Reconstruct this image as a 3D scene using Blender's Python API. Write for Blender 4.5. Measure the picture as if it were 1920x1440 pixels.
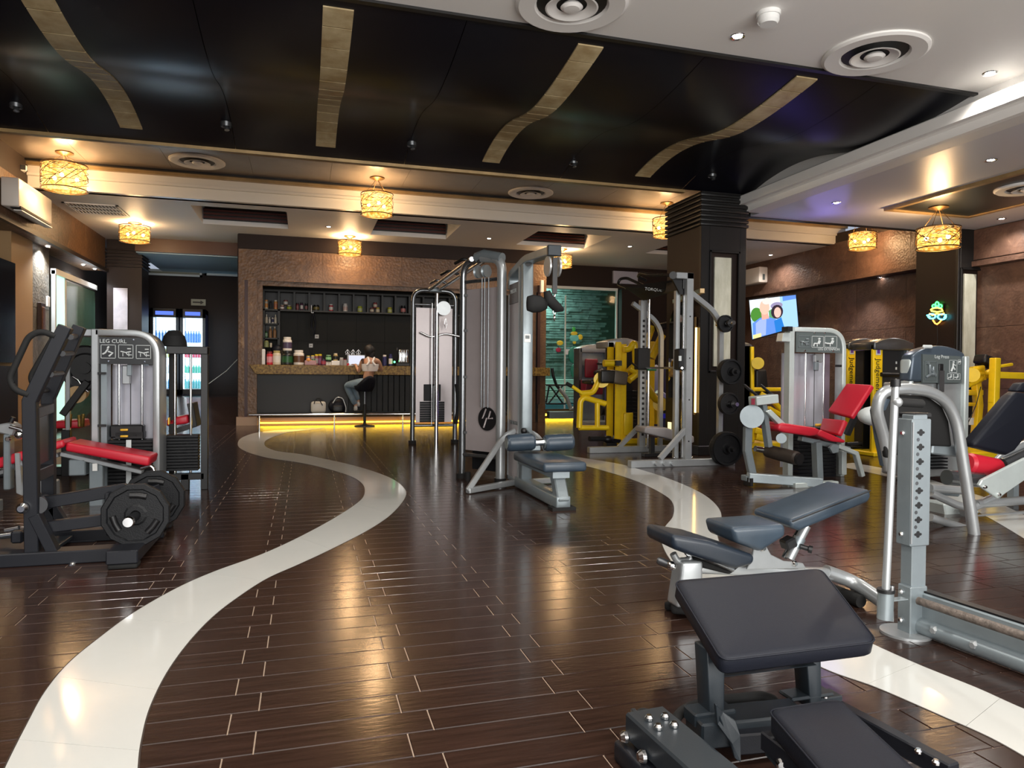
import bpy, bmesh, math, random
from mathutils import Vector, Matrix, Euler
random.seed(7)
C = bpy.context.scene
for o in list(bpy.data.objects): bpy.data.objects.remove(o)
PI = math.pi
V = Vector

# ------------------------------------------------------------------ camera
F_PX = 1331.0
EYE = V((0, 0, 1.1))
ay = V((-390, 23, -1331)).normalized()
ax = V((4542, -16.5, -1331)); ax -= ay * ax.dot(ay); ax.normalize()
az = ax.cross(ay)
ROT = Matrix((ax, ay, az))                      # world = ROT @ camera
cam = bpy.data.cameras.new('camera'); camo = bpy.data.objects.new('camera', cam)
C.collection.objects.link(camo); C.camera = camo
cam.sensor_fit = 'HORIZONTAL'; cam.sensor_width = 36; cam.lens = 36 * F_PX / 1920
cam.clip_start = .05; cam.clip_end = 200
camo.matrix_world = Matrix.Translation(EYE) @ ROT.to_4x4()
C.view_settings.view_transform = 'Standard'; C.view_settings.look = 'None'
C.view_settings.gamma = 1; C.view_settings.use_curve_mapping = False
C.view_settings.exposure = 0.38

# ------------------------------------------------------------------ world and large lights
w = bpy.data.worlds.new('world'); C.world = w; w.use_nodes = True
w.node_tree.nodes['Background'].inputs[0].default_value = (.72, .82, 1, 1)
w.node_tree.nodes['Background'].inputs[1].default_value = .42

def lamp(kind, loc, energy, color=(1, 1, 1), size=.1, rot=(0, 0, 0), size_y=None, spot=None, blend=.6):
    l = bpy.data.lights.new('light', kind); l.energy = energy; l.color = color
    if kind == 'AREA':
        l.size = size
        if size_y: l.shape = 'RECTANGLE'; l.size_y = size_y
        else: l.shape = 'DISK'
    else: l.shadow_soft_size = size
    if kind == 'SPOT': l.spot_size = spot or 2.2; l.spot_blend = blend
    o = bpy.data.objects.new('light', l); o.location = loc; o.rotation_euler = rot
    C.collection.objects.link(o); return o
WARM = (1, .50, .16); COOL = (.93, .96, 1)
# added fill area light behind the camera, standing in for unseen windows
lamp('AREA', (2.0, -3.2, 2.0), 560, (1, .97, .92), 9, (PI / 2, 0, 0), 3.0)

# ------------------------------------------------------------------ helpers
def ray(px, py):
    return ROT @ (V((px - 960, 720 - py, -F_PX)) / F_PX)
def at(px, py, x=None, y=None, z=None):
    d = ray(px, py)
    if x is not None: t = (x - EYE.x) / d.x
    elif y is not None: t = (y - EYE.y) / d.y
    else: t = (z - EYE.z) / d.z
    return EYE + d * t

class G:
    def __init__(s): s.bm = bmesh.new()
    def faces(s, vs, fs, smooth=False, mi=0):
        v = [s.bm.verts.new(p) for p in vs]; out = []
        for f in fs:
            try:
                q = s.bm.faces.new([v[i] for i in f]); q.smooth = smooth; q.material_index = mi; out.append(q)
            except ValueError: pass
        return out
    def box(s, c, d, rot=None, mi=0):
        c = V(c); x, y, z = (k / 2 for k in d)
        vs = [V((a * x, b * y, e * z)) for a in (-1, 1) for b in (-1, 1) for e in (-1, 1)]
        if rot is not None:
            m = rot if isinstance(rot, Matrix) else Euler(rot).to_matrix()
            vs = [m @ p for p in vs]
        s.faces([c + p for p in vs], [(0, 1, 3, 2), (4, 6, 7, 5), (0, 4, 5, 1), (2, 3, 7, 6), (0, 2, 6, 4), (1, 5, 7, 3)], mi=mi)
        return s
    def bb(s, a, b):
        a = V(a); b = V(b); return s.box((a + b) / 2, [abs(q) for q in (b - a)])
    def bar(s, p, q, w, h=None, up=(0, 0, 1), ext=0):
        p = V(p); q = V(q); h = h or w; d = (q - p); L = d.length; d.normalize(); up = V(up)
        if abs(d.dot(up)) > .98: up = V((0, 1, 0)) if abs(d.y) < .9 else V((1, 0, 0))
        r = d.cross(up).normalized(); u = r.cross(d)
        m = Matrix((d, r, u)).transposed()
        return s.box((p + q) / 2, (L + 2 * ext, w, h), m)
    def path(s, pts, w, h=None, up=(0, 1, 0)):          # mitred rectangular tube, h measured along 'up'
        pts = [V(p) for p in pts]; h = h or w; up = V(up); n = len(pts); rings = []
        for i, p in enumerate(pts):
            a = (p - pts[i - 1]).normalized() if i else (pts[1] - p).normalized()
            b = (pts[i + 1] - p).normalized() if i < n - 1 else a
            if i == 0: a = b
            t = (a + b).normalized(); k = 1 / max(.35, t.dot(b))
            r = t.cross(up).normalized() * (w / 2 * k); u = up.normalized() * h / 2
            rings.append([p + r + u, p - r + u, p - r - u, p + r - u])
        vs = [v for q in rings for v in q]; fs = []
        for i in range(n - 1):
            for k in range(4): fs.append((i * 4 + k, i * 4 + (k + 1) % 4, i * 4 + 4 + (k + 1) % 4, i * 4 + 4 + k))
        fs += [(3, 2, 1, 0), tuple(n * 4 - 4 + k for k in range(4))]
        s.faces(vs, fs); return s
    def tube(s, pts, r, n=10, closed=False, bend=0, caps=True, ry=None):
        pts = [V(p) for p in pts]
        if bend: pts = fillet(pts, bend)
        m = len(pts); rings = []; up = None
        rr = r if isinstance(r, (list, tuple)) else [r] * m
        for i, p in enumerate(pts):
            if closed: t = (pts[(i + 1) % m] - pts[i - 1]).normalized()
            else: t = (pts[min(i + 1, m - 1)] - pts[max(i - 1, 0)]).normalized()
            if up is None: up = t.orthogonal().normalized()
            up = (up - t * up.dot(t)).normalized(); b = t.cross(up)
            rings.append([p + (up * math.cos(2 * PI * k / n) + b * math.sin(2 * PI * k / n)) * rr[i] for k in range(n)])
        vs = [v for q in rings for v in q]; fs = []
        for i in range(m if closed else m - 1):
            j = (i + 1) % m
            for k in range(n): fs.append((i * n + k, i * n + (k + 1) % n, j * n + (k + 1) % n, j * n + k))
        v = s.faces(vs, fs, True)
        if caps and not closed:
            s.faces(rings[0], [tuple(reversed(range(n)))]); s.faces(rings[-1], [tuple(range(n))])
        return s
    def cyl(s, p, q, r, r2=None, n=20, smooth=True):
        return s.lathe([(0, 0), (r, 0), (r if r2 is None else r2, 1), (0, 1)], p, q, n, smooth)
    def lathe(s, prof, p, q, n=20, smooth=True, split=True):   # profile (radius, t along p->q)
        p = V(p); q = V(q); d = q - p; t = d.normalized(); u = t.orthogonal().normalized(); b = t.cross(u)
        def ring(r, k): return [p + d * k + (u * math.cos(2 * PI * i / n) + b * math.sin(2 * PI * i / n)) * r for i in range(n)]
        for (r0, k0), (r1, k1) in zip(prof, prof[1:]):
            if r0 == r1 == 0: continue
            flat = abs(k1 - k0) < 1e-6
            if r0 == 0: s.faces([p + d * k0] + ring(r1, k1), [(0, i + 1, (i + 1) % n + 1) for i in range(n)], smooth and not flat)
            elif r1 == 0: s.faces([p + d * k1] + ring(r0, k0), [(0, i + 1, (i + 1) % n + 1) for i in range(n)], smooth and not flat)
            else: s.faces(ring(r0, k0) + ring(r1, k1), [(i, (i + 1) % n, n + (i + 1) % n, n + i) for i in range(n)], smooth and not flat)
        return s
    def prism(s, pts, off):             # closed 3-D outline extruded by off
        pts = [V(p) for p in pts]; off = V(off); n = len(pts)
        s.faces(pts + [p + off for p in pts], [tuple(range(n)), tuple(reversed(range(n, 2 * n)))] + [(i, n + i, n + (i + 1) % n, (i + 1) % n) for i in range(n)])
        return s
    def loft(s, rings, smooth=True, closed=True, caps=True):
        n = len(rings[0]); vs = [V(p) for r in rings for p in r]; fs = []
        for i in range(len(rings) - 1):
            for k in range(n if closed else n - 1): fs.append((i * n + k, i * n + (k + 1) % n, i * n + n + (k + 1) % n, i * n + n + k))
        if caps: fs += [tuple(reversed(range(n))), tuple(range(len(rings) * n - n, len(rings) * n))]
        s.faces(vs, fs, smooth); return s
    def ball(s, c, r, seg=12, rings=8, sc=(1, 1, 1), rot=None):
        m = Matrix.Translation(V(c)) @ (Euler(rot).to_matrix().to_4x4() if rot else Matrix()) @ Matrix.Diagonal((r * sc[0], r * sc[1], r * sc[2], 1))
        q = bmesh.ops.create_uvsphere(s.bm, u_segments=seg, v_segments=rings, radius=1, matrix=m)
        for v in q['verts']:
            for f in v.link_faces: f.smooth = True
        return s

def fillet(pts, r, k=5):
    out = [pts[0]]
    for i in range(1, len(pts) - 1):
        a = pts[i - 1] - pts[i]; b = pts[i + 1] - pts[i]
        q = min(r, a.length * .49, b.length * .49)
        p0 = pts[i] + a.normalized() * q; p2 = pts[i] + b.normalized() * q
        for j in range(k + 1):
            t = j / k; out.append(p0 * (1 - t) ** 2 + pts[i] * 2 * t * (1 - t) + p2 * t * t)
    out.append(pts[-1]); return out

def mesh(name, g, mat, bev=0, seg=1, fix=True):
    me = bpy.data.meshes.new(name)
    if fix: bmesh.ops.recalc_face_normals(g.bm, faces=g.bm.faces)
    g.bm.to_mesh(me); g.bm.free()
    for m in (mat if isinstance(mat, (list, tuple)) else [mat]): me.materials.append(m)
    o = bpy.data.objects.new(name, me); C.collection.objects.link(o)
    if bev:
        b = o.modifiers.new('bevel', 'BEVEL'); b.width = bev; b.segments = seg; b.limit_method = 'ANGLE'; b.angle_limit = .7
        if seg > 1:
            b.harden_normals = False
            for p in me.polygons: p.use_smooth = True
    return o
def tag(o, label=None, cat=None, group=None, kind=None):
    if label: o['label'] = label
    if cat: o['category'] = cat
    if group: o['group'] = group
    if kind: o['kind'] = kind
    return o
class T:                                # a thing: an Empty with parts in local coordinates
    def __init__(s, name, label, cat, loc=(0, 0, 0), rz=0, group=None):
        o = bpy.data.objects.new(name, None); C.collection.objects.link(o)
        o.location = loc; o.rotation_euler = (0, 0, rz); tag(o, label, cat, group)
        o.empty_display_size = .1
        s.o = o; s.M = Matrix.Translation(V(loc)) @ Matrix.Rotation(rz, 4, 'Z'); s.I = s.M.inverted()
    def at(s, px, py, x=None, y=None, z=None):      # pixel -> point of a plane of this thing's own frame
        e = s.I @ EYE; d = s.I.to_3x3() @ ray(px, py)
        k = 0 if x is not None else 1 if y is not None else 2; v = (x, y, z)[k]
        return e + d * ((v - e[k]) / d[k])
    def part(s, name, g, mat, bev=0, seg=1, label=None, parent=None, kind=None):
        o = mesh(name, g, mat, bev, seg); o.parent = parent or s.o
        return tag(o, label, kind=kind)
def single(name, label, cat, g, mat, bev=0, seg=1, group=None, kind=None):
    return tag(mesh(name, g, mat, bev, seg), label, cat, group, kind)
def struct(name, g, mat, bev=0, parent=None, kind='structure'):
    o = mesh(name, g, mat, bev); 
    if parent: o.parent = parent
    if kind: o['kind'] = kind
    return o
def copy_tree(o, parent=None):
    c = o.copy(); C.collection.objects.link(c); c.parent = parent
    for ch in list(o.children): copy_tree(ch, c)
    return c
def text(name, s, size, loc, rot, mat, parent=None, ext=.001, align='CENTER', sx=1):
    cu = bpy.data.curves.new(name, 'FONT'); cu.body = s; cu.size = size; cu.extrude = ext; cu.align_x = align; cu.align_y = 'CENTER'; cu.resolution_u = 2
    t = bpy.data.objects.new('tmp', cu); C.collection.objects.link(t)
    dg = bpy.context.evaluated_depsgraph_get(); me = bpy.data.meshes.new_from_object(t.evaluated_get(dg))
    bpy.data.objects.remove(t)
    o = bpy.data.objects.new(name, me); me.materials.clear(); me.materials.append(mat); C.collection.objects.link(o)
    o.location = loc; o.rotation_euler = rot; o.scale = (sx, 1, 1)
    if parent: o.parent = parent
    return o
FRONT = (PI / 2, 0, 0)                  # text that faces -Y

# ------------------------------------------------------------------ materials
def mat(name, col, rough=.5, metal=0, bump=0, bscale=60, var=0, vscale=8, emit=None, es=1, coat=0, trans=0, alpha=1, ior=None, col2=None, detail=4, stretch=None):
    m = bpy.data.materials.new(name); m.use_nodes = True; nt = m.node_tree; N = nt.nodes; L = nt.links
    b = N['Principled BSDF']; b.inputs['Base Color'].default_value = (*col, 1)
    b.inputs['Roughness'].default_value = rough; b.inputs['Metallic'].default_value = metal
    if coat: b.inputs['Coat Weight'].default_value = coat; b.inputs['Coat Roughness'].default_value = .12
    if trans: b.inputs['Transmission Weight'].default_value = trans
    if ior: b.inputs['IOR'].default_value = ior
    if alpha < 1: b.inputs['Alpha'].default_value = alpha
    if emit: b.inputs['Emission Color'].default_value = (*emit, 1); b.inputs['Emission Strength'].default_value = es
    if bump or var or col2:
        tc = N.new('ShaderNodeTexCoord'); src = tc.outputs['Object']
        if stretch:
            mp = N.new('ShaderNodeMapping'); mp.inputs['Scale'].default_value = stretch; L.new(src, mp.inputs[0]); src = mp.outputs[0]
    if bump:
        n = N.new('ShaderNodeTexNoise'); n.inputs['Scale'].default_value = bscale; n.inputs['Detail'].default_value = detail; L.new(src, n.inputs['Vector'])
        u = N.new('ShaderNodeBump'); u.inputs['Strength'].default_value = bump; u.inputs['Distance'].default_value = .01
        L.new(n.outputs[0], u.inputs['Height']); L.new(u.outputs[0], b.inputs['Normal'])
    if var or col2:
        n = N.new('ShaderNodeTexNoise'); n.inputs['Scale'].default_value = vscale; n.inputs['Detail'].default_value = 5; n.inputs['Roughness'].default_value = .65; L.new(src, n.inputs['Vector'])
        r = N.new('ShaderNodeValToRGB'); c2 = col2 or tuple(min(1, c * (1 + var)) for c in col); c1 = col if col2 else tuple(c * (1 - var) for c in col)
        r.color_ramp.elements[0].position = .35; r.color_ramp.elements[1].position = .65
        r.color_ramp.elements[0].color = (*c1, 1); r.color_ramp.elements[1].color = (*c2, 1)
        L.new(n.outputs[0], r.inputs[0]); L.new(r.outputs[0], b.inputs['Base Color'])
    return m
def emis(name, col, s):
    m = bpy.data.materials.new(name); m.use_nodes = True; N = m.node_tree.nodes
    N.remove(N['Principled BSDF']); e = N.new('ShaderNodeEmission'); e.inputs[0].default_value = (*col, 1); e.inputs[1].default_value = s
    m.node_tree.links.new(e.outputs[0], N['Material Output'].inputs[0]); return m
SILVER = mat('silver_paint', (.42, .44, .45), .32, .55, var=.08, vscale=3)
SILVER2 = mat('pale_silver_paint', (.56, .62, .61), .35, .35, var=.06, vscale=3)
STEEL = mat('grey_paint', (.25, .29, .31), .34, .45, var=.08, vscale=4)
GUN = mat('gunmetal_tube', (.20, .21, .22), .25, .85, var=.1, vscale=5)
CHROME = mat('chrome', (.8, .8, .8), .12, 1)
def spec(m, v): m.node_tree.nodes['Principled BSDF'].inputs['Specular IOR Level'].default_value = v; return m
DARK = mat('charcoal_paint', (.010, .011, .015), .42, .0, bump=.05, bscale=300)
DARK2 = mat('slate_paint', (.018, .024, .030), .38, .1, bump=.05, bscale=300)
BLACK = mat('black_plastic', (.006, .006, .007), .45)
IRON = mat('black_iron', (.007, .0075, .009), .5, .0, bump=.2, bscale=180)
RUBBER = mat('black_rubber', (.012, .012, .012), .75)
YEL = mat('yellow_paint', (.88, .60, .010), .33, .05, var=.05)
RED = mat('red_vinyl', (.52, .012, .030), .38, bump=.08, bscale=220)
REDD = mat('dark_red_vinyl', (.20, .012, .030), .42, bump=.08, bscale=220)
VINYL = mat('black_vinyl', (.010, .0115, .018), .46, bump=.12, bscale=420)
spec(VINYL, .22)
BLUEV = mat('blue_grey_vinyl', (.036, .054, .076), .30, bump=.10, bscale=380, var=.12, vscale=9)
SHROUD = mat('shroud_panel', (.42, .37, .37), .28, .25, var=.06, vscale=1.5)
SHROUD2 = mat('lilac_shroud_panel', (.52, .52, .58), .25, .3, var=.06, vscale=1.5)
PLACARD = mat('placard_black', (.012, .014, .016), .35)
PLACG = mat('placard_grey', (.10, .12, .12), .35)
WHITEP = mat('white_plastic', (.78, .78, .76), .4)
spec(DARK, .3); spec(DARK2, .35); spec(IRON, .3); spec(RUBBER, .3)
PALE = mat('pale_print', (.62, .66, .66), .5)
ORANGE = mat('amber_plastic', (.75, .42, .03), .4)
BLUEB = mat('blue_grey_cap', (.075, .10, .13), .3, .3)
# ------------------------------------------------------------------ room materials
def wall_mat(name, c1, c2, c3, scale=5, rough=.42):
    m = bpy.data.materials.new(name); m.use_nodes = True; nt = m.node_tree; N = nt.nodes; L = nt.links; b = N['Principled BSDF']
    tc = N.new('ShaderNodeTexCoord')
    n = N.new('ShaderNodeTexNoise'); n.inputs['Scale'].default_value = scale; n.inputs['Detail'].default_value = 8; n.inputs['Roughness'].default_value = .7; n.inputs['Distortion'].default_value = .6
    L.new(tc.outputs['Object'], n.inputs['Vector'])
    r = N.new('ShaderNodeValToRGB'); e = r.color_ramp.elements
    e[0].position = .35; e[0].color = (*c1, 1); e[1].position = .62; e[1].color = (*c2, 1); k = e.new(.72); k.color = (*c3, 1)
    L.new(n.outputs[0], r.inputs[0]); L.new(r.outputs[0], b.inputs['Base Color'])
    v = N.new('ShaderNodeTexVoronoi'); v.inputs['Scale'].default_value = scale * 5; L.new(tc.outputs['Object'], v.inputs['Vector'])
    mx = N.new('ShaderNodeMath'); mx.operation = 'ADD'; L.new(n.outputs[0], mx.inputs[0]); L.new(v.outputs['Distance'], mx.inputs[1])
    u = N.new('ShaderNodeBump'); u.inputs['Strength'].default_value = .25; u.inputs['Distance'].default_value = .02
    L.new(mx.outputs[0], u.inputs['Height']); L.new(u.outputs[0], b.inputs['Normal'])
    b.inputs['Roughness'].default_value = rough
    return m
BROWNW = wall_mat('brown_stone_tile', (.085, .045, .032), (.15, .082, .056), (.28, .17, .11))
BARW = wall_mat('tan_relief_panel', (.085, .042, .018), (.15, .078, .034), (.30, .19, .10), 4)
JOINT = mat('dark_joint', (.03, .018, .012), .7)
DKBROWN = spec(mat('dark_brown_paint', (.016, .008, .006), .55), .25)
COLD = mat('column_black', (.008, .0075, .0075), .35)
COLB = spec(mat('column_brown', (.018, .010, .008), .42), .35)
WAVE = mat('wave_black_lacquer', (.0045, .0045, .008), .30, bump=.03, bscale=3)
spec(WAVE, .30)
WHITEC = mat('white_ceiling', (.82, .80, .77), .5)
LILAC = mat('satin_ceiling', (.70, .70, .74), .34)
FASC = mat('white_fascia', (.74, .71, .64), .25)
GOLDT = mat('antique_gold_trim', (.35, .23, .10), .35, .3, var=.2, vscale=3)
TILEC = mat('bronze_ceiling_tile', (.14, .11, .085), .28, .25, var=.15, vscale=2)
STRIPE = mat('onyx_tile', (.34, .24, .115), .4, col2=(.50, .40, .23), vscale=5, bump=.15, bscale=14)
MARBLE = mat('marble_strip', (.50, .50, .40), .3, col2=(.66, .66, .56), vscale=3, stretch=(3, 3, 1))
GROUT = mat('floor_grout', (.36, .27, .20), .7)
WT = mat('cream_floor_tile', (.56, .56, .53), .09, var=.02, vscale=2)
SLATE = mat('bar_slate_tile', (.015, .0145, .011), .55, var=.2, vscale=1.2); spec(SLATE, .25)
CABW = mat('shelf_grey_wood', (.035, .035, .032), .5)
BCAB = mat('bar_front_slat', (.010, .010, .0095), .5); spec(BCAB, .3)
BRASSL = emis('led_yellow', (1, .62, .03), 7)

def plank_mat():
    m = bpy.data.materials.new('dark_wood_tile'); m.use_nodes = True; nt = m.node_tree; N = nt.nodes; L = nt.links; b = N['Principled BSDF']
    g = N.new('ShaderNodeNewGeometry'); mp = N.new('ShaderNodeMapping'); mp.inputs['Scale'].default_value = (3, 45, 1)
    L.new(g.outputs['Position'], mp.inputs[0])
    n = N.new('ShaderNodeTexNoise'); n.inputs['Scale'].default_value = 1; n.inputs['Detail'].default_value = 6; L.new(mp.outputs[0], n.inputs['Vector'])
    r = N.new('ShaderNodeValToRGB'); r.color_ramp.elements[0].position = .3; r.color_ramp.elements[1].position = .75
    r.color_ramp.elements[0].color = (.021, .0105, .0075, 1); r.color_ramp.elements[1].color = (.046, .023, .0165, 1)
    L.new(n.outputs[0], r.inputs[0])
    a = N.new('ShaderNodeMath'); a.operation = 'MULTIPLY_ADD'; a.inputs[1].default_value = .35; a.inputs[2].default_value = .82
    L.new(g.outputs['Random Per Island'], a.inputs[0])
    mx = N.new('ShaderNodeMix'); mx.data_type = 'RGBA'; mx.blend_type = 'MULTIPLY'; mx.inputs[0].default_value = 1
    L.new(r.outputs[0], mx.inputs[6]); L.new(a.outputs[0], mx.inputs[7]); L.new(mx.outputs[2], b.inputs['Base Color'])
    b.inputs['Roughness'].default_value = .17
    u = N.new('ShaderNodeBump'); u.inputs['Strength'].default_value = .12; u.inputs['Distance'].default_value = .004
    mp2 = N.new('ShaderNodeMapping'); mp2.inputs['Scale'].default_value = (14, 60, 1); L.new(g.outputs['Position'], mp2.inputs[0])
    n2 = N.new('ShaderNodeTexNoise'); n2.inputs['Scale'].default_value = 1; n2.inputs['Detail'].default_value = 3; L.new(mp2.outputs[0], n2.inputs['Vector'])
    L.new(n2.outputs[0], u.inputs['Height']); L.new(u.outputs[0], b.inputs['Normal'])
    return m
PLANK = plank_mat()

# ------------------------------------------------------------------ floor
YR0, YR1, ZR = 15.6, 17.6, .5                    # ramp up to the drinks alcove
floor = struct('floor', G().bb((-5, -2.5, -.12), (11.6, 21, -.003)), GROUT)
PW, PL = .1365, .527
def plank_geo(g, x, y, z=0, tilt=0):
    x0, x1, y0, y1 = x + .0015, x + PL - .0015, y + .0015, y + PW - .0015
    b = .002
    g.faces([(x0, y0, -.003), (x1, y0, -.003), (x1, y1, -.003), (x0, y1, -.003),
             (x0 + b, y0 + b, 0), (x1 - b, y0 + b, 0), (x1 - b, y1 - b, 0), (x0 + b, y1 - b, 0)],
            [(4, 5, 6, 7), (0, 1, 5, 4), (1, 2, 6, 5), (2, 3, 7, 6), (3, 0, 4, 7)])
near = []; far = G()
row = 0; y = -.9895
while y < 18.2:
    x = (.39 if row % 2 else .307) - PL * 10
    while x < 11:
        d = ray(0, 0)
        c = V((x + PL / 2, y + PW / 2, 0)) - EYE
        q = ROT.transposed() @ c
        vis = q.z < -.4 and abs(q.x) < -q.z * .80 and -q.z < 8 and q.y > q.z * .62
        if vis: near.append((-q.z, x, y))
        elif -q.z > -.5: plank_geo(far, x, y)
        x += PL
    y += PW; row += 1
near.sort()
pg = G(); plank_geo(pg, 0, 0); bmesh.ops.recalc_face_normals(pg.bm, faces=pg.bm.faces)
pme = bpy.data.meshes.new('floor_plank'); pg.bm.to_mesh(pme); pme.materials.append(PLANK)
def plank_copy(nm, x, y):
    o = bpy.data.objects.new(nm, pme); o.location = (x, y, 0); C.collection.objects.link(o); o.parent = floor
for _, x, y in near[:295]: plank_copy('floor_plank', x, y)
for _, x, y in near[295:]: plank_geo(far, x, y)
struct('floor_planks', far, PLANK, parent=floor, kind='stuff')

def catmull(P, k=8):
    P = [V(p) for p in P]; P = [2 * P[0] - P[1]] + P + [2 * P[-1] - P[-2]]; out = []
    for i in range(1, len(P) - 2):
        for j in range(k):
            t = j / k; a, b, c, d = P[i - 1:i + 3]
            out.append(.5 * ((2 * b) + (c - a) * t + (2 * a - 5 * b + 4 * c - d) * t * t + (3 * b - a - 3 * c + d) * t ** 3))
    out.append(P[-2]); return out
def ribbon(name, Lp, Rp, cuts):
    A = catmull([at(*p, z=0) for p in Lp]); B = catmull([at(*p, z=0) for p in Rp])
    n = len(A); th = bpy.data.objects.new(name, None); C.collection.objects.link(th); th.parent = floor
    edges = [0] + [int(c * (n - 1)) for c in cuts] + [n - 1]
    # thin dark border under the tiles
    g = G(); off = .006
    vs = []
    for a, b in zip(A, B):
        d = (b - a).normalized() * off; vs += [a - d + V((0, 0, .0008)), b + d + V((0, 0, .0008))]
    g.faces(vs, [(2 * i, 2 * i + 1, 2 * i + 3, 2 * i + 2) for i in range(n - 1)])
    o = struct('tile_bed', g, JOINT, parent=th, kind=None)
    for e0, e1 in zip(edges, edges[1:]):
        g = G(); vs = []; m = e1 - e0 + 1
        for i in range(e0, e1 + 1):
            a, b = A[i].copy(), B[i].copy()
            if i == e0 and e0: a += (A[i + 1] - A[i]).normalized() * .0015; b += (B[i + 1] - B[i]).normalized() * .0015
            a.z = b.z = .0022; vs += [a, b, V((a.x, a.y, .0005)), V((b.x, b.y, .0005))]
        fs = []
        for i in range(m - 1):
            k = 4 * i; fs += [(k, k + 1, k + 5, k + 4), (k, k + 4, k + 6, k + 2), (k + 1, k + 3, k + 7, k + 5)]
        fs += [(0, 2, 3, 1), (4 * m - 4, 4 * m - 3, 4 * m - 1, 4 * m - 2)]
        g.faces(vs, fs); struct('floor_tile', g, WT, parent=th, kind=None)
ribbon('cream_tile_path',
  [(-30, 1530), (10, 1440), (50, 1360), (85, 1297), (130, 1243), (187, 1196), (250, 1150), (330, 1104), (402, 1072), (490, 1040), (560, 1008), (625, 973), (668, 945), (683, 928), (680, 908), (655, 892), (610, 878), (560, 867), (500, 858), (460, 846), (446, 834), (455, 820), (490, 810), (560, 804), (600, 802.5)],
  [(255, 1530), (258, 1440), (264, 1390), (280, 1328), (312, 1262), (352, 1206), (395, 1160), (440, 1124), (500, 1085), (560, 1058), (620, 1030), (690, 994), (735, 963), (760, 932), (757, 915), (735, 898), (700, 884), (655, 871), (610, 861), (565, 852), (515, 845), (496, 834), (505, 822), (545, 810), (610, 803.2)],
  [.07, .15, .24, .33, .42, .5, .6, .7, .8, .9])
ribbon('cream_tile_path',
  [(1960, 1442), (1860, 1385), (1760, 1340), (1640, 1288), (1548, 1255), (1450, 1205), (1340, 1120), (1265, 1060), (1240, 1015), (1246, 990), (1262, 968), (1262, 945), (1245, 928), (1200, 905), (1150, 888), (1090, 872), (1010, 856)],
  [(2010, 1362), (1920, 1330), (1830, 1290), (1730, 1250), (1640, 1210), (1560, 1170), (1450, 1100), (1370, 1045), (1345, 1005), (1353, 975), (1345, 950), (1315, 925), (1265, 902), (1215, 885), (1160, 870), (1100, 860), (1030, 850)],
  [.1, .2, .3, .4, .5, .6, .7, .82])
ribbon('cream_tile_path', [(1560, 872), (1620, 884), (1700, 903), (1760, 925), (1830, 958), (1920, 1010), (2040, 1090), (2200, 1230)], [(1600, 868), (1650, 877), (1720, 892), (1800, 918), (1860, 938), (1940, 975), (2090, 1040), (2330, 1160)], [.3, .6, .8])
# ramp to the drinks alcove
rg = G(); rg.prism([(-4.5, YR0, 0), (-4.5, YR1, ZR), (-4.5, 21, ZR), (-4.5, 21, -.1), (-4.5, YR0, -.1)], (3.2, 0, 0))
struct('floor_ramp', rg, PLANK)

# ------------------------------------------------------------------ wave ceiling
PROF = [(5.15, 3.72), (5.35, 3.685), (5.6, 3.65), (5.9, 3.618), (6.2, 3.602), (6.45, 3.610), (6.7, 3.645), (6.95, 3.70), (7.2, 3.745), (7.45, 3.768), (7.7, 3.770), (7.95, 3.750), (8.2, 3.712), (8.45, 3.655), (8.62, 3.61)]
PR = [(p.x, p.y) for p in catmull([V((a, b, 0)) for a, b in PROF], 4)]
XW0, XW1 = -8, 5.95
def sweep_x(g, prof, x0, x1, dz=0):
    vs = []; n = len(prof)
    for a, b in prof: vs += [(x0, a, b + dz), (x1, a, b + dz)]
    for a, b in prof: vs += [(x0, a, b + dz + .05), (x1, a, b + dz + .05)]
    fs = [(2 * i, 2 * i + 1, 2 * i + 3, 2 * i + 2) for i in range(n - 1)]
    g.faces(vs[:2 * n], fs, True)
wave = G()
seams = [XW0, -5.9, -4.3, -2.6, -.75, 1.15, 3.15, 4.9, XW1]
wave_o = struct('ceiling_wave', G().bb((XW0, 5.16, 3.80), (XW1, 8.60, 3.86)), DKBROWN)
for a, b in zip(seams, seams[1:]):
    g = G(); sweep_x(g, PR, a + .003, b - .003)
    o = struct('wave_panel', g, WAVE, parent=wave_o, kind=None)
struct('trim_wave_edge', G().bb((XW0, 5.11, 3.70), (XW1 + .02, 5.16, 3.74)), COLD)
for k, x0 in enumerate((-1.87, .12, 2.06, 4.09)):
    th = bpy.data.objects.new('wave_stripe', None); C.collection.objects.link(th)
    th.parent = wave_o
    sub = [p for p in PR if 5.22 <= p[0] <= 8.42]; m = len(sub); step = 4
    for i in range(0, m - 1, step):
        seg = sub[i:i + step + 1]; g = G()
        if len(seg) < 2: continue
        s2 = [(seg[0][0] + .008, seg[0][1])] + seg[1:-1] + [(seg[-1][0] - .008, seg[-1][1])]
        vs = []; n = len(s2)
        for a, b in s2: vs += [(x0, a, b - .012), (x0 + .215, a, b - .012)]
        for a, b in s2: vs += [(x0, a, b + .002), (x0 + .215, a, b + .002)]
        fs = [(2 * j, 2 * j + 1, 2 * j + 3, 2 * j + 2) for j in range(n - 1)]
        fs += [(2 * j, 2 * j + 2, 2 * n + 2 * j + 2, 2 * n + 2 * j) for j in range(n - 1)] + [(2 * j + 1, 2 * n + 2 * j + 1, 2 * n + 2 * j + 3, 2 * j + 3) for j in range(n - 1)]
        fs += [(0, 2 * n, 2 * n + 1, 1), (2 * n - 2, 2 * n - 1, 4 * n - 1, 4 * n - 2)]
        g.faces(vs, fs); o = mesh('onyx_tile', g, STRIPE); o.parent = th
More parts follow.
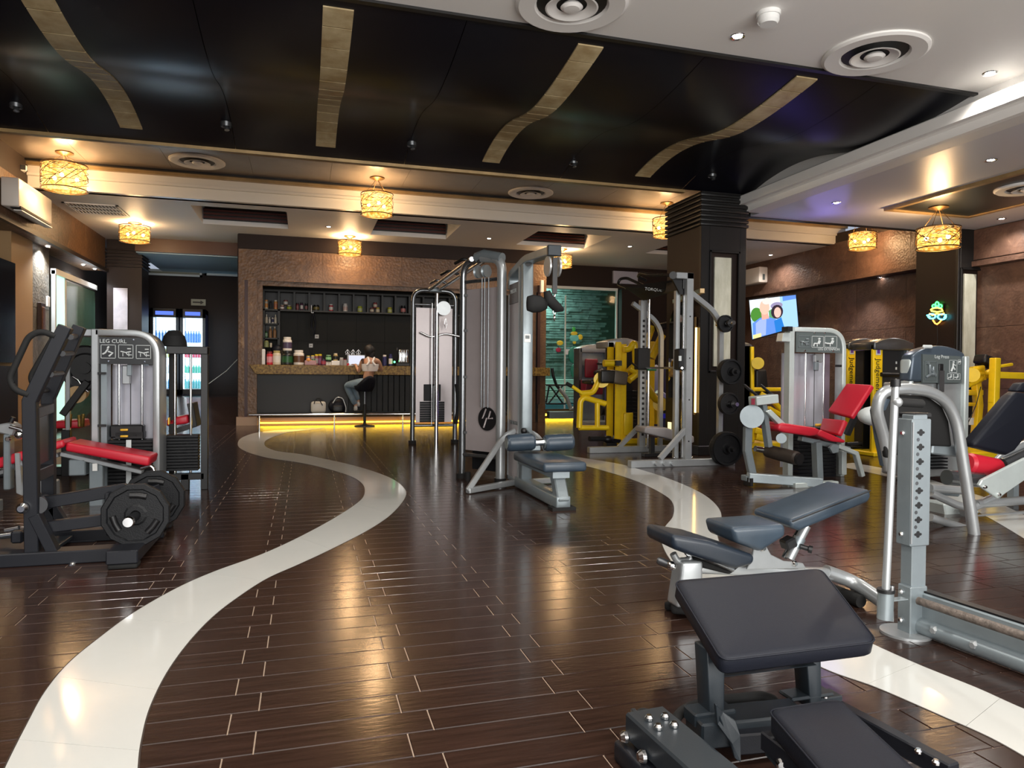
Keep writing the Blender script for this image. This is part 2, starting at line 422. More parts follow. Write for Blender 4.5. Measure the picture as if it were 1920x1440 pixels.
# gable wall, cove beam
XB = 5.95
g = G(); pts = [(XB, -2.5, 3.4), (XB, 8.62, 3.4)] + [(XB, a, b + .02) for a, b in reversed(PR)] + [(XB, 5.15, 3.74), (XB, -2.5, 3.74)]
g.prism(pts, (.06, 0, 0)); struct('wall_gable', g, WHITEC)
g = G()
prof = [(5.78, 3.46), (5.78, 3.575), (5.80, 3.59), (5.95, 3.59), (6.15, 3.59), (6.15, 3.37), (5.95, 3.37), (5.90, 3.375), (5.90, 3.455), (5.86, 3.465)]
g.prism([(x, -2.5, z) for x, z in prof], (0, 11.1, 0)); struct('trim_cove_beam', g, WHITEC)
# ceilings
struct('ceiling_front', G().bb((-8, -2.5, 3.72), (XB, 5.15, 3.80)), WHITEC)
struct('ceiling_right', G().bb((6.12, -2.5, 3.372), (11.6, 8.82, 3.45)), LILAC)
struct('trim_trough_edge', G().bb((6.0, 8.82, 3.36), (9.25, 8.90, 3.42)), COLD)
struct('trim_trough_rail', G().bb((6.0, 8.90, 3.44), (9.25, 9.0, 3.50)), GOLDT)
tile_o = struct('ceiling_tile_strip', G().bb((-4.6, 8.5, 4.32), (11, 12.5, 4.40)), DKBROWN)
xs = -4.4
while xs < 11:
    g = G().box((xs + .6, 11.1, 4.305), (1.196, 2.75, .03)); mesh('ceiling_tile', g, TILEC).parent = tile_o; xs += 1.2
struct('trim_wave_lip', G().bb((-4.6, 8.62, 3.575), (4.95, 8.70, 3.66)), GOLDT)
struct('trim_wave_face', G().bb((-4.6, 8.66, 3.60), (4.95, 8.76, 4.3)), GOLDT)
struct('trim_strip_dark', G().bb((-4.6, 9.55, 4.20), (11, 9.70, 4.32)), COLD)
struct('trim_strip_gold', G().bb((-4.6, 9.30, 4.24), (11, 9.55, 4.32)), GOLDT)
g = G(); g.prism([(-4.6, y, z) for y, z in [(12.5, 3.88), (12.5, 4.05), (12.46, 4.06), (12.46, 4.10), (12.5, 4.11), (12.5, 4.36), (12.7, 4.36), (12.7, 3.88)]], (15.6, 0, 0)); struct('trim_fascia', g, FASC)
struct('trim_fascia_dark', G().bb((-4.6, 12.38, 4.26), (11, 12.5, 4.31)), COLD)
struct('trim_fascia_gold', G().bb((-4.6, 12.43, 4.21), (11, 12.5, 4.26)), GOLDT)
# lower ceiling with sunk coffers
lc = G(); CO = [(-1.75, 13.35, .0, 14.0), (1.05, 13.5, 2.75, 14.2), (4.05, 13.55, 5.75, 14.3), (6.9, 13.7, 8.6, 14.4)]
CO = [(-1.84, 13.0, -.30, 14.55), (1.28, 13.1, 2.82, 14.6), (4.38, 13.2, 5.95, 14.7), (7.5, 13.3, 9.05, 14.8)]
xsn = [-4.6] + [v for c in CO for v in (c[0], c[2])] + [11]
for i in range(len(xsn) - 1):
    if i % 2 == 0: lc.bb((xsn[i], 12.6, 3.88), (xsn[i + 1], 20, 3.95))
    else:
        c = CO[i // 2]; lc.bb((c[0], 12.6, 3.88), (c[2], c[1], 3.95)); lc.bb((c[0], c[3], 3.88), (c[2], 20, 3.95))
        for a, b in (((c[0] - .02, c[1] - .02, 3.95), (c[2] + .02, c[1], 4.2)), ((c[0] - .02, c[3], 3.95), (c[2] + .02, c[3] + .02, 4.2)), ((c[0] - .02, c[1], 3.95), (c[0], c[3], 4.2)), ((c[2], c[1], 3.95), (c[2] + .02, c[3], 4.2)), ((c[0], c[1], 4.2), (c[2], c[3], 4.22))): lc.bb(a, b)
ceil_low = struct('ceiling_back', lc, WHITEC)
REDBR = mat('mahogany', (.10, .018, .010), .35)
for k, c in enumerate(CO):
    th = T('ceiling_grille', ['recessed grille with dark red slats in back ceiling, leftmost, left of the bar lamp', 'recessed grille with dark red slats in back ceiling, second from the left', 'recessed grille with dark red slats in back ceiling above the lat pulldown', 'recessed grille in back ceiling behind the black column'][k], 'ceiling vent', ((c[0] + c[2]) / 2, (c[1] + c[3]) / 2, 4.1), group='recessed slatted ceiling grilles')
    wdt, dp = c[2] - c[0], c[3] - c[1]
    th.part('backing', G().box((0, 0, .07), (wdt - .1, dp - .1, .02)), BLACK)
    for j in range(3): th.part('slat', G().box((0, dp / 2 - .05, -.10 + j * .065), (wdt - .03, .06, .035)), REDBR)
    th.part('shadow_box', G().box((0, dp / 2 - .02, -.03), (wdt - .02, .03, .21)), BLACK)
struct('ceiling_slab', G().bb((-8, -2.5, 4.45), (11.6, 21, 4.55)), WHITEC)

# ------------------------------------------------------------------ walls
def panels(parent, o, u, v, n, nu, nv, m, gap=.006, th=.02, name='wall_panel', split=None):
    o = V(o); u = V(u); v = V(v); n = V(n); du = u / nu; dv = v / nv
    for i in range(nu):
        for j in range(nv):
            a = o + du * i + dv * j; uu = u.normalized() * gap / 2; vv = v.normalized() * gap / 2
            g = G(); q = [a + uu + vv, a + du - uu + vv, a + du + dv - uu - vv, a + dv + uu - vv]
            g.prism(q, n * (th + random.uniform(0, .003))); ob = mesh(name, g, m); ob.parent = parent
# left wall
wl = struct('wall_left', G().bb((-4.7, -2.5, 0), (-4.45, 21, 3.9)), JOINT)
so = struct('wall_left_soffit', G().bb((-4.45, -2.5, 3.2), (-4.05, 16.85, 4.3)), JOINT)
panels(so, (-4.05, 5.0, 3.24), (0, 11.8, 0), (0, 0, .66), (1, 0, 0), 8, 1, BARW, name='wall_panel')
panels(so, (-4.45, 5.0, 3.2), (0, 11.8, 0), (.4, 0, 0), (0, 0, -1), 6, 1, BARW, name='soffit_panel', th=.012)
struct('trim_left_soffit', G().bb((-4.05, -2.5, 3.17), (-3.98, 16.88, 3.24)), COLB)
sp = struct('wall_left_stone_pier', G().bb((-4.5, 13.35, 0), (-4.30, 14.2, 3.2)), JOINT)
panels(sp, (-4.30, 13.35, .0), (0, .85, 0), (0, 0, 3.2), (1, 0, 0), 1, 3, wall_mat('grey_stone_tile', (.10, .085, .065), (.19, .165, .13), (.34, .31, .26)))
struct('wall_left_pier', G().bb((-4.5, 12.45, 0), (-4.25, 13.33, 3.2)), mat('beige_paint', (.42, .26, .12), .5))
# dark column at the far left
cl = G().bb((-4.02, 16.9, 0), (-3.35, 17.6, 3.9)); struct('column_left', cl, COLB)
g = G()
for k in range(6): g.bb((-4.05, 16.87, 3.30 + k * .07), (-3.32, 17.63, 3.335 + k * .07))
struct('trim_column_left', g, COLB, .008)
struct('trim_column_left_marble', G().bb((-3.89, 16.87, 1.0), (-3.62, 16.91, 2.85)), mat('white_marble', (.42, .41, .46), .35, col2=(.58, .56, .62), vscale=3))
# alcove
struct('wall_alcove_header', G().bb((-3.4, 16.5, 3.6), (-1.25, 16.6, 3.9)), mat('walnut', (.09, .035, .015), .4))
struct('ceiling_alcove', G().bb((-3.4, 16.6, 3.58), (-1.2, 20, 3.62)), mat('pale_blue_ceiling', (.42, .58, .66), .5))
struct('wall_alcove_back', G().bb((-4.5, 19.6, .4), (-1.1, 19.7, 3.6)), DKBROWN)
struct('wall_alcove_right', G().bb((-1.3, 15.4, 0), (-1.22, 19.7, 3.9)), DKBROWN)
# right walls
wr = struct('wall_right', G().bb((10.95, 8, 0), (11.2, 21, 4.0)), JOINT)
panels(wr, (10.95, 8.3, 0), (0, 8.8, 0), (0, 0, 3.05), (-1, 0, 0), 7, 3, BROWNW)
so = struct('wall_right_soffit', G().bb((10.75, 9.2, 3.10), (10.95, 17.2, 4.1)), JOINT)
panels(so, (10.75, 9.2, 3.14), (0, 8.0, 0), (0, 0, .76), (-1, 0, 0), 6, 1, BROWNW)
struct('trim_right_soffit', G().bb((10.62, 9.2, 3.05), (10.95, 17.2, 3.13)), BROWNW)
wn = struct('wall_right_near', G().bb((10.05, -2.5, 0), (10.3, 8.75, 3.40)), JOINT)
panels(wn, (10.05, 2, 0), (0, 6.7, 0), (0, 0, 2.8), (-1, 0, 0), 5, 3, BROWNW)
so = struct('wall_right_near_soffit', G().bb((9.92, -2.5, 2.84), (10.05, 8.75, 3.37)), JOINT)
panels(so, (9.92, 2, 2.90), (0, 6.7, 0), (0, 0, .46), (-1, 0, 0), 5, 1, BROWNW)
struct('trim_right_near_soffit', G().bb((9.86, -2.5, 2.80), (10.05, 8.75, 2.88)), BROWNW)
# back walls
struct('wall_back', G().bb((5.3, 19.2, 0), (11.2, 19.4, 4.0)), DKBROWN)
struct('wall_back_header', G().bb((5.0, 17.0, 3.32), (11, 17.15, 3.9)), DKBROWN)
struct('wall_back_right', G().bb((7.95, 17.0, 0), (11, 17.2, 3.4)), DKBROWN)

# ------------------------------------------------------------------ columns
def column(x0, x1, y0, y1, ztop, suffix, mx0, mx1, mz0, mz1, bands):
    col = struct('column_' + suffix, G().bb((x0 + .01, y0 + .01, 0), (x1, y1, ztop)), COLB)
    g = G()      # front face with a framed opening
    a, b = mx0 - .09, mx1 + .13
    g.bb((x0, y0 - .03, .12), (a, y0 + .02, ztop)); g.bb((b, y0 - .03, .12), (x1, y0 + .02, ztop)); g.bb((a, y0 - .03, mz1 + .08), (b, y0 + .02, ztop)); g.bb((a, y0 - .03, .12), (b, y0 + .02, mz0 - .08))
    mesh('column_face', g, COLD, .004).parent = col
    g = G(); g.bb((a, y0 - .045, mz0 - .09), (a + .03, y0 - .02, mz1 + .09)); g.bb((b - .03, y0 - .045, mz0 - .09), (b, y0 - .02, mz1 + .09)); g.bb((a, y0 - .045, mz1 + .06), (b, y0 - .02, mz1 + .09)); g.bb((a, y0 - .045, mz0 - .09), (b, y0 - .02, mz0 - .06))
    mesh('frame', g, COLD, .004).parent = col
    mesh('marble_strip', G().bb((mx0, y0 - .02, mz0), (mx1, y0 + .005, mz1)), MARBLE).parent = col
    g = G(); g.bb((x0 - .03, y0 - .07, 0), (x1 + .03, y1 + .03, .13)); mesh('plinth', g, COLD, .006).parent = col
    for z in bands:
        g = G(); g.bb((x0 - .025, y0 - .055, z), (x1 + .02, y1 + .03, z + .045)); mesh('moulding', g, COLD, .01, 2).parent = col
    return col
column(5.19, 5.90, 8.62, 9.55, 3.61, 'centre', 5.41, 5.67, 1.22, 2.72, [3.14, 3.20, 3.26, 3.33, 3.40, 3.47, 3.54])
# ------------------------------------------------------------------ lamps, vents and ceiling fittings
def shade_mat():
    m = bpy.data.materials.new('lit_crystal_shade'); m.use_nodes = True; nt = m.node_tree; N = nt.nodes; L = nt.links
    N.remove(N['Principled BSDF']); tc = N.new('ShaderNodeTexCoord')
    v = N.new('ShaderNodeTexVoronoi'); v.inputs['Scale'].default_value = 22; L.new(tc.outputs['Object'], v.inputs['Vector'])
    r = N.new('ShaderNodeValToRGB'); r.color_ramp.elements[0].color = (1, .66, .20, 1); r.color_ramp.elements[1].color = (.70, .22, .015, 1); r.color_ramp.elements[1].position = .75
    L.new(v.outputs['Distance'], r.inputs[0])
    e = N.new('ShaderNodeEmission'); L.new(r.outputs[0], e.inputs[0]); e.inputs[1].default_value = 2.8
    t = N.new('ShaderNodeBsdfTransparent'); x = N.new('ShaderNodeMixShader'); x.inputs[0].default_value = .5
    L.new(t.outputs[0], x.inputs[1]); L.new(e.outputs[0], x.inputs[2]); L.new(x.outputs[0], N['Material Output'].inputs[0])
    return m
SHADE = shade_mat(); BULB = emis('warm_bulb', (1, .72, .30), 40); BRONZE = mat('bronze_wire', (.16, .09, .03), .35, .8)
def chandelier(label, pos, dia, h, ztop, power):
    t = T('drum_pendant', label, 'pendant lamp', (pos.x, pos.y, pos.z - h / 2), group='wire drum pendant lamps'); r = dia / 2
    g = G(); rnd = random.Random(3)
    for k in range(46):
        a = rnd.uniform(0, 2 * PI); da = rnd.uniform(.5, 1.5) * rnd.choice((-1, 1)); z0 = rnd.uniform(0, h); z1 = rnd.uniform(0, h)
        g.tube([(r * math.cos(a + da * i / 8), r * math.sin(a + da * i / 8), z0 + (z1 - z0) * i / 8) for i in range(9)], .0045, 4, caps=False)
    t.part('wire_cage', g, BRONZE, kind='stuff')
    for z in (0, h):
        g = G(); g.tube([(r * math.cos(2 * PI * i / 28), r * math.sin(2 * PI * i / 28), z) for i in range(28)], .008, 5, closed=True); t.part('hoop', g, BRONZE)
    t.part('crystal_drum', G().lathe([(r - .02, 0), (r - .02, 1)], (0, 0, .01), (0, 0, h - .01), 28), SHADE)
    for k in range(3):
        a = 2 * PI * k / 3 + .6; q = V((.55 * r * math.cos(a), .55 * r * math.sin(a), h * .5))
        b = t.part('bulb', G().ball(q, .028, 10, 8), BULB)
    zt = ztop - (pos.z - h / 2)
    if zt > h + .05:
        t.part('canopy', G().lathe([(0, 0), (.03, .0), (.12, .7), (.12, 1), (0, 1)], (0, 0, zt - .05), (0, 0, zt), 20), BRONZE)
        for k in range(4):
            a = PI / 2 * k + .4; t.part('hanging_cord', G().tube([(.03 * math.cos(a), .03 * math.sin(a), zt - .05), (r * .8 * math.cos(a), r * .8 * math.sin(a), h)], .004, 5), BRONZE)
    l = lamp('POINT', pos, power, (1, .64, .33), r * .5); l.data.use_shadow = True
    return t
def fix(px, py, Y, zt, lab, dia, h, pw):
    chandelier(lab, at(px, py, y=Y), dia, h, zt, pw)
fix(121, 333, 11.9, 4.29, 'glowing gold wire drum pendant near the wall air conditioner at upper left', .60, .36, 75)
fix(707, 384, 11.85, 4.29, 'glowing gold wire drum pendant in front of the cream fascia at centre', .52, .34, 75)
fix(1250, 427, 11.9, 4.29, 'gold wire drum pendant half hidden by the left edge of the black centre column', .52, .32, 60)
fix(253, 439, 14.9, 3.88, 'gold wire drum lamp close under the ceiling before the drinks alcove', .54, .28, 55)
fix(656, 465, 14.9, 3.88, 'gold wire drum lamp over the bar above the seated woman', .48, .27, 55)
fix(1054, 490, 14.9, 3.88, 'gold wire drum lamp right behind the lat pulldown top beam', .45, .26, 50)
fix(1617, 452, 11.25, 4.29, 'gold wire drum pendant over the television side, left of the neon sign', .50, .30, 60)
fix(1759, 447, 7.45, 3.345, 'largest gold wire drum pendant at right, above the neon sign', .52, .26, 50)

def diffuser(pos, r, label, m=WHITEC):
    t = T('ceiling_diffuser', label, 'ceiling vent', pos, group='round ceiling air diffusers')
    t.part('flange', G().lathe([(r * .62, -.8), (r * .62, 0), (r * .66, .8), (r * .94, 1), (r, .5), (r, 0)], (0, 0, 0), (0, 0, -.028), 40), m)
    t.part('dark_throat', G().cyl((0, 0, -.001), (0, 0, -.004), r * .62, n=30), BLACK)
    t.part('ring', G().lathe([(r * .27, .1), (r * .44, .75), (r * .47, .7), (r * .30, -.1)], (0, 0, -.01), (0, 0, -.05), 36), m)
    t.part('hub', G().lathe([(0, 1), (r * .14, .9), (r * .20, .5), (r * .16, 0), (0, 0)], (0, 0, -.01), (0, 0, -.05), 28), m)
diffuser(at(1640, 100, z=3.72), .40, 'large round white air diffuser in the near white ceiling at upper right')
diffuser(at(1072, 6, z=3.72), .40, 'round white air diffuser cut by the top edge of the photo')
diffuser(at(370, 302, z=4.29), .40, 'round air diffuser in the bronze strip between the left two pendants')
diffuser(at(995, 361, z=4.29), .40, 'round air diffuser in the bronze strip left of the centre column')
# recessed panel at right
rp = at(1720, 384, z=3.37)
g = G()
for a, b in (((6.95, 6.05, 3.30), (10.0, 6.2, 3.375)), ((6.95, 7.95, 3.30), (10.0, 8.1, 3.375)), ((6.95, 6.2, 3.30), (7.1, 7.95, 3.375))): g.bb(a, b)
tray = struct('trim_ceiling_tray', G().bb((7.57, 4.0, 3.345), (8.9, 7.75, 3.372)), COLD)
for a, b in (((7.50, 4.0, 3.33), (7.57, 7.82, 3.374)), ((7.57, 7.75, 3.33), (8.9, 7.82, 3.374)), ((8.9, 4.0, 3.33), (8.97, 7.82, 3.374))): mesh('tray_rail', G().bb(a, b), GOLDT).parent = tray
diffuser(at(1925, 352, z=3.345), .33, 'round air diffuser in the dark ceiling tray at the right edge')

LED = emis('downlight_glow', (1, .97, .92), 30)
def down(px, py, z, pw, label=None, col=(1, .95, .88)):
    p = at(px, py, z=z); t = T('downlight', label, 'downlight', p, group='small recessed downlights')
    t.part('rim', G().lathe([(.035, 0), (.055, 1), (.06, 0)], (0, 0, 0), (0, 0, -.008), 20), CHROME)
    t.part('lens', G().cyl((0, 0, -.001), (0, 0, -.004), .035, n=16), LED)
    lamp('SPOT', p - V((0, 0, .03)), pw, col, .04, spot=2.5, blend=.8)
down(1383, 68, 3.72, 90, 'bright recessed downlight next to the smoke detector'); down(1856, 137, 3.72, 90, 'recessed downlight between the large diffuser and the right edge')
for x, y, l in ((1568, 380, 'downlight in the lilac ceiling just right of the centre column'), (1858, 300, 'downlight in the lilac ceiling nearest the right edge'), (1878, 410, 'downlight in the lilac ceiling beside the largest pendant')): down(x, y, 3.372, 55, l)
for x, y, l in ((616, 425, 'downlight in the back ceiling above the bar, leftmost'), (917, 447, 'downlight in the back ceiling left of the lat pulldown beam'), (1181, 462, 'downlight in the back ceiling between lat pulldown and rack'), (1445, 478, 'downlight in the purple back ceiling right of the column')): down(x, y, 3.88, 90, l)
for X, Y, lb in ((-3.2, 3.4, 'over the black lever machine'), (-.6, 4.4, 'over the left half of the cream path'), (-1.8, .9, 'left behind the camera'), (.9, .9, 'over the camera'), (3.6, .9, 'over the near rack upright'), (.6, 3.0, 'over the middle of the open floor')):  # unseen downlights added for general light near the camera
    p = V((X, Y, 3.72)); t = T('downlight', 'added recessed downlight out of the picture ' + lb, 'downlight', p, group='small recessed downlights added outside the frame')
    t.part('rim', G().lathe([(.035, 0), (.055, 1), (.06, 0)], (0, 0, 0), (0, 0, -.008), 20), CHROME); t.part('lens', G().cyl((0, 0, -.001), (0, 0, -.004), .035, n=16), LED)
    lamp('SPOT', p - V((0, 0, .03)), 90, (1, .95, .88), .04, spot=2.5, blend=.8)
for (px, py), l in (((30, 200), 'leftmost swivel spotlight under the black wave ceiling'), ((424, 236), 'second swivel spotlight under the black wave ceiling'), ((772, 272), 'third swivel spotlight under the black wave ceiling'), ((1075, 306), 'fourth swivel spotlight under the black wave ceiling'), ((1335, 330), 'swivel spotlight by the top of the centre column')):
    p = at(px, py, z=3.70); t = T('wave_spotlight', l, 'spotlight', p, group='swivel spotlights in the wave ceiling')
    t.part('ring', G().lathe([(.04, 0), (.055, 1), (.06, 0)], (0, 0, .04), (0, 0, -.012), 18), GUN)
    t.part('head', G().lathe([(0, 0), (.015, 0), (.026, 1), (0, 1)], (0, 0, .04), (.01, -.02, -.05), 14), GUN)
p = at(1441, 24, z=3.72); t = T('smoke_detector', 'round white smoke detector on the near white ceiling', 'smoke detector', p)
t.part('base', G().cyl((0, 0, 0), (0, 0, -.03), .085, n=30), WHITEP); t.part('cover', G().lathe([(.075, 0), (.075, .6), (.06, 1), (0, 1)], (0, 0, -.03), (0, 0, -.085), 30), WHITEP)
# square grille
p = at(182, 392, z=3.88); t = T('ceiling_grille', 'white framed square return grille beside the left wall', 'ceiling vent', p)
t.part('frame', G().bb((-.42, -.42, -.015), (.42, -.38, 0)).bb((-.42, .38, -.015), (.42, .42, 0)).bb((-.42, -.42, -.015), (-.38, .42, 0)).bb((.38, -.42, -.015), (.42, .42, 0)).bb((-.42, -.15, -.015), (.42, -.12, 0)).bb((-.42, .12, -.015), (.42, .15, 0)), WHITEC)
t.part('backing', G().bb((-.38, -.38, -.004), (.38, .38, -.001)), BLACK)
for k in range(14): t.part('louvre', G().box((-.35 + k * .054, 0, -.008), (.014, .76, .008)), WHITEC)
for k in range(2):
    p = at((360, 362)[0], 512, y=19.5); 
for (a, b), l in (((272, 378), 'long glass-fronted light box over the alcove, left one'), ((383, 470), 'long glass-fronted light box over the alcove, right one beside the bar wall')):
    p0 = at(a, 503, y=19.45); p1 = at(b, 519, y=19.45); t = T('transom_panel', l, 'panel', (p0.x, 19.55, p1.z))
    W, H = p1.x - p0.x, (p0.z - p1.z)
    t.part('frame', G().bb((0, -.05, 0), (W, 0, .05)).bb((0, -.05, H - .05), (W, 0, H)).bb((0, -.05, 0), (.05, 0, H)).bb((W - .05, -.05, 0), (W, 0, H)), PALE)
    t.part('pane', G().bb((.05, -.03, .05), (W - .05, -.01, H - .05)), mat('frosted_pane', (.22, .22, .16), .3))
p = at(372, 567, y=19.55); t = T('arrow_sign', 'small white sign with a black right arrow above the fridges', 'sign', p)
t.part('plate', G().box((0, 0, 0), (.34, .02, .16)), mat('sign_cream', (.45, .47, .38), .5))
t.part('arrow', G().prism([(-.13, -.012, -.018), (.05, -.012, -.018), (.05, -.012, -.05), (.13, -.012, 0), (.05, -.012, .05), (.05, -.012, .018), (-.13, -.012, .018)], (0, -.004, 0)), BLACK)

# ------------------------------------------------------------------ the bar
BY = 15.35
wb = struct('wall_bar', G().bb((-1.22, 16.95, 0), (5.3, 17.05, 3.9)), SLATE)
struct('trim_bar_header', G().bb((-1.28, BY - .02, 3.585), (5.32, BY + .3, 3.90)), DKBROWN)
def wpan(x0, x1, z0, z1, n=1, m=BARW):
    for i in range(n):
        a = x0 + (x1 - x0) * i / n; b = x0 + (x1 - x0) * (i + 1) / n
        mesh('wall_panel', G().bb((a + .002, BY, z0), (b - .002, BY + .12, z1)), m).parent = wb
wpan(-1.28, 5.3, 2.95, 3.58, 4)
wpan(-1.28, -1.16, .12, 2.95); wpan(-1.10, -.92, .12, 2.95); mesh('groove', G().bb((-1.17, BY + .03, .1), (-1.09, BY + .1, 3.0)), mat('groove_red', (.05, .008, .006), .4)).parent = wb
wpan(4.92, 5.06, 0, 2.95); wpan(5.12, 5.3, 0, 2.95); mesh('groove', G().bb((5.05, BY + .03, 0), (5.13, BY + .1, 3.0)), COLD).parent = wb
mesh('pier_side', G().bb((-1.28, BY + .1, 0), (-1.2, 17.0, 3.6)), BARW).parent = wb
mesh('pier_plinth', G().bb((-1.31, BY - .04, 0), (-.9, BY + .1, .17)), mat('tan_stone', (.40, .27, .18), .5)).parent = wb
g = G(); g.bb((-.92, BY + .06, 2.86), (4.95, BY + .16, 2.97)).bb((-.93, BY + .06, 1.2), (-.82, BY + .16, 2.86)); mesh('inner_frame', g, BARW).parent = wb
panels(wb, (-.8, 16.95, 1.0), (5.9, 0, 0), (0, 0, 1.6), (0, -1, 0), 9, 2, SLATE, name='slate_tile', gap=.012)
# shelves
SY = 16.45
sh = T('shelf_unit', 'dark grey cubby shelf along the top and left of the bar wall', 'shelf', (0, SY, 0))
XB_ = [at(x, 560, y=SY).x for x in (494.5, 523, 552, 580, 608, 636, 663, 690, 717, 741.6, 768, 794, 819, 843, 866)]
zt = at(490, 540, y=SY).z; zb = at(490, 570, y=SY).z
zt, zb = 2.86, 2.47
g = G().bb((XB_[0] - .06, 0, zt), (XB_[-1], .32, zt + .04)); sh.part('top_board', g, CABW)
sh.part('shelf_board', G().bb((XB_[0] - .06, 0, zb - .035), (XB_[-1], .32, zb)), CABW)
for x in XB_: sh.part('divider', G().bb((x - .02, 0, zb), (x + .02, .32, zt)), CABW)
sh.part('back_board', G().bb((XB_[0], .30, zb), (XB_[-1], .33, zt)), BLACK)
zs = [2.47, 2.16, 1.84]
for x in (XB_[0], XB_[1]): sh.part('upright', G().bb((x - .025, 0, 1.24), (x + .025, .3, zb)), CABW)
for z in zs[1:]: sh.part('shelf_board', G().bb((XB_[0], 0, z - .03), (XB_[1], .3, z)), CABW)
sh.part('back_board', G().bb((XB_[0], .28, 1.84), (XB_[1], .30, zb)), BLACK)
# counter
def granite():
    m = mat('granite', (.060, .026, .006), .38, col2=(.34, .22, .055), vscale=20); return spec(m, .25)
GRAN = granite()
ct = T('bar_counter', 'long bar counter with speckled brown granite slab and dark slatted front', 'counter', (0, 15.2, 0))
g = G(); g.prism([(-1.06, 0, 1.235), (-.94, 0, 1.045), (4.95, 0, 1.045), (4.95, 0, 1.235)], (0, .75, 0)); ct.part('granite_slab', g, GRAN, .006)
ct.part('front_panel', G().bb((-.92, .24, .25), (.9, .3, 1.05)), mat('bar_front_dark', (.013, .012, .011), .5))
ct.part('body', G().bb((-.92, .3, .0), (4.9, .7, 1.04)), BLACK)
x = .9
while x < 4.8: ct.part('slat', G().bb((x + .006, .20 + random.uniform(0, .012), .26), (x + .112, .29, 1.045)), BCAB, .004); x += .12
ct.part('step', G().bb((-.90, -.10, .17), (4.9, .28, .235)), DKBROWN, .006)
ct.part('kick_board', G().bb((-.90, .16, 0), (4.9, .2, .17)), mat('kick_gold', (.22, .11, .03), .3))
ct.part('led_strip', G().bb((-.88, .10, .035), (3.45, .125, .06)), BRASSL, label='glowing yellow led strip')
lamp('AREA', (1.3, 15.27, .12), 2.0, (1, .62, .08), 4.2, (PI / 2 - .5, 0, 0), .04).rotation_euler = (-.5, 0, 0)
ct.part('foot_rail', G().tube([(-1.05, -.22, .235), (3.45, -.22, .225)], .028, 12), CHROME)
for x in (-.85, .6, 2.0, 3.3): ct.part('rail_post', G().tube([(x, -.22, .22), (x, -.22, 0)], .018, 8).tube([(x, -.22, .2), (x, -.08, .2)], .012, 8), CHROME)
g2 = T('low_bench', 'low dark step with chrome legs and glowing yellow strip before the glass room', 'step', (5.4, 16.6, 0))
g2.part('top', G().bb((-.05, -.6, .2), (.1, .0, .235)), mat('reddish_wood', (.13, .05, .04), .35), .004); g2.part('leg', G().tube([(0, -.5, 0), (0, -.5, .2)], .02), CHROME); g2.part('leg', G().tube([(0, -.1, 0), (0, -.1, .2)], .02), CHROME)
g2.part('kerb', G().bb((-.04, .2, 0), (2.6, .34, .21)), DKBROWN)
g2.part('led_strip', G().bb((-.04, .14, .05), (1.6, .18, .10)), BRASSL, label='glowing yellow led strip')
struct('trim_bar_right', G().bb((4.92, 15.2, 1.05), (5.35, 15.5, 1.235)), GRAN)

# products
def pm(c, r=.4): 
    k = 'product_%.2f_%.2f_%.2f' % c
    return bpy.data.materials.get(k) or mat(k, c, r)
CRM = (.70, .62, .48); WHT = (.78, .74, .68); BLK = (.012, .012, .012); DRD = (.16, .015, .02); LIM = (.45, .52, .03); NVY = (.02, .02, .10); GRN = (.02, .10, .03); AMB = (.30, .15, .06); REDc = (.55, .02, .04); YL = (.75, .60, .02); ORG = (.75, .32, .08); PUR = (.10, .02, .06); CLR = (.35, .33, .33)
def product(X, Y, z, wd, h, body, lid, lab, label, name='supplement_tub', cat='tub', group=None, neck=.72):
    t = T(name, label, cat, (X, Y, z), random.uniform(-.4, .4), group); r = wd / 2
    if neck < .5: pr = [(0, 0), (r * .95, 0), (r, .03), (r, .62), (r * .5, .78), (r * neck, .84), (r * neck, .9), (0, .9)]
    else: pr = [(0, 0), (r * .92, 0), (r, .04), (r, .74), (r * .92, .80), (r * neck, .84), (r * neck, .88), (0, .88)]
    t.part('body', G().lathe(pr, (0, 0, 0), (0, 0, h), 14), pm(body))
    t.part('lid', G().lathe([(0, 0), (r * (neck + .1), 0), (r * (neck + .1), 1), (0, 1)], (0, 0, h * .85), (0, 0, h), 14), pm(lid))
    if lab: t.part('label_band', G().lathe([(r * 1.01, 0), (r * 1.01, 1)], (0, 0, h * .18), (0, 0, h * .62), 14), pm(lab))
    return t
K = 5.647
def item(cx, by, w_, h_, Y, z, *a, **k):
    px, py = 460 + cx / K, 520 + by / K; p = at(px, py, y=Y); d = -(ROT.transposed() @ (p - EYE)).z; s = d / F_PX / K
    return product(p.x, Y, z, w_ * s, h_ * s, *a, **k)
cg = 'supplements standing on the bar counter'
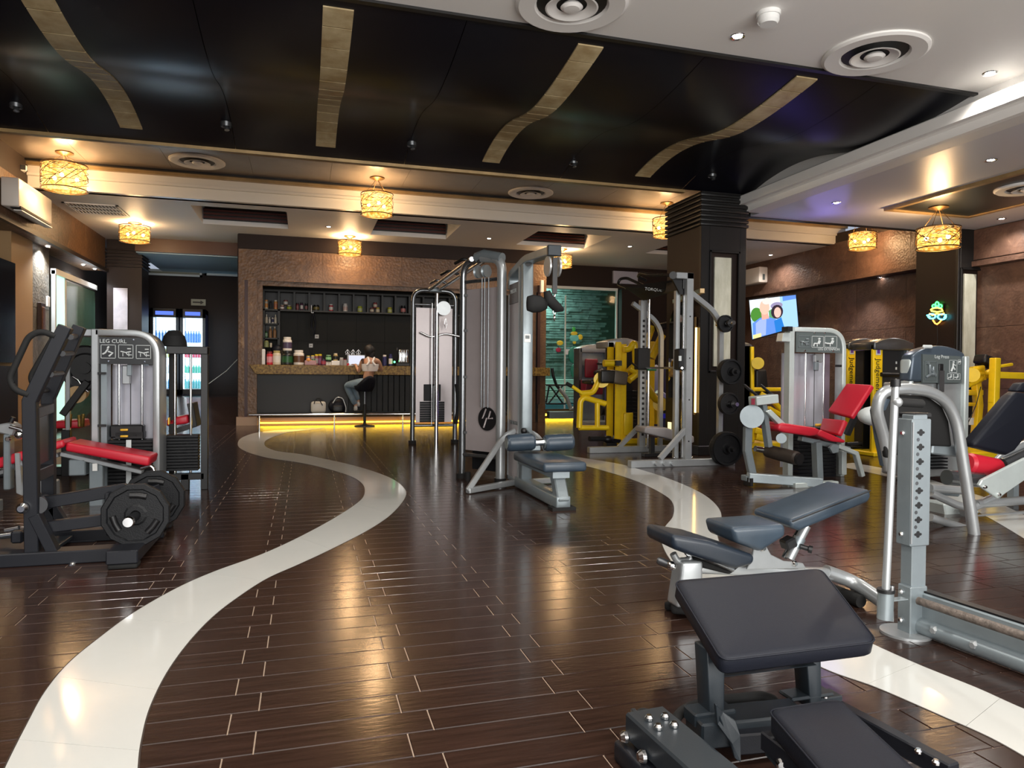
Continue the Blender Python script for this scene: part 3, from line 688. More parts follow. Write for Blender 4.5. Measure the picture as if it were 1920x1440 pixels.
for a in [(258, 912, 64, 140, REDc, DRD, (.7, .3, .35), 'red tub with dark lid on the counter, left of the cream tub'),
          (333, 912, 86, 150, CRM, (.5, .4, .15), WHT, 'cream tub with yellow lid on the counter beside the red tub'),
          (445, 912, 118, 148, BLK, BLK, GRN, 'wide black tub with green label under the white jar'),
          (565, 915, 112, 158, WHT, WHT, (.12, .05, .02), 'large white tub with brown and yellow label on the counter'),
          (790, 915, 46, 120, PUR, YL, (.25, .1, .2), 'dark purple bottle with yellow cap on the counter'),
          (826, 915, 50, 72, PUR, BLK, (.35, .05, .08), 'squat dark purple jar right of the yellow capped bottles'),
          (665, 865, 40, 50, CLR, YL, None, 'small clear jar with yellow lid, leftmost on the snack box'),
          (712, 865, 40, 55, CLR, YL, None, 'small clear jar with yellow lid, second on the snack box'),
          (752, 915, 44, 118, (.25, .08, .1), YL, CLR, 'pinkish bottle with yellow cap behind the snack box'),
          (880, 870, 60, 60, GRN, (.3, .5, .3), (.3, .6, .3), 'green tin stacked on the white cups'),
          (955, 875, 46, 78, (.45, .33, .12), CRM, BLK, 'gold tin standing on the white box'),
          (1018, 915, 44, 85, CLR, (.5, .5, .5), None, 'clear glass jar left of the laptop'),
          (1055, 915, 44, 70, CLR, DRD, None, 'low clear glass jar with dark lid beside the laptop'),
          (1085, 925, 30, 30, REDc, WHT, None, 'tiny red and white pot at the laptop corner'),
          (868, 915, 34, 40, WHT, WHT, None, 'left white paper cup under the green tin'),
          (895, 915, 30, 40, WHT, WHT, None, 'right white paper cup under the green tin')]:
    item(a[0], a[1], a[2], a[3], 15.42 if a[0] not in (790, 752) else 15.55, 1.237 + (0 if a[1] > 900 else (a[1] < 900) * .10), *a[4:8], group=cg)
item(445, 765, 92, 146, 15.42, 1.237 + 148 * 15.1 / F_PX / K * .98, WHT, WHT, (.07, .05, .10), 'white jar with navy and orange label stacked on the black tub', group=cg)
item(1475, 925, 44, 118, 15.5, 1.237, NVY, WHT, NVY, 'navy and white shaker bottle right of the woman', name='shaker_bottle', cat='bottle', group=cg)
item(1538, 925, 40, 128, 15.5, 1.237, NVY, NVY, WHT, 'tall navy bottle with white stripes next to the coffee machine', name='shaker_bottle', cat='bottle', group=cg)
item(222, 690, 52, 70, 16.2, 1.62, (.25, .28, .12), (.3, .3, .1), None, 'pale green jar on top of the black bag at the left end of the bar', group=cg)
item(270, 690, 24, 56, 16.2, 1.62, CRM, BLK, None, 'slim beige bottle beside the pale green jar', name='bottle', cat='bottle', group=cg)
t = single('white_canister', 'tall narrow white canister at the far left end of the counter', 'canister', G().box((-.80, 15.45, 1.237 + .16), (.07, .1, .32)), WHITEP, .012)
t = single('black_bag', 'black bag slumped on the counter behind the red tub', 'bag', G().ball((-.50, 15.75, 1.40), .2, 14, 10, (.85, .7, .95)).ball((-.55, 15.75, 1.55), .12, 12, 8), VINYL)
t = T('snack_box', 'clear pinkish box with orange and green snacks on the counter', 'box', (at(582, 682, y=15.30).x, 15.28, 1.237))
t.part('tray', G().box((0, 0, .05), (.23, .16, .10)), pm((.45, .22, .22)), .01); t.part('snack', G().ball((-.04, -.04, .1), .05, 10, 8), pm(ORG)); t.part('snack', G().ball((.06, -.03, .09), .045, 10, 8), pm(GRN))
single('white_box', 'low white box under the gold tin on the counter', 'box', G().box((at(955, 682, y=15.4).x if False else at(629, 680, y=15.4).x, 15.42, 1.237 + .05), (.17, .14, .10)), WHITEP, .008)
for cx, lb in ((1080, 'leftmost chrome branching cup stand behind the laptop'), (1137, 'middle chrome branching cup stand behind the laptop'), (1195, 'rightmost chrome branching cup stand, nearest the woman')):
    p = at(460 + cx / K, 664, y=16.0); t = T('glass_rack', lb, 'cup stand', (p.x, 15.9, 1.236), group='three chrome cup stands behind the laptop')
    t.part('stem', G().tube([(0, 0, 0), (0, 0, .36)], .008, 6), CHROME)
    for q in (-1, 1): t.part('branch', G().tube([(0, 0, .36), (q * .045, 0, .30), (q * .03, 0, .24)], .006, 6).tube([(0, 0, .30), (q * .045, 0, .24)], .006, 6), CHROME)
    t.part('base', G().cyl((0, 0, 0), (0, 0, .012), .05), CHROME)
# laptop
t = T('laptop', 'open laptop with bright white screen on the counter before the woman', 'laptop', (at(669, 682, y=15.5).x, 15.55, 1.237), -.05)
t.part('base', G().box((0, -.11, .008), (.34, .24, .016)), SILVER, .003)
t.part('lid', G().box((0, .03, .125), (.36, .012, .22), (-.15, 0, 0)), SILVER, .003)
t.part('screen', G().box((0, .021, .125), (.33, .004, .19), (-.15, 0, 0)), emis('laptop_screen', (.80, .82, .95), .8))
# coffee machine
p = at(752, 684, y=15.6); t = T('coffee_machine', 'chrome and black coffee machine at the right of the bar counter', 'coffee machine', (p.x + .04, 15.6, 1.237))
t.part('body', G().box((0, .05, .22), (.22, .3, .30)), CHROME, .02, 2); t.part('base', G().box((-.02, 0, .035), (.30, .34, .07)), BLACK, .01); t.part('group_head', G().cyl((-.14, -.1, .34), (-.14, -.1, .40), .04), BLACK)
t.part('lamp', G().ball((-.20, -.14, .09), .022, 8, 6), emis('green_led', (.1, 1, .3), 4))
for k in range(4): t.part('ridge', G().box((-.09 + k * .05, -.105, .22), (.012, .01, .26)), GUN)
# shelf goods
sg = 'goods in the cubby shelves of the bar'
for a in [(222, 34, 95, 0, CRM, ORG, ORG, 'cream bottle at the left of the top corner cubby'), (270, 24, 90, 0, BLK, BLK, None, 'black bottle in the middle of the top corner cubby'), (322, 38, 95, 0, ORG, CRM, (.6, .2, .1), 'orange bottle at the right of the top corner cubby'),
          (390, 44, 48, 0, DRD, CRM, WHT, 'dark jar at the lower left of the first pyramid'), (465, 48, 48, 0, (.2, .12, .04), CRM, LIM, 'dark jar with green label at the lower right of the first pyramid'), (428, 46, 50, 50, (.4, .25, .18), DRD, WHT, 'jar on top of the first pyramid'),
          (552, 30, 76, 0, DRD, BLK, (.3, .1, .1), 'left dark red bottle of the trio'), (597, 30, 82, 0, PUR, BLK, WHT, 'middle dark bottle of the trio, white label'), (645, 30, 74, 0, BLK, BLK, (.3, .1, .1), 'right black bottle of the trio'),
          (750, 66, 60, 0, BLK, BLK, (.2, .16, .04), 'wide black tub with gold print alone in its cubby'), (908, 46, 72, 0, REDc, WHT, WHT, 'red and white jar alone in its cubby'), (1058, 50, 84, 0, WHT, WHT, (.7, .5, .45), 'white jar alone in its cubby'),
          (1214, 54, 62, 0, LIM, LIM, (.5, .55, .3), 'first lime jar, left of the second pyramid'), (1340, 46, 50, 0, (.25, .12, .08), DRD, CRM, 'brown jar at the lower left of the second pyramid'), (1403, 46, 52, 0, (.5, .4, .2), YL, CRM, 'cream and yellow jar at the lower right of the second pyramid'), (1375, 44, 58, 50, (.4, .08, .08), DRD, CRM, 'red jar on top of the second pyramid'),
          (1530, 52, 60, 0, LIM, YL, (.6, .6, .3), 'second lime jar, right of the second pyramid'), (1672, 54, 84, 0, BLK, BLK, (.55, .2, .2), 'black tub with red and white label, rightmost open cubby')]:
    p = at(460 + a[0] / K, 565, y=SY + .12); s = 16.2 / F_PX / K
    product(p.x, SY + .12, 2.472 + a[3] * s, a[1] * s, a[2] * s, *a[4:7], a[7], group=sg)
for cx, wd, h, z, b, l, la, lab in [(225, 26, 90, 2.16, CRM, WHT, None, 'first cream bottle on the second shelf of the corner'), (257, 20, 62, 2.16, WHT, WHT, None, 'short white bottle on the second shelf of the corner'), (290, 24, 72, 2.16, WHT, NVY, NVY, 'white bottle with navy label on the second corner shelf'), (320, 28, 90, 2.16, CRM, CRM, None, 'rightmost cream bottle on the second corner shelf'),
                                (222, 30, 78, 1.84, GRN, BLK, (.2, .3, .2), 'dark green bottle on the lowest corner shelf'), (265, 34, 115, 1.84, AMB, CRM, None, 'left amber bottle with cream cap on the lowest corner shelf'), (312, 34, 115, 1.84, AMB, CRM, None, 'right amber bottle with cream cap on the lowest corner shelf')]:
    p = at(460 + cx / K, 590, y=SY + .12); s = 16.2 / F_PX / K
    product(p.x, SY + .12, z + .002, wd * s, h * s, b, l, la, lab, name='bottle', cat='bottle', group=sg, neck=.4)
# switches and hanging strap
for (px, py), l in (((594, 631), 'white wall socket on the slate, upper one'), ((583, 648), 'white wall socket on the slate, lower one')):
    p = at(px, py, y=16.9); t = T('wall_socket', l, 'socket', p); t.part('plate', G().box((0, 0, 0), (.09, .012, .09)), WHITEP, .004); t.part('holes', G().box((0, -.007, 0), (.04, .004, .012)), BLACK)
p = at(584, 577, y=16.4); t = T('hanging_strap', 'black strap hanging from a chrome hook under the cubby shelf', 'strap', p)
t.part('hook', G().tube([(0, 0, .06), (0, 0, -.10), (.02, 0, -.14), (.04, 0, -.10)], .012, 8), CHROME)
t.part('strap', G().tube([(.02, 0, -.12), (.0, 0, -.4), (.06, 0, -.62), (.09, 0, -.35), (.04, 0, -.13)], .02, 8), VINYL)
# bags on the step
t = T('white_handbag', 'white handbag with dark handle on the step under the bar', 'bag', (at(597, 780, y=15.25).x, 15.25, .237))
t.part('body', G().box((0, 0, .13), (.30, .14, .24)), mat('white_leather', (.62, .60, .54), .45), .05, 3); t.part('handle', G().tube([(-.09, -.08, .2), (-.07, -.08, .27), (.03, -.08, .27), (.08, -.08, .17)], .010, 7, bend=.03), BLACK)
t.part('handle', G().tube([(-.07, .06, .22), (-.03, .05, .31), (.05, .05, .31), (.08, .06, .22)], .009, 7, bend=.03), BLACK)
t = T('black_backpack', 'black backpack with arched frame on the step right of the white handbag', 'bag', (at(633, 780, y=15.22).x, 15.25, .237))
t.part('body', G().ball((0, 0, .15), .17, 16, 10, (1.1, .6, .95)), VINYL); t.part('strap', G().tube([(-.1, -.1, .22), (-.02, -.1, .345), (.1, -.1, .32), (.17, -.1, .12), (.16, -.1, .03)], .014, 7, bend=.05), SILVER); t.part('pocket', G().box((0, -.1, .10), (.2, .05, .14)), BLACK, .02, 2)
# stool
SX, SYY = 1.19, 14.72
st = T('bar_stool', 'black bar stool with scooped seat and round base under the woman', 'stool', (SX, SYY, 0))
st.part('base', G().lathe([(0, 0), (.21, 0), (.20, .35), (.05, .8), (.03, 1), (0, 1)], (0, 0, 0), (0, 0, .045), 24), BLACK)
st.part('column', G().cyl((0, 0, .03), (0, 0, .45), .03), BLACK); st.part('gas_lift', G().cyl((0, 0, .4), (0, 0, .72), .02), GUN)
st.part('foot_rest', G().tube([(0, 0, .32), (-.12, .06, .30), (-.2, .2, .30), (0, .24, .30), (.12, .12, .3), (0, 0, .32)], .012, 8, bend=.05), BLACK)
rings = []
for r, z in ((.03, .70), (.15, .71), (.20, .76), (.215, .82), (.19, .83), (.14, .785), (.02, .78)):
    rings.append([(r * math.cos(a), r * math.sin(a), z + (max(0, math.sin(-a + .5)) ** 1.3 * .20 if r > .18 else 0)) for a in [2 * PI * k / 20 for k in range(20)]])
st.part('seat_shell', G().loft(rings), VINYL)
# ------------------------------------------------------------------ the woman at the bar
SKIN = mat('skin', (.55, .30, .19), .5); HAIR = mat('dark_hair', (.006, .004, .004), .5, bump=.5, bscale=60, stretch=(3, 3, .6)); JEANS = mat('blue_denim', (.19, .27, .34), .7, bump=.15, bscale=120, var=.15); TOP = mat('white_bra_top', (.80, .76, .74), .6); SHOE = mat('white_shoe', (.62, .62, .60), .5); SOLE = mat('shoe_sole', (.25, .25, .26), .6)
def skin_mesh(name, verts, edges, radii, m, parent, label=None, sub=2):
    me = bpy.data.meshes.new(name); me.from_pydata([tuple(v) for v in verts], edges, []); o = bpy.data.objects.new(name, me); C.collection.objects.link(o)
    o.modifiers.new('skin', 'SKIN'); me.skin_vertices.new() if not me.skin_vertices else None
    for i, r in enumerate(radii): me.skin_vertices[0].data[i].radius = (r, r) if not isinstance(r, tuple) else r
    me.skin_vertices[0].data[0].use_root = True
    s = o.modifiers.new('sub', 'SUBSURF'); s.levels = sub; s.render_levels = sub
    me.materials.append(m)
    dg = bpy.context.evaluated_depsgraph_get(); nm = bpy.data.meshes.new_from_object(o.evaluated_get(dg)); bpy.data.objects.remove(o)
    for p in nm.polygons: p.use_smooth = True
    o = bpy.data.objects.new(name, nm); C.collection.objects.link(o); o.parent = parent
    if not nm.materials: nm.materials.append(m)
    if label: o['label'] = label
    return o
pt = T('person', 'woman with dark hair, white sports top and blue jeans sitting at the bar', 'person', (SX, SYY, 0))
P = {'pel': (.04, .02, .90), 'waist': (.08, .0, 1.05), 'chest': (.11, .03, 1.22), 'neck0': (.12, .06, 1.36), 'neck': (.10, .09, 1.43), 'head': (.09, .11, 1.52),
     'shL': (-.05, .10, 1.33), 'elL': (-.10, .20, 1.10), 'wrL': (-.16, .44, 1.26), 'shR': (.28, .04, 1.33), 'elR': (.36, .20, 1.14), 'wrR': (.16, .46, 1.26),
     'hipL': (-.06, .06, .86), 'knL': (-.36, .30, .84), 'anL': (-.16, .34, .42), 'hipR': (.12, .10, .86), 'knR': (-.22, .42, .86), 'anR': (-.10, .46, .50)}
nm = ['pel', 'waist', 'chest', 'neck0', 'neck', 'shL', 'elL', 'wrL', 'shR', 'elR', 'wrR']; ix = {n: i for i, n in enumerate(nm)}
E_ = [('pel', 'waist'), ('waist', 'chest'), ('chest', 'neck0'), ('neck0', 'neck'), ('neck0', 'shL'), ('shL', 'elL'), ('elL', 'wrL'), ('neck0', 'shR'), ('shR', 'elR'), ('elR', 'wrR')]
skin_mesh('body', [P[n] for n in nm], [(ix[a], ix[b]) for a, b in E_], [(.15, .12), (.125, .095), (.15, .11), (.09, .07), .048, .052, .038, .026, .052, .038, .026], SKIN, pt.o)
# bra top: band and racer back straps following the torso
def ringpts(cx, cy, z, rx, ry, n=20): return [(cx + rx * math.cos(2 * PI * i / n), cy + ry * math.sin(2 * PI * i / n), z) for i in range(n)]
pt.part('sports_top', G().loft([ringpts(.10, .01, 1.12, .150, .126), ringpts(.105, .02, 1.18, .168, .140), ringpts(.11, .03, 1.27, .176, .146)], caps=False)
        .tube([(.03, -.112, 1.24), (.08, -.095, 1.31), (.06, -.01, 1.40), (.05, .08, 1.39)], .022, 8, bend=.03).tube([(.20, -.112, 1.24), (.14, -.095, 1.31), (.19, -.01, 1.40), (.19, .08, 1.38)], .022, 8, bend=.03), TOP)
skin_mesh('jeans', [P['pel'], P['hipL'], P['knL'], P['anL'], P['hipR'], P['knR'], P['anR'], (.07, 0, .99)], [(0, 1), (1, 2), (2, 3), (0, 4), (4, 5), (5, 6), (0, 7)], [(.17, .15), .115, .078, .058, .115, .078, .058, (.14, .11)], JEANS, pt.o)
for a in ('anL', 'anR'):
    x, y, z = P[a]; o = pt.part('shoe', G().loft([[(x + dx, y + dy * .0 + dy, z - .10 + dz) for dx, dz in ((-.03, 0), (.03, 0), (.035, .04), (.02, hh), (-.02, hh), (-.035, .04))] for dy, hh in ((-.09, .06), (-.03, .085), (.05, .07), (.12, .05), (.155, .035))]), SHOE)
    pt.part('sole', G().box((x, y + .03, z - .11), (.075, .26, .022)), SOLE, .01)
    pt.part('ankle', G().cyl((x, y, z - .05), (x, y, z + .02), .034, n=10), SKIN)
hd = V(P['head'])
hg = G().ball(hd, .10, 20, 14, (.80, .95, 1.15)); f = V((-.35, .92, -.1)).normalized(); s_ = f.cross(V((0, 0, 1))).normalized()
hg.ball(hd + f * .095 + V((0, 0, -.01)), .018, 8, 6, (1, 1, 1.4)).ball(hd + s_ * .082, .022, 8, 6, (.6, 1, 1.3)).ball(hd - s_ * .082, .022, 8, 6, (.6, 1, 1.3))
head = pt.part('head', hg, SKIN)
for q in (-1, 1): pt.part('eye', G().ball(hd + f * .088 + s_ * q * .032 + V((0, 0, .01)), .011, 8, 6), BLACK, parent=head)
pt.part('mouth', G().ball(hd + f * .092 + V((0, 0, -.05)), .016, 8, 6, (1.2, 1, .35)), mat('lips', (.5, .12, .12), .5), parent=head)
pt.part('hair', G().ball(hd - f * .025 + V((0, 0, .02)), .121, 20, 14, (.95, 1.0, 1.1)).ball(hd - f * .085 + V((.02, 0, -.06)), .07, 16, 12, (.9, .7, 1.5)).ball(hd - f * .08 + V((.03, -.01, -.13)), .045, 14, 10, (.9, .7, 1.7)), HAIR)
for w_, e_ in (('wrL', 'elL'), ('wrR', 'elR')):
    a = V(P[w_]); d = (a - V(P[e_])); d.z = 0; d.normalize(); sd = d.cross(V((0, 0, 1)))
    vs = [a, a + d * .045, a + d * .085]; ed = [(0, 1), (1, 2)]; rd = [.024, (.034, .016), (.036, .014)]
    for k, (o_, L_) in enumerate(((-.030, .065), (-.010, .078), (.010, .072), (.030, .055))):
        vs += [a + d * .09 + sd * o_, a + d * (.09 + L_ * .55) + sd * o_ * 1.1 + V((0, 0, .006)), a + d * (.09 + L_) + sd * o_ * 1.1 - V((0, 0, .008))]; i = len(vs) - 3
        ed += [(2, i), (i, i + 1), (i + 1, i + 2)]; rd += [.010, .009, .007]
    th_ = -1 if w_ == 'wrL' else 1
    vs += [a + d * .05 + sd * .035 * -th_, a + d * .08 + sd * .055 * -th_]; i = len(vs) - 2; ed += [(1, i), (i, i + 1)]; rd += [.012, .009]
    skin_mesh('hand', vs, ed, rd, SKIN, pt.o, sub=1)
# ------------------------------------------------------------------ machine helpers
def stack(t, x0, x1, y0, y1, z0, z1, n, ztop, rods=2, cable=True, mat_=IRON, sel=True):
    h = (z1 - z0) / n
    for k in range(n): t.part('weight_plate', G().bb((x0, y0, z0 + k * h + .002), (x1, y1, z0 + (k + 1) * h - .002)), mat_, .003)
    xc = (x0 + x1) / 2; yc = (y0 + y1) / 2; w_ = (x1 - x0)
    for q in (-1, 1): t.part('guide_rod', G().cyl((xc + q * w_ * .24, yc, z0 - .05), (xc + q * w_ * .24, yc, ztop), .011, n=10), CHROME)
    if sel:
        t.part('selector_head', G().bb((xc - w_ * .3, y0 + .01, z1 + .005), (xc + w_ * .3, y1 - .01, z1 + .07)), BLACK, .006)
        t.part('selector_strip', G().bb((xc - .02, y0 - .004, z0 + .02), (xc + .02, y0 + .004, z1)), PALE)
    if cable: t.part('cable', G().cyl((xc, yc, z1 + .06), (xc, yc, ztop), .004, n=6), BLACK)
def wplate(t, c, axis, r, th, m=IRON, n=12, holes=True, name='weight_plate', rot=.13):
    c = V(c); a = V(axis).normalized(); 
    o = t.part(name, G().lathe([(.028, .1), (r * .28, .1), (r * .34, .25), (r * .80, .25), (r * .84, 0), (r * .97, 0), (r, .15), (r, .85), (r * .97, 1), (r * .84, 1), (r * .80, .75), (r * .34, .75), (r * .28, .9), (.028, .9)], c - a * th / 2, c + a * th / 2, n, n > 16), m)
    if holes:
        u = V((0, 0, 1)); u = (u - a * u.dot(a)).normalized(); b = a.cross(u)
        for k in range(3):
            an = 2 * PI * k / 3 + rot; d = u * math.cos(an) + b * math.sin(an); s = a.cross(d)
            t.part('grip_slot', G().tube([c + d * r * .60 + s * r * .24 - a * th * .3, c + d * r * .62 - a * th * .3, c + d * r * .60 - s * r * .24 - a * th * .3], r * .10, 8), BLACK, parent=o)
    return o
def bolt(t, p, ax, r=.014, m=CHROME):
    p = V(p); a = V(ax).normalized(); t.part('bolt', G().lathe([(0, 1), (r * .6, 1), (r, .5), (r, 0)], p, p + a * r * 1.1, 12), m)
def pad(t, name, corners, th, m, off=None, seg=4, bev=.02, label=None, parent=None):
    c = [V(p) for p in corners]; n = (c[1] - c[0]).cross(c[3] - c[0]).normalized() if off is None else V(off).normalized()
    return t.part(name, G().prism(c, n * th), m, bev, seg, label, parent)

# ------------------------------------------------------------------ black plate-loaded lever machine, left front
YA, YB = 4.60, 5.15
t = T('plate_loaded_machine', 'matte black plate-loaded lever machine with round weights at the left edge, in front', 'exercise machine', (-1.5, 4.9, 0))
ya, yb = YA - 4.9, YB - 4.9
A = lambda x, y: t.at(x, y, y=ya); B = lambda x, y: t.at(x, y, y=yb)
t.part('upright', G().path([A(62, 1044), A(57, 752), A(124, 612)], .070, .06), DARK, .004)
t.part('upright', G().path([B(92, 1018), B(91, 747), B(150, 612)], .070, .06), DARK, .004)
yh = ya - .06
A2 = lambda x, y: t.at(x, y, y=ya - .02)
t.part('grip_hoop', G().tube([A2(104, 631), A2(78, 620), A2(54, 630), A2(17, 710), A2(27, 731), A2(54, 741)], .017, 12, bend=.05), RUBBER)
B2 = lambda x, y: t.at(x, y, y=yb + .02)
t.part('grip_hoop', G().tube([B2(128, 640), B2(104, 626), B2(56, 708), B2(66, 728), B2(88, 733)], .017, 12, bend=.05), RUBBER)
for a, b, c, d in ((117, 663, 135, 662), (95, 702, 117, 699), (132, 632, 142, 630), (60, 735, 90, 731)):
    t.part('crossbar', G().cyl(A(a, b), B(c, d), .016, n=12), DARK)
t.part('crossbar', G().bar(A(60, 775), B(92, 765), .06, .06), DARK, .004); t.part('crossbar', G().bar(A(60, 894), B(92, 880), .06, .07), DARK, .004)
p0 = A(64, 790); p1 = B(92, 868); t.part('back_panel', G().bar(A(62, 829), B(94, 818), .01, .29), DARK2)
for x, y in ((88, 796), (88, 866)): bolt(t, B(x, y) + V((-.02, -.2, 0)), (0, -1, 0), .012, DARK)
t.part('brace', G().bar(A(66, 965), A(106, 1044), .055, .07, up=(0, 1, 0)), DARK, .004); t.part('brace', G().bar(B(100, 950), B(140, 1014), .055, .06, up=(0, 1, 0)), DARK, .004)
t.part('foot_plate', G().box(A(82, 1047) , (.42, .11, .012)), DARK, .003); t.part('foot_plate', G().box(B(122, 1014), (.38, .11, .012)), DARK, .003)
for x in (38, 126): bolt(t, A(x, 1045) + V((0, 0, .006)), (0, 0, 1), .016)
# base
zr = .075
t.part('base_rail', G().bb((-1.2, ya - .06, .0), (.50, ya + .07, zr)), DARK, .006); t.part('base_rail', G().bb((-1.2, yb - .05, .0), (.62, yb + .05, zr)), DARK, .006)
t.part('foot_deck', G().bb((-1.2, ya + .09, .03), (.1, yb - .07, .055)), DARK2, .004)
bolt(t, A(142, 1055) + V((0, -.06, 0)), (0, -1, 0), .02); bolt(t, (-.52, ya - .065, .05), (0, -1, 0), .02)
t.part('cross_member', G().bb((.46, -.56, .03), (.62, .62, .105)), DARK, .006)
for q in (-.5, .56): t.part('rubber_foot', G().box((.54, q, .015), (.15, .1, .03)), RUBBER, .01, 2)
t.part('bumper_post', G().bar((.60, .16, .14), (.56, .12, .36), .07, .07), DARK, .004)
# lever
ym = (ya + yb) / 2
Lv = lambda x, y, yy: t.at(x, y, y=yy)
t.part('lever_arm', G().path([Lv(72, 944, ym - .12), Lv(230, 918, ym - .12), Lv(250, 935, ym - .12)], .07, .06), DARK, .004)
t.part('lever_arm', G().path([Lv(70, 990, ym - .2), Lv(212, 972, ym - .2)], .065, .06), DARK, .004)
t.part('lever_link', G().bb(Lv(196, 925, ym - .22), Lv(214, 978, ym - .1)), DARK, .004)
t.part('pivot_housing', G().cyl(A(70, 948) + V((0, .0, 0)), B(80, 938), .05, n=18), DARK)
bolt(t, A(48, 950) + V((0, -.04, 0)), (0, -1, 0), .03)
t.part('pivot_plate', G().prism([Lv(60, 930, ym - .15), Lv(84, 935, ym - .15), Lv(80, 985, ym - .15), Lv(64, 1000, ym - .15)], (0, .012, 0)), DARK)
pc = t.at(255, 965, y=-.36); fc = V((pc.x, .18, pc.z)); 
t.part('plate_horn', G().cyl(pc + V((0, -.17, -.005)), fc, .026, n=16), IRON); t.part('horn_cap', G().lathe([(0, 0), (.03, 0), (.032, .5), (.026, 1), (0, 1)], pc + V((0, -.165, -.005)), pc + V((0, -.20, -.005)), 18), CHROME)
wplate(t, pc, (0, 1, 0), .185, .04, holes=True); wplate(t, fc + V((0, -.02, 0)), (0, 1, 0), .19, .05)
t.part('handle', G().cyl(t.at(-6, 1003, y=.0), t.at(22, 1000, y=.0), .014, n=10), BLACK); t.part('chrome_sleeve', G().cyl(t.at(2, 1005, y=-.12), t.at(36, 1000, y=-.12), .018, n=12), CHROME)
t.part('chrome_sleeve', G().cyl(t.at(10, 995, y=.0), t.at(36, 990, y=.0), .018, n=12), CHROME)
t.part('stop_peg', G().cyl((.33, .05, .07), (.37, .03, .16), .014), DARK); t.part('link_block', G().box(t.at(34, 1006, y=-.2), (.06, .06, .07)), DARK, .01)

# ------------------------------------------------------------------ leg curl machine
t = T('leg_curl_machine', 'silver leg curl machine with black pictogram panel, weight stack and red prone pad', 'exercise machine', (-1.6, 6.75, 0))
def tower(t, W, H, D, m, r=.2, tube=.06, panel=None, side=1):
    """arched side frame of a selectorised tower; round corner on the +x side"""
    x0, x1 = -W / 2 + tube / 2, W / 2 - tube / 2
    pts = [V((x0, 0, 0)), V((x0, 0, H - tube / 2)), V((x1, 0, H - tube / 2)), V((x1, 0, 0))]
    path = [pts[0], pts[1]] + fillet([pts[1], pts[2], pts[3]], r, 9)[1:]
    return path
l0 = t.at(170, 800, y=0).x; l1 = t.at(300, 800, y=0).x; H = t.at(240, 618, y=0).z; cx_ = (l0 + l1) / 2; W = l1 - l0
def arch(t, x0, x1, H, D, m, r=.18, tb=.055, y0=0):
    P_ = fillet([V((x0, y0 + D / 2, H - tb / 2)), V((x1, y0 + D / 2, H - tb / 2)), V((x1, y0 + D / 2, 0))], r, 10)
    t.part('frame_arch', G().path(P_, tb, D), m, .008, 2)
    t.part('frame_post', G().bb((x0 - tb / 2, y0, 0), (x0 + tb / 2, y0 + D, H)), m, .006)
arch(t, l0 + .03, l1 - .03, H, .32, SILVER, .2)
t.part('top_cap', G().bb((l0 - .12, .05, H - .06), (l0 + .05, .27, H)), SILVER, .006)
zb_ = t.at(240, 684, y=0).z
t.part('placard', G().prism([t.at(180, 632, y=.02), t.at(270, 633, y=.02), t.at(287, 642, y=.02), t.at(296, 662, y=.02), t.at(296, 684, y=.02), t.at(180, 682, y=.02)], (0, .02, 0)), PLACARD)
text('lettering', 'LEG CURL', .046, t.at(212, 640, y=.017), FRONT, PALE, t.o)
def pict(t, x, y, w_, h_, fig, yy=.015, m=PALE):
    a = t.at(x, y, y=yy); b = t.at(x + w_, y + h_, y=yy); X0, X1, Z0, Z1 = a.x, b.x, b.z, a.z; e = .004
    g = G().bb((X0, yy - .002, Z0), (X1, yy, Z0 + e)).bb((X0, yy - .002, Z1 - e), (X1, yy, Z1)).bb((X0, yy - .002, Z0), (X0 + e, yy, Z1)).bb((X1 - e, yy - .002, Z0), (X1, yy, Z1))
    o = t.part('pictogram_frame', g, m)
    U = lambda u, v: V((X0 + (X1 - X0) * u, yy - .002, Z0 + (Z1 - Z0) * v)); g = G()
    for pl, r in fig: g.tube([U(*p) for p in pl], (X1 - X0) * r, 6)
    t.part('pictogram', g, m, parent=o)
lie = [([(.15, .5), (.5, .42), (.85, .5)], .05), ([(.5, .42), (.62, .25), (.9, .25)], .04), ([(.3, .4), (.3, .15)], .03), ([(.7, .4), (.7, .15)], .03), ([(.6, .7), (.85, .7)], .05)]
pict(t, 189, 646, 28, 26, [([(.45, .8), (.55, .75)], .13), ([(.5, .7), (.3, .4), (.12, .3)], .07), ([(.5, .5), (.8, .4), (.55, .15)], .07)])
pict(t, 222, 646, 28, 26, lie); pict(t, 255, 647, 28, 26, lie[::-1])
for x, y in ((228, 637), (251, 637), (204, 677), (272, 678)): bolt(t, t.at(x, y, y=.02), (0, -1, 0), .010)
t.part('shroud', G().bb((l0 + .11, .24, .03), (l1 - .07, .26, zb_)), SHROUD2)
t.part('inner_post', G().bb((l0 + .07, .03, .02), (l0 + .115, .16, zb_ + .02)), STEEL)
xa, xb = t.at(198, 850, y=.1).x, t.at(288, 850, y=.1).x; zt_ = t.at(240, 824, y=.1).z
stack(t, xa, xb, .06, .2, .10, zt_, 13, zb_ + .02)
for k in range(2): t.part('pin_marker', G().box(t.at(233, 806 + k * 12, y=.03), (.06, .03, .018)), ORANGE, .006, 2)
t.part('selector_block', G().box(t.at(240, 808, y=.12), (.26, .1, .11)), BLACK, .01)
for y_ in (700, 798): t.part('hinge', G().box(t.at(191, y_, y=-.01), (.06, .03, .02)), BLACK)
t.part('pulley_bracket', G().box(t.at(237, 703, y=.1), (.06, .03, .16)), SILVER, .005); t.part('pulley_bracket', G().box(t.at(243, 694, y=.08), (.04, .03, .1)), STEEL, .005)
t.part('side_tag', G().box(t.at(309, 792, y=0) + V((.0, .2, 0)), (.01, .05, .06)), ORANGE)
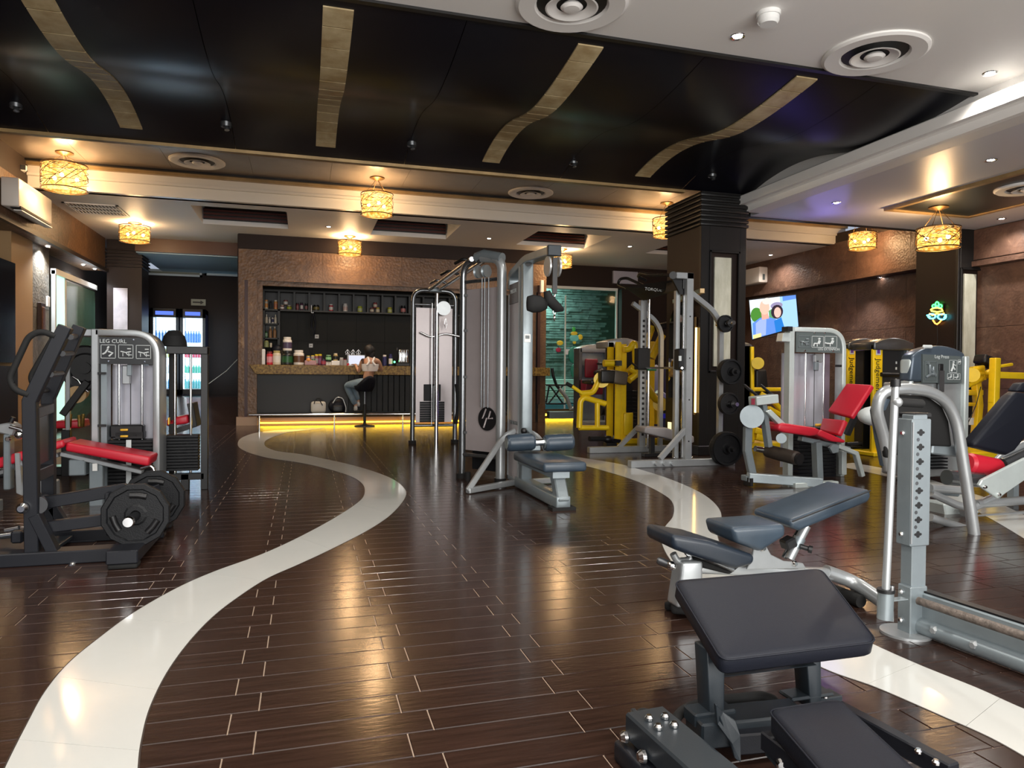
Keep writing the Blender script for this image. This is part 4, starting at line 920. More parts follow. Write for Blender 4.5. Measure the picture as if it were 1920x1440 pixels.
# bench in front of the tower
by = -.42
Q = lambda x, y, d=0: t.at(x, y, y=by + d)
def padxz(nm, P_, wd, m=RED): t.part(nm, G().prism([Q(*p) for p in P_], (0, wd, 0)), m, .02, 4)
padxz('thigh_pad', [(121, 846), (124, 829), (282, 857), (278, 875)], .34)
padxz('chest_pad', [(-30, 888), (-30, 866), (118, 824), (121, 838)], .34)
t.part('pad_rail', G().bar(Q(116, 850, .17), Q(268, 884, .17), .10, .035, up=(0, 0, 1)), SILVER, .005); t.part('pad_rail', G().bar(Q(-30, 895, .17), Q(112, 852, .17), .1, .035), SILVER, .005)
for d in (.1, .24): t.part('roller_arm', G().tube([Q(264, 878, d), Q(284, 872, d), Q(290, 885, d), Q(284, 912, d)], .018, 10, bend=.04), CHROME)
t.part('bench_post', G().bar(Q(182, 865, .17), Q(182, 955, .17), .10, .07, up=(0, 1, 0)), STEEL, .006); t.part('bench_label', G().box(Q(178, 876, .09), (.035, .004, .06)), WHITEP)
t.part('gear_case', G().bb(Q(128, 862, .12), Q(168, 888, .24)), STEEL, .008)
t.part('base_beam', G().bar(Q(70, 962, .17), Q(262, 956, .17), .1, .08), STEEL, .006); t.part('base_skid', G().bar(Q(182, 960, .17), V((.1, .1, .05)), .08, .06), STEEL, .006)
t.part('weld_bracket', G().box(Q(88, 930, .2), (.16, .1, .26)), SILVER, .01)

# grey unit at the very left
t = T('grey_pulley_unit', 'grey machine head with chrome levers behind the black lever machine, at the left edge', 'exercise machine', (-2.55, 6.3, 0))
Q = lambda x, y, d=0: t.at(x, y, y=d)
t.part('post', G().bb(Q(5, 815), Q(28, 915, .1)), STEEL, .008); t.part('side_plate', G().prism([Q(27, 850), Q(36, 850), Q(42, 930), Q(30, 925)], (0, .05, 0)), SILVER, .004)
t.part('head', G().prism([Q(-4, 812), Q(-4, 796), Q(18, 792), Q(30, 800), Q(24, 818)], (0, .14, 0)), SILVER, .01)
t.part('grip', G().cyl(Q(20, 792), Q(25, 782), .018), BLACK); t.part('lever', G().tube([Q(18, 800, -.03), Q(40, 806, -.03), Q(60, 812, -.03)], .014), CHROME); bolt(t, Q(16, 823, -.0), (0, -1, 0), .02)
t.part('knob', G().ball(Q(36, 815, -.04), .035), CHROME); t.part('base', G().bb((-.6, 0, 0), (.3, .12, .09)), STEEL, .006)

# black cam machine behind
t = T('cam_curl_machine', 'dark machine with black cam disc and beige roller left of the leg curl tower', 'exercise machine', (-2.6, 8.4, 0))
Q = lambda x, y, d=0: t.at(x, y, y=d)
c = Q(160, 690); t.part('cam_disc', G().lathe([(0, 0), (.14, 0), (.16, .2), (.22, .2), (.24, 0), (.24, 1), (0, 1)], c, c + V((0, .06, 0)), 28), BLACK)
t.part('hub', G().cyl(c + V((0, -.04, 0)), c, .06), BLACK)
t.part('lever', G().bar(Q(118, 778), Q(165, 715), .07, .07), BLACK, .006); t.part('post', G().bar(Q(128, 640), Q(128, 930), .04, .04, up=(0, 1, 0)), SILVER, .004)
t.part('roller', G().cyl(Q(143, 740), Q(150, 735, .3), .09), mat('tan_foam', (.55, .36, .17), .6)); t.part('seat', G().prism([Q(98, 804), Q(98, 790), Q(150, 788), Q(152, 803)], (0, .35, 0)), RED, .02, 3)
t.part('neck_pad', G().ball(Q(73, 763), .06, 12, 8, (1.1, 1, .5)), RED)
for q in (128, 152): t.part('chain', G().tube([Q(q - 4, 778), Q(q - 3, 800), Q(q + 3, 800), Q(q + 4, 776)], .018, 6), mat('brass_chain', (.32, .20, .05), .4, .7, bump=.8, bscale=60))
t.part('seat_post', G().bar(Q(125, 806), Q(125, 900), .08, .08, up=(0, 1, 0)), BLACK, .005); t.part('base_box', G().bb(Q(96, 826, .1), Q(142, 862, .5)), mat('beige_box', (.55, .40, .25), .6)); t.part('base', G().bb((-.7, 0, 0), (.5, .1, .08)), BLACK, .006)
t.part('cable_arc', G().tube([Q(136, 706), Q(146, 712), Q(156, 728), Q(166, 735)], .01, 6), CHROME)

# dark weight-stack machine right of the leg curl tower
t = T('dark_stack_machine', 'black framed weight stack machine with red pad just right of the leg curl tower', 'exercise machine', (-1.0, 7.1, 0))
Q = lambda x, y, d=0: t.at(x, y, y=d)
xr = Q(383, 700).x; xl = Q(312, 700).x; zt2 = Q(383, 650).z
t.part('post', G().bb((xr - .03, 0, 0), (xr + .03, .07, zt2)), BLACK, .004); t.part('post', G().bb((xl - .03, .3, 0), (xl + .03, .37, zt2)), BLACK, .004)
t.part('top_beam', G().bb((xl, -.02, zt2 - .07), (xr + .03, .16, zt2)), BLACK, .004); t.part('bottom_beam', G().bb((xl, 0, Q(350, 900).z), (xr, .07, Q(350, 888).z)), BLACK, .004)
t.part('base_foot', G().bb((xr - .2, .0, 0), (xr - .13, .07, .15)), BLACK, .004)
x0_, x1_ = Q(308, 850).x, Q(371, 850).x; stack(t, x0_, x1_, .02, .16, Q(340, 884).z, Q(340, 816).z, 12, zt2 - .03, sel=False, cable=False)
t.part('red_pad', G().prism([Q(312, 800, .3), Q(312, 786, .3), Q(352, 778, .3), Q(354, 794, .3)], (0, .3, 0)), RED, .02, 3); t.part('back_plate', G().prism([Q(350, 757, .25), Q(362, 755, .25), Q(370, 800, .25), Q(360, 803, .25)], (0, .3, 0)), BLACK, .006)
t.part('pad_arm', G().bar(Q(318, 812, .35), Q(360, 798, .35), .05, .05), BLACK)
cap = T('baseball_cap', 'black cap with a red brim lying on top of the dark stack machine', 'cap', t.o.location + Q(324, 648) + V((0, .08, .0)))
cap.o.location.z = zt2 + .002
cap.part('crown', G().lathe([(0, 1), (.05, .95), (.09, .62), (.105, .25), (.11, 0), (0, 0)], (0, 0, 0), (0, 0, .15), 20), RUBBER); cap.part('brim', G().prism([(-.06, -.06, 0), (-.15, -.04, .03), (-.19, .0, .04), (-.15, .05, .03), (-.06, .06, 0)], (0, 0, .008)), RED)
# fridges
FR = emis('fridge_light', (.55, .80, 1), 2.2)
FY = 19.0
def fridge(px0, px1, lab, rnd):
    a = at(px0, 740, y=FY); b = at(px1, 740, y=FY); W = b.x - a.x; H = 2.12
    t = T('drinks_fridge', lab, 'fridge', ((a.x + b.x) / 2, FY, ZR), group='lit drinks fridges in the alcove')
    t.part('cabinet', G().bb((-W / 2, .04, 0), (-W / 2 + .05, .55, H)).bb((W / 2 - .05, .04, 0), (W / 2, .55, H)).bb((-W / 2, .04, 0), (W / 2, .55, .12)).bb((-W / 2, .04, H - .12), (W / 2, .55, H)).bb((-W / 2, .5, 0), (W / 2, .55, H)), mat('navy_cabinet', (.012, .016, .06), .3), .005)
    t.part('back_light', G().bb((-W / 2 + .06, .47, .14), (W / 2 - .06, .49, H - .14)), FR)
    d = t.part('door_frame', G().bb((-W / 2, 0, .02), (-W / 2 + .07, .04, H)).bb((W / 2 - .07, 0, .02), (W / 2, .04, H)).bb((-W / 2, 0, .02), (W / 2, .04, .14)).bb((-W / 2, 0, H - .22), (W / 2, .04, H)), BLACK, .004)
    t.part('header_light', G().bb((-W / 2 + .12, -.006, H - .16), (W / 2 - .12, 0, H - .07)), emis('header_blue', (.10, .18, .8), 1.2), parent=d)
    t.part('pane', G().bb((-W / 2 + .07, .015, .14), (W / 2 - .07, .02, H - .22)), mat('fridge_glass', (.9, .95, 1), .03, trans=1, alpha=.25), parent=d)
    for k in range(2): t.part('led_edge', G().bb(((-1, 1)[k] * (W / 2 - .085) - .01, .05, .16), ((-1, 1)[k] * (W / 2 - .085) + .01, .07, H - .24)), emis('led_white', (.9, .97, 1), 5))
    cols = [(.05, .25, .7), (.05, .35, .75), (.9, .9, .95), (.8, .35, .1), (.7, .05, .12), (.05, .5, .35), (.1, .55, .6), (.75, .75, .2)]
    lv = [.16, .55, .93, 1.3]
    for i, z in enumerate(lv):
        t.part('shelf', G().bb((-W / 2 + .06, .08, z - .015), (W / 2 - .06, .46, z)), WHITEP)
        n = 7; cc = (cols[6], cols[5], cols[4], cols[0])[i] if rnd else (cols[1], cols[2], cols[7], cols[0])[i]
        for k in range(n):
            x = -W / 2 + .11 + k * (W - .22) / (n - 1); h = (.24, .20, .22, .30)[i]
            bt = T('drink_bottle', None, 'bottle', t.o.location + V((x, .17, z)), group='drinks on the lit fridge shelves')
            bt.o['label'] = '%s drink bottle in the lit %s fridge, %s shelf, %s in its row' % ((('teal', 'green', 'red', 'dark blue') if rnd else ('blue', 'white', 'yellow', 'dark blue'))[i], 'right' if rnd else 'left', ('bottom', 'third', 'second', 'top')[i], ('leftmost', 'second', 'third', 'middle', 'fifth', 'sixth', 'rightmost')[k])
            bt.part('bottle_body', G().lathe([(0, 0), (.028, 0), (.028, .7), (.012, .85), (.012, .95), (0, .95)], (0, 0, 0), (0, 0, h), 8), pm(cc)); bt.part('bottle_cap', G().cyl((0, 0, h * .95), (0, 0, h), .014, n=8), pm((.85, .85, .85)))
    return t
fridge(281, 335, 'left glass door fridge full of lit drinks, behind the dark stack machine', 0); fridge(337, 385, 'right glass door fridge full of lit drinks, partly behind the black post', 1)
lamp('AREA', (-2.5, 18.8, 1.6), 9, (.6, .82, 1), 1.6, (-PI / 2, 0, 0), 1.6).rotation_euler = (-PI / 2, 0, PI)
w_ = single('wall_cable', 'thin pale cable sagging across the dark alcove wall beside the bar pier', 'cable', G().tube([at(446, 673, y=17.5), at(425, 695, y=17.5), at(388, 722, y=17.5)], .008, 6), PALE)
# left wall: doorway, wall bracket, air conditioner, camera
t = T('air_conditioner', 'long white split air conditioner with vent slot on the left wall', 'air conditioner', (-4.02, 0, 0))
a = t.at(58, 378, x=.25); 
t.part('case', G().bb((0, 11.4, 3.36), (.22, 12.75, 3.76)), mat('warm_white_case', (.80, .74, .66), .35), .02, 2); t.part('vent_slot', G().bb((.10, 11.45, 3.345), (.23, 12.7, 3.375)), BLACK); t.part('louvre', G().bb((.14, 11.45, 3.31), (.24, 12.7, 3.325)), WHITEP)
t = T('security_camera', 'small white camera on the cream fascia end by the left wall', 'camera', at(42, 316, y=12.3)); t.part('mount', G().tube([(-.1, .05, .0), (-.1, .0, -.22), (-.04, 0, -.30)], .02, 8), WHITEP); t.part('head', G().box((0, 0, 0), (.1, .16, .09), (0, 0, .5)), WHITEP, .02, 2); t.part('lens', G().box((.03, -.07, 0), (.06, .04, .07), (0, 0, .5)), BLACK)
GLG = mat('green_glass', (.35, .80, .62), .05, trans=.6, alpha=.35)
gd = T('glass_doorway', 'pale green glass doorway with white door edges on the left wall', 'door', (-4.25, 0, 0))
gd.part('glowing_pane', G().bb((0, 14.32, .1), (.02, 14.85, 2.78)), mat('mint_glow_pane', (.45, .85, .68), .3, emit=(.55, .95, .78), es=.8)); gd.part('pane', G().bb((.0, 14.95, .1), (.02, 16.85, 2.75)), GLG); gd.part('top_rail', G().bb((-.02, 14.25, 2.78), (.06, 16.85, 2.88)), WHITEP)  # first pane glows by itself, standing in for a lit room behind
gd.part('edge', G().bb((-.01, 14.25, 0), (.05, 14.32, 2.85)), PALE); gd.part('edge', G().bb((-.01, 14.85, 0), (.03, 14.95, 2.8)), PALE)
for y_, l in ((13.1, 'white square wall switch under the bright spotlight on the left wall'),): 
    s = T('wall_switch', l, 'switch', (-4.26, y_ + .98, 2.28)); s.part('plate', G().box((0, 0, 0), (.03, .12, .18)), WHITEP, .006)
s = T('wall_plaque', 'carved dark wooden plaque hanging on the stone pier at left', 'plaque', (-4.25, 13.72, 1.95)); s.part('board', G().box((0, 0, 0), (.06, .22, .55)), mat('dark_wood', (.03, .012, .006), .4, bump=.6, bscale=20), .01); s.part('carving', G().box((.03, 0, 0), (.03, .12, .42)), mat('dark_wood_light', (.12, .05, .03), .4, bump=.9, bscale=30), .02)
tv = T('wall_screen', 'dark screen edge on the beige pier at the left edge', 'screen', (-4.22, 0, 0)); tv.part('glass', G().bb((0, 8.0, 1.2), (.03, 12.43, 2.70)), mat('dark_screen', (.01, .012, .02), .15)); tv.part('cabinet', G().bb((0, 8.0, .2), (.06, 12.43, 1.15)), COLB)
for p, pw, lb in (((-4.16, 13.75, 3.15), 110, 'first bright spotlight, over the grey stone pier on the left wall'), ((-4.2, 15.9, 3.15), 70, 'middle spotlight over the green glass doorway'), ((-4.15, 16.5, 3.15), 50, 'last spotlight by the far dark column, over the glass doorway')):
    t = T('wall_washer', lb, 'downlight', p, group='white spotlights washing the left wall'); t.part('rim', G().lathe([(.03, 0), (.05, 1), (.055, 0)], (0, 0, 0.03), (0, 0, 0.018), 18), CHROME); t.part('lens', G().cyl((0, 0, .029), (0, 0, .026), .035), LED)
    lamp('SPOT', V(p) - V((0, 0, .02)), pw, (.9, .95, 1), .04, (0, 0, 0), spot=2.4)
# ------------------------------------------------------------------ dual cable crossover with lat pulldown
t = T('cable_crossover', 'tall silver cable crossover station with lat pulldown seat and grey rollers, centre', 'exercise machine', (1.85, 7.0, 0))
W2 = t.I
def loc(px, py, **k):
    p = at(px, py, **k); return W2 @ p
def end_frame(P0, P1, zt_, r, m, pz0, pz1, label=None, tb=.035):
    P0 = V(P0); P1 = V(P1); d = (P1 - P0); d.z = 0; u = d.normalized(); nrm = V((-u.y, u.x, 0))
    up = V((0, 0, zt_))
    t.part('hoop_frame', G().tube(fillet([P0, P0 + up, P1 + up, P1], r, 9), tb, 14), m)
    t.part('cross_tube', G().cyl(P0 + V((0, 0, zt_ - .22)), P1 + V((0, 0, zt_ - .22)), .018), m); t.part('cross_tube', G().cyl(P0 + V((0, 0, pz0 - .05)), P1 + V((0, 0, pz0 - .05)), .022), m)
    a = P0 + u * .05; b = P1 - u * .05
    t.part('shroud', G().prism([a + V((0, 0, pz0)), b + V((0, 0, pz0)), b + V((0, 0, pz1)), a + V((0, 0, pz1))], nrm * .01), SHROUD)
    for P_ in (P0, P1): t.part('rubber_foot', G().cyl(P_, P_ + V((0, 0, .05)), .06), RUBBER)
    return u, nrm
# right (near) frame
F0 = loc(866, 896, z=0); F1 = loc(938, 906, z=0)
zt1 = loc(905, 492, x=1.80).z
u, n_ = end_frame(F0, F1, zt1, .17, GUN, .30, zt1 - .30, tb=.036)
t.part('wide_post', G().tube(fillet([F1 + V((0, 0, .05)), F1 + V((0, 0, zt1 - .02)), F1 * .5 + F0 * .5 + V((0, 0, zt1 + .01))], .14, 8), .048, 16), SILVER)
t.part('top_cap', G().tube([F0 * .45 + F1 * .55 + V((0, 0, zt1 + .02)) - u * .1, F0 * .45 + F1 * .55 + V((0, 0, zt1 + .04)), F1 + V((0, 0, zt1 - .02))], .055, 12), STEEL)
for k in range(2):
    cpt = F0 * (.62 - .2 * k) + F1 * (.38 + .2 * k) + V((0, 0, zt1 - .13)); t.part('pulley', G().lathe([(0, 0), (.065, 0), (.05, .5), (.065, 1), (0, 1)], cpt, cpt + u * .03, 20), STEEL)
# logo disc on the shroud with a zigzag
lc_ = (F0 * .32 + F1 * .68) + V((0, 0, .0)) - n_ * .012; lc_.z = loc(915, 785, x=1.8).z
t.part('logo_disc', G().cyl(lc_, lc_ - n_ * .006, .12, n=30), BLACK)
Lg = lambda a, b: lc_ - n_ * .009 + u * a + V((0, 0, b))
t.part('logo_mark', G().tube([Lg(-.01, .10), Lg(-.06, .0), Lg(.0, .01), Lg(-.04, -.09)], .009, 6).tube([Lg(.05, .08), Lg(.02, .0), Lg(.08, .01)], .009, 6), SHROUD)
for k in (.25, .55, .8, .99): t.part('shroud_clip', G().box(F0 + u * .05 + V((0, 0, zt1 * k * .85)) - n_ * .01, (.04, .02, .025)), BLACK)
t.part('weight_stack_silhouette', G().prism([F0 + u * .1 + n_ * .05 + V((0, 0, .1)), F1 - u * .1 + n_ * .05 + V((0, 0, .1)), F1 - u * .1 + n_ * .05 + V((0, 0, .62)), F0 + u * .1 + n_ * .05 + V((0, 0, .62))], n_ * .12), IRON)
for q in (.55, .62, .72): t.part('guide_rod', G().cyl(F0 + (F1 - F0) * q - n_ * .03 + V((0, 0, .75)), F0 + (F1 - F0) * q - n_ * .03 + V((0, 0, zt1 - .2)), .008, n=8), GUN)
t.part('grip', G().cyl(F0 * .0 + loc(877, 885, y=7.1), loc(877, 918, y=7.1), .03), RUBBER)
# left (far) frame
K0 = loc(773, 832, z=0); K1 = loc(850, 829, z=0); K1.y = K0.y + .02; zt2_ = loc(812, 545, y=K0.y + 7).z
u2, n2 = end_frame(K0, K1, zt2_, .18, GUN, .33, zt2_ - .27, tb=.036)
Km = (K0 + K1) / 2
t.part('centre_post', G().cyl(Km + V((.02, -.1, 0)), Km + V((.02, -.1, zt2_ - .05)), .032, n=14), CHROME)
t.part('pulley_disc', G().cyl(Km + V((.12, -.14, zt2_ - .28)), Km + V((.12, -.10, zt2_ - .28)), .11, n=24), SILVER)
t.part('top_cap', G().box(Km + V((0, 0, zt2_ + .01)), (.2, .16, .08)), STEEL, .02, 2)
t.part('carabiner', G().tube([Km + V((.15, -.14, zt2_ - .42)), Km + V((.17, -.14, zt2_ - .52)), Km + V((.15, -.14, zt2_ - .60)), Km + V((.13, -.14, zt2_ - .52))], .008, 6, closed=True), CHROME)
t.part('lat_bar', G().tube([loc(788, 623, y=10.9), loc(808, 633, y=10.9), loc(835, 625, y=10.9), loc(862, 631, y=10.9)], .016, 10, bend=.08), CHROME)
s0 = loc(786, 802, y=11.0); s1 = loc(832, 772, y=11.0)
for k in range(9): t.part('weight_plate', G().bb((s0.x, s0.y - .06, .33 + k * .036), (s1.x, s0.y + .03, .33 + k * .036 + .032)), IRON)
t.part('weight_block', G().bb((s0.x + .06, s0.y - .06, .66), (s1.x - .06, s0.y + .03, .92)), IRON, .006)
for q in (-.05, .05): t.part('guide_rod', G().cyl(Km + V((q, -.08, .3)), Km + V((q, -.08, zt2_ - .2)), .01, n=8), CHROME)
t.part('selector_strip', G().bb((Km.x - .02, s0.y - .07, .34), (Km.x + .01, s0.y - .062, .9)), PALE)
t.part('handle_strap', G().tube([loc(856, 720, y=10.4), loc(860, 760, y=10.4), loc(854, 795, y=10.4)], .03, 8), RUBBER)
# overhead bars
a = Km + V((0, 0, zt2_ + .02)); b = F0 * .6 + F1 * .4 + V((0, 0, zt1 + .0))
for q in (-.07, .07): t.part('overhead_beam', G().tube([a + V((q, 0, 0)), b + V((q, 0, 0))], .026, 12), GUN)
for k in range(3):
    p = a.lerp(b, .12 + .33 * k) + V((.0, 0, .03)); t.part('pull_up_grip', G().tube([p + V((-.12, 0, .02)), p + V((-.05, -.12, .06)), p + V((.1, -.1, .02))], .018, 8, bend=.04), BLACK if k else GUN)
# lat station: profile along Y at x = X0
X0 = .0
Q = lambda x, y, xx=X0: t.at(x, y, x=xx)
fx0 = -.09; fx1 = .04                     # station thickness in X
yF = -.65                                 # front face
fl = t.at(980, 600, y=yF).x; fr = t.at(1000, 600, y=yF).x
zt3 = t.at(990, 492, y=yF).z
t.part('mast', G().bb((fl, yF, .02), (fr, yF + .10, zt3)), STEEL, .012, 2)
yB = loc(952, 700, x=1.85 + fl).y
zsp = loc(955, 500, x=1.85 + fl).z
sh0 = (fl, yF + .10, .0)
t.part('side_frame', G().bb((fl - .004, yF + .10, .04), (fr, yF + .14, zt3 - .02)).bb((fl - .004, yB - .04, .04), (fr, yB, zt3 - .25)).bb((fl - .004, yF + .1, .04), (fr, yB, .09)), SILVER, .006)
t.part('shroud', G().bb((fl, yF + .14, .09), (fl + .02, yB - .04, zt3 - .36)).bb((fr - .02, yF + .14, .09), (fr, yB - .04, zt3 - .36)), SHROUD, .003)
t.part('badge_panel', G().bb((fl - .002, yF + .14, zt3 - .36), (fr, yB - .04, zt3 - .16)), mat('brown_grey_badge', (.12, .10, .10), .35), .003)
text('lettering', 'PRECOR', .055, (fl - .006, (yF + yB) / 2 + .05, zt3 - .24), (PI / 2, 0, -PI / 2), PALE, t.o)
text('lettering', 'STRENGTH', .05, (fl - .006, yF + .25, .62), (PI / 2, 0, -PI / 2), PLACG, t.o)
zbm = zt3 + .03
ba = V(((fl + fr) / 2, yB, zt3 - .2)); bb_ = V(((fl + fr) / 2, yB - .08, zt3 + .02)); tip = t.at(1031, 470, y=-1.45); tip.x = (fl + fr) / 2
yT = -1.35; zT = t.at(1031, 470, y=yT).z
t.part('top_beam', G().path(fillet([ba, V((ba.x, yB, zt3 - .06)), V((ba.x, yF, zt3 + .03)), V((ba.x, yT, zT))], .12, 6), .07, .11, up=(1, 0, 0)), STEEL, .006)
t.part('beam_end', G().box((ba.x, yT - .01, zT), (.12, .04, .09)), DARK2, .006)
for q in (-.045, .045): t.part('pulley', G().lathe([(0, 0), (.085, 0), (.085, 1), (0, 1)], (ba.x + q - .008, yT + .02, zT - .13), (ba.x + q + .008, yT + .02, zT - .13), 20), SILVER)
t.part('cable_strap', G().bb((ba.x - .02, yT - .04, zT - .36), (ba.x + .02, yT - .02, zT - .06)), BLACK)
for k in range(5): 
    z = zT - .38 - k * .045; t.part('chain_link', G().tube([(ba.x + (.014 if k % 2 else 0), yT - .03 + (0 if k % 2 else .014), z), (ba.x, yT - .03, z - .028), (ba.x - (.014 if k % 2 else 0), yT - .03 - (0 if k % 2 else .014), z), (ba.x, yT - .03, z + .028)], .006, 6, closed=True), CHROME)
hz = loc(1025, 566, y=7 + yT - .03)
t.part('rope_handle', G().loft([[(hz.x - .17 + dx, hz.y + .03 * math.sin(a) , hz.z - .02 + .075 * math.cos(a) * s_) for a in [2 * PI * k / 10 for k in range(10)]] for dx, s_ in ((0, .8), (.05, 1), (.12, .9), (.17, .55))]).tube([hz + V((0, 0, .09)), hz + V((.02, 0, .02)), hz + V((.10, 0, -.05)), hz + V((.15, 0, -.06))], [.03, .05, .045, .015], 8), RUBBER)
t.part('scan_label', G().box(t.at(989, 634, y=yF - .002), (.06, .004, .075)), WHITEP); t.part('label_print', G().box(t.at(989, 632, y=yF - .005), (.04, .003, .03)), PLACG)
t.part('cap_rubber', G().cyl(t.at(991, 493, y=yF - .0), t.at(991, 493, y=yF - .02), .03), BLACK)
# base and seat
yS = loc(1030, 958, z=0).y
t.part('base_beam', G().bb((fl - .01, yS, .01), (fr + .01, yF + .2, .11)), STEEL, .012, 2)
zs_ = t.at(1010, 890, y=-1.2).z
t.part('seat_column', G().path([(ba.x, -1.28 - .2, .06), (ba.x, yS + .06, .10), (ba.x, yS + .16, .27)], .10, .10, up=(1, 0, 0)), STEEL, .01)
sp = [t.at(983, 866, y=-1.0), t.at(1040, 866, y=-1.0)]
zse = .50
t.part('seat_pad', G().bb((fl - .12, yS - .0, .305), (fr + .15, yF - .12, .385)), BLUEV, .025, 3); t.part('seat_bracket', G().bb((fl - .02, yS + .06, .25), (fr + .02, yF + .05, .305)), STEEL)
yRo = -.95; zr_ = t.at(1010, 829, y=yRo).z
for a_, b_ in ((950, 1001), (1021, 1073)):
    p, q = t.at(a_, 831, y=yRo), t.at(b_, 828, y=yRo); q.y = p.y
    t.part('roller_pad', G().lathe([(0, 0), (.065, 0), (.075, .08), (.078, .5), (.075, .92), (.065, 1), (0, 1)], p, q, 24), BLUEV); t.part('roller_cap', G().cyl(p + V((-.004, 0, 0)), p, .05), STEEL)
t.part('roller_axle', G().cyl(t.at(1000, 830, y=yRo), t.at(1022, 829, y=yRo), .03), CHROME)
t.part('roller_arm', G().bar(t.at(1010, 830, y=yRo), V((ba.x, yF - .0, t.at(985, 806, y=yF).z)), .05, .05), STEEL, .006); t.part('roller_post', G().bb((ba.x - .05, yRo + .03, .40), (ba.x + .05, yRo + .12, zr_ + .02)), STEEL, .01)
t.part('adjust_knob', G().ball(t.at(982, 808, y=yF - .05), .03), BLACK)
for sg_, yy in ((-1, F1.y), (1, F1.y)):
    q0 = loc(877, 920, z=.03) if sg_ < 0 else V((fr + .45, F1.y - .1, .03)); q1 = V((fl if sg_ < 0 else fr, yF + .2, .55)) 
    t.part('stabiliser', G().path(fillet([q0, q1 + V((-.12 * -sg_ if sg_ > 0 else -.12, 0, -.06)), q1], .1, 5), .05, .05, up=(0, 1, 0)), SILVER, .006)
    t.part('stabiliser_foot', G().bar(q0, V((fl if sg_ < 0 else fr, yF + .25, .04)), .06, .05), SILVER, .006)
t.part('weight_plate', G().bb((fl + .03, yF + .2, .12), (fr - .03, yF + .5, .5)), IRON)
t.part('foot_pad', G().box((ba.x, yS + .04, .012), (.2, .12, .024)), RUBBER)
wb2 = T('wall_rack', 'slim dark rail with a white canister fixed on the brown pier behind the lat pulldown', 'rail', (0, 15.30, 0))
wb2.part('rail', G().bb((at(1011, 600, y=15.3).x - .03, 0, .4), (at(1011, 600, y=15.3).x + .03, .05, 3.1)), mat('dark_mahogany', (.04, .012, .008), .4)); wb2.part('canister', G().bb((at(1012, 540, y=15.25).x, -.12, at(1016, 549, y=15.25).z), (at(1018, 540, y=15.25).x, -.04, at(1016, 526, y=15.25).z)), WHITEP, .01)

# ------------------------------------------------------------------ power rack / smith machine
RY0, RY1 = 7.62, 9.15
t = T('power_rack', 'silver power rack with smith carriage and black plates on its rear post, by the column', 'exercise machine', (4.5, 7.62, 0))
YQ = RY1 - RY0
N_ = lambda x, y: t.at(x, y, y=0)
Fq = lambda x, y: t.at(x, y, y=YQ)
xu = N_(1290, 700).x; zT_ = N_(1290, 512).z; xr_ = N_(1352, 700).x
xf = Fq(1204, 700).x; zF = Fq(1204, 563).z
t.part('base_beam', G().bb((N_(1180, 870).x, -.05, .0), (N_(1374, 870).x, .05, .085)), SILVER, .006)
t.part('base_beam', G().bb((Fq(1103, 850).x, -.05 + YQ, .0), (Fq(1212, 850).x + .35, .05 + YQ, .085)), SILVER, .006)
t.part('upright', G().bb((xu - .045, -.035, .08), (xu + .045, .035, zT_)), SILVER, .005); t.part('upright', G().bb((xf - .05, YQ - .035, .08), (xf + .05, YQ + .035, zF)), SILVER, .005)
t.part('upright', G().bb((xu - .115, .1, .08), (xu - .055, .16, zT_ - .2)), SILVER, .005)
for k in range(23):
    z = .25 + k * .073
    t.part('peg_hole', G().box((xf, YQ - .036, z), (.034, .006, .034)), BLACK)
for k in range(14): t.part('bolt_hole', G().cyl((xu, -.037, .3 + k * .5 * (k < 4)), (xu, -.034, .3 + k * .5 * (k < 4)), .01, n=8), BLACK) if k < 4 else None
t.part('brace', G().bar(N_(1240, 857), N_(1283, 808), .06, .06, up=(0, 1, 0), ext=.03), SILVER, .005); t.part('brace', G().bar(Fq(1163, 836), Fq(1203, 795), .06, .06, up=(0, 1, 0), ext=.03), SILVER, .005)
zq = zT_ - .05
t.part('top_bar', G().bb((N_(1266, 515).x, -.035, zT_ - .075), (xu + .045, .035, zT_)), SILVER, .005)
rp_ = fillet([V((xu, .0, zT_ - .22)), V((xr_ - .10, .02, zT_ - .45)), V((xr_, .02, zT_ - .62)), V((xr_, .02, .08))], .22, 8)
t.part('rear_post', G().path(rp_, .06, .06), SILVER, .004)
t.part('rear_post', G().path([V((p.x + (xf - xu) * .0, YQ, p.z)) for p in rp_], .06, .06), SILVER, .004)
for x in (1226, 1241, 1256): t.part('band_peg', G().cyl(N_(x, 868) + V((0, -.05, 0)), N_(x, 868) + V((0, -.10, 0)), .026), SILVER)
for x in (1264, 1297, 1335, 1345): bolt(t, N_(x, 858) + V((0, 0, .0)), (0, 0, 1), .016)
# plates on horns
for (x, y, r, n, th) in ((1360, 607, .105, 24, .05), (1368, 697, .155, 28, .10), (1366, 757, .135, 28, .07), (1361, 841, .205, 28, .11)):
    c = N_(x, y) + V((0, -.16, 0)); c = t.at(x, y, y=-.16)
    hp = V((xr_, 0, c.z)); t.part('plate_horn', G().cyl(V((c.x, .02, c.z)), V((c.x, -.34, c.z)), .024, n=14), CHROME if r < .15 else IRON)
    wplate(t, c, (0, -1, 0), r, th, n=n, holes=True, m=IRON if y != 757 else BLACK); t.part('horn_collar', G().cyl(V((c.x, -.24, c.z)), V((c.x, -.28, c.z)), .045), BLACK)
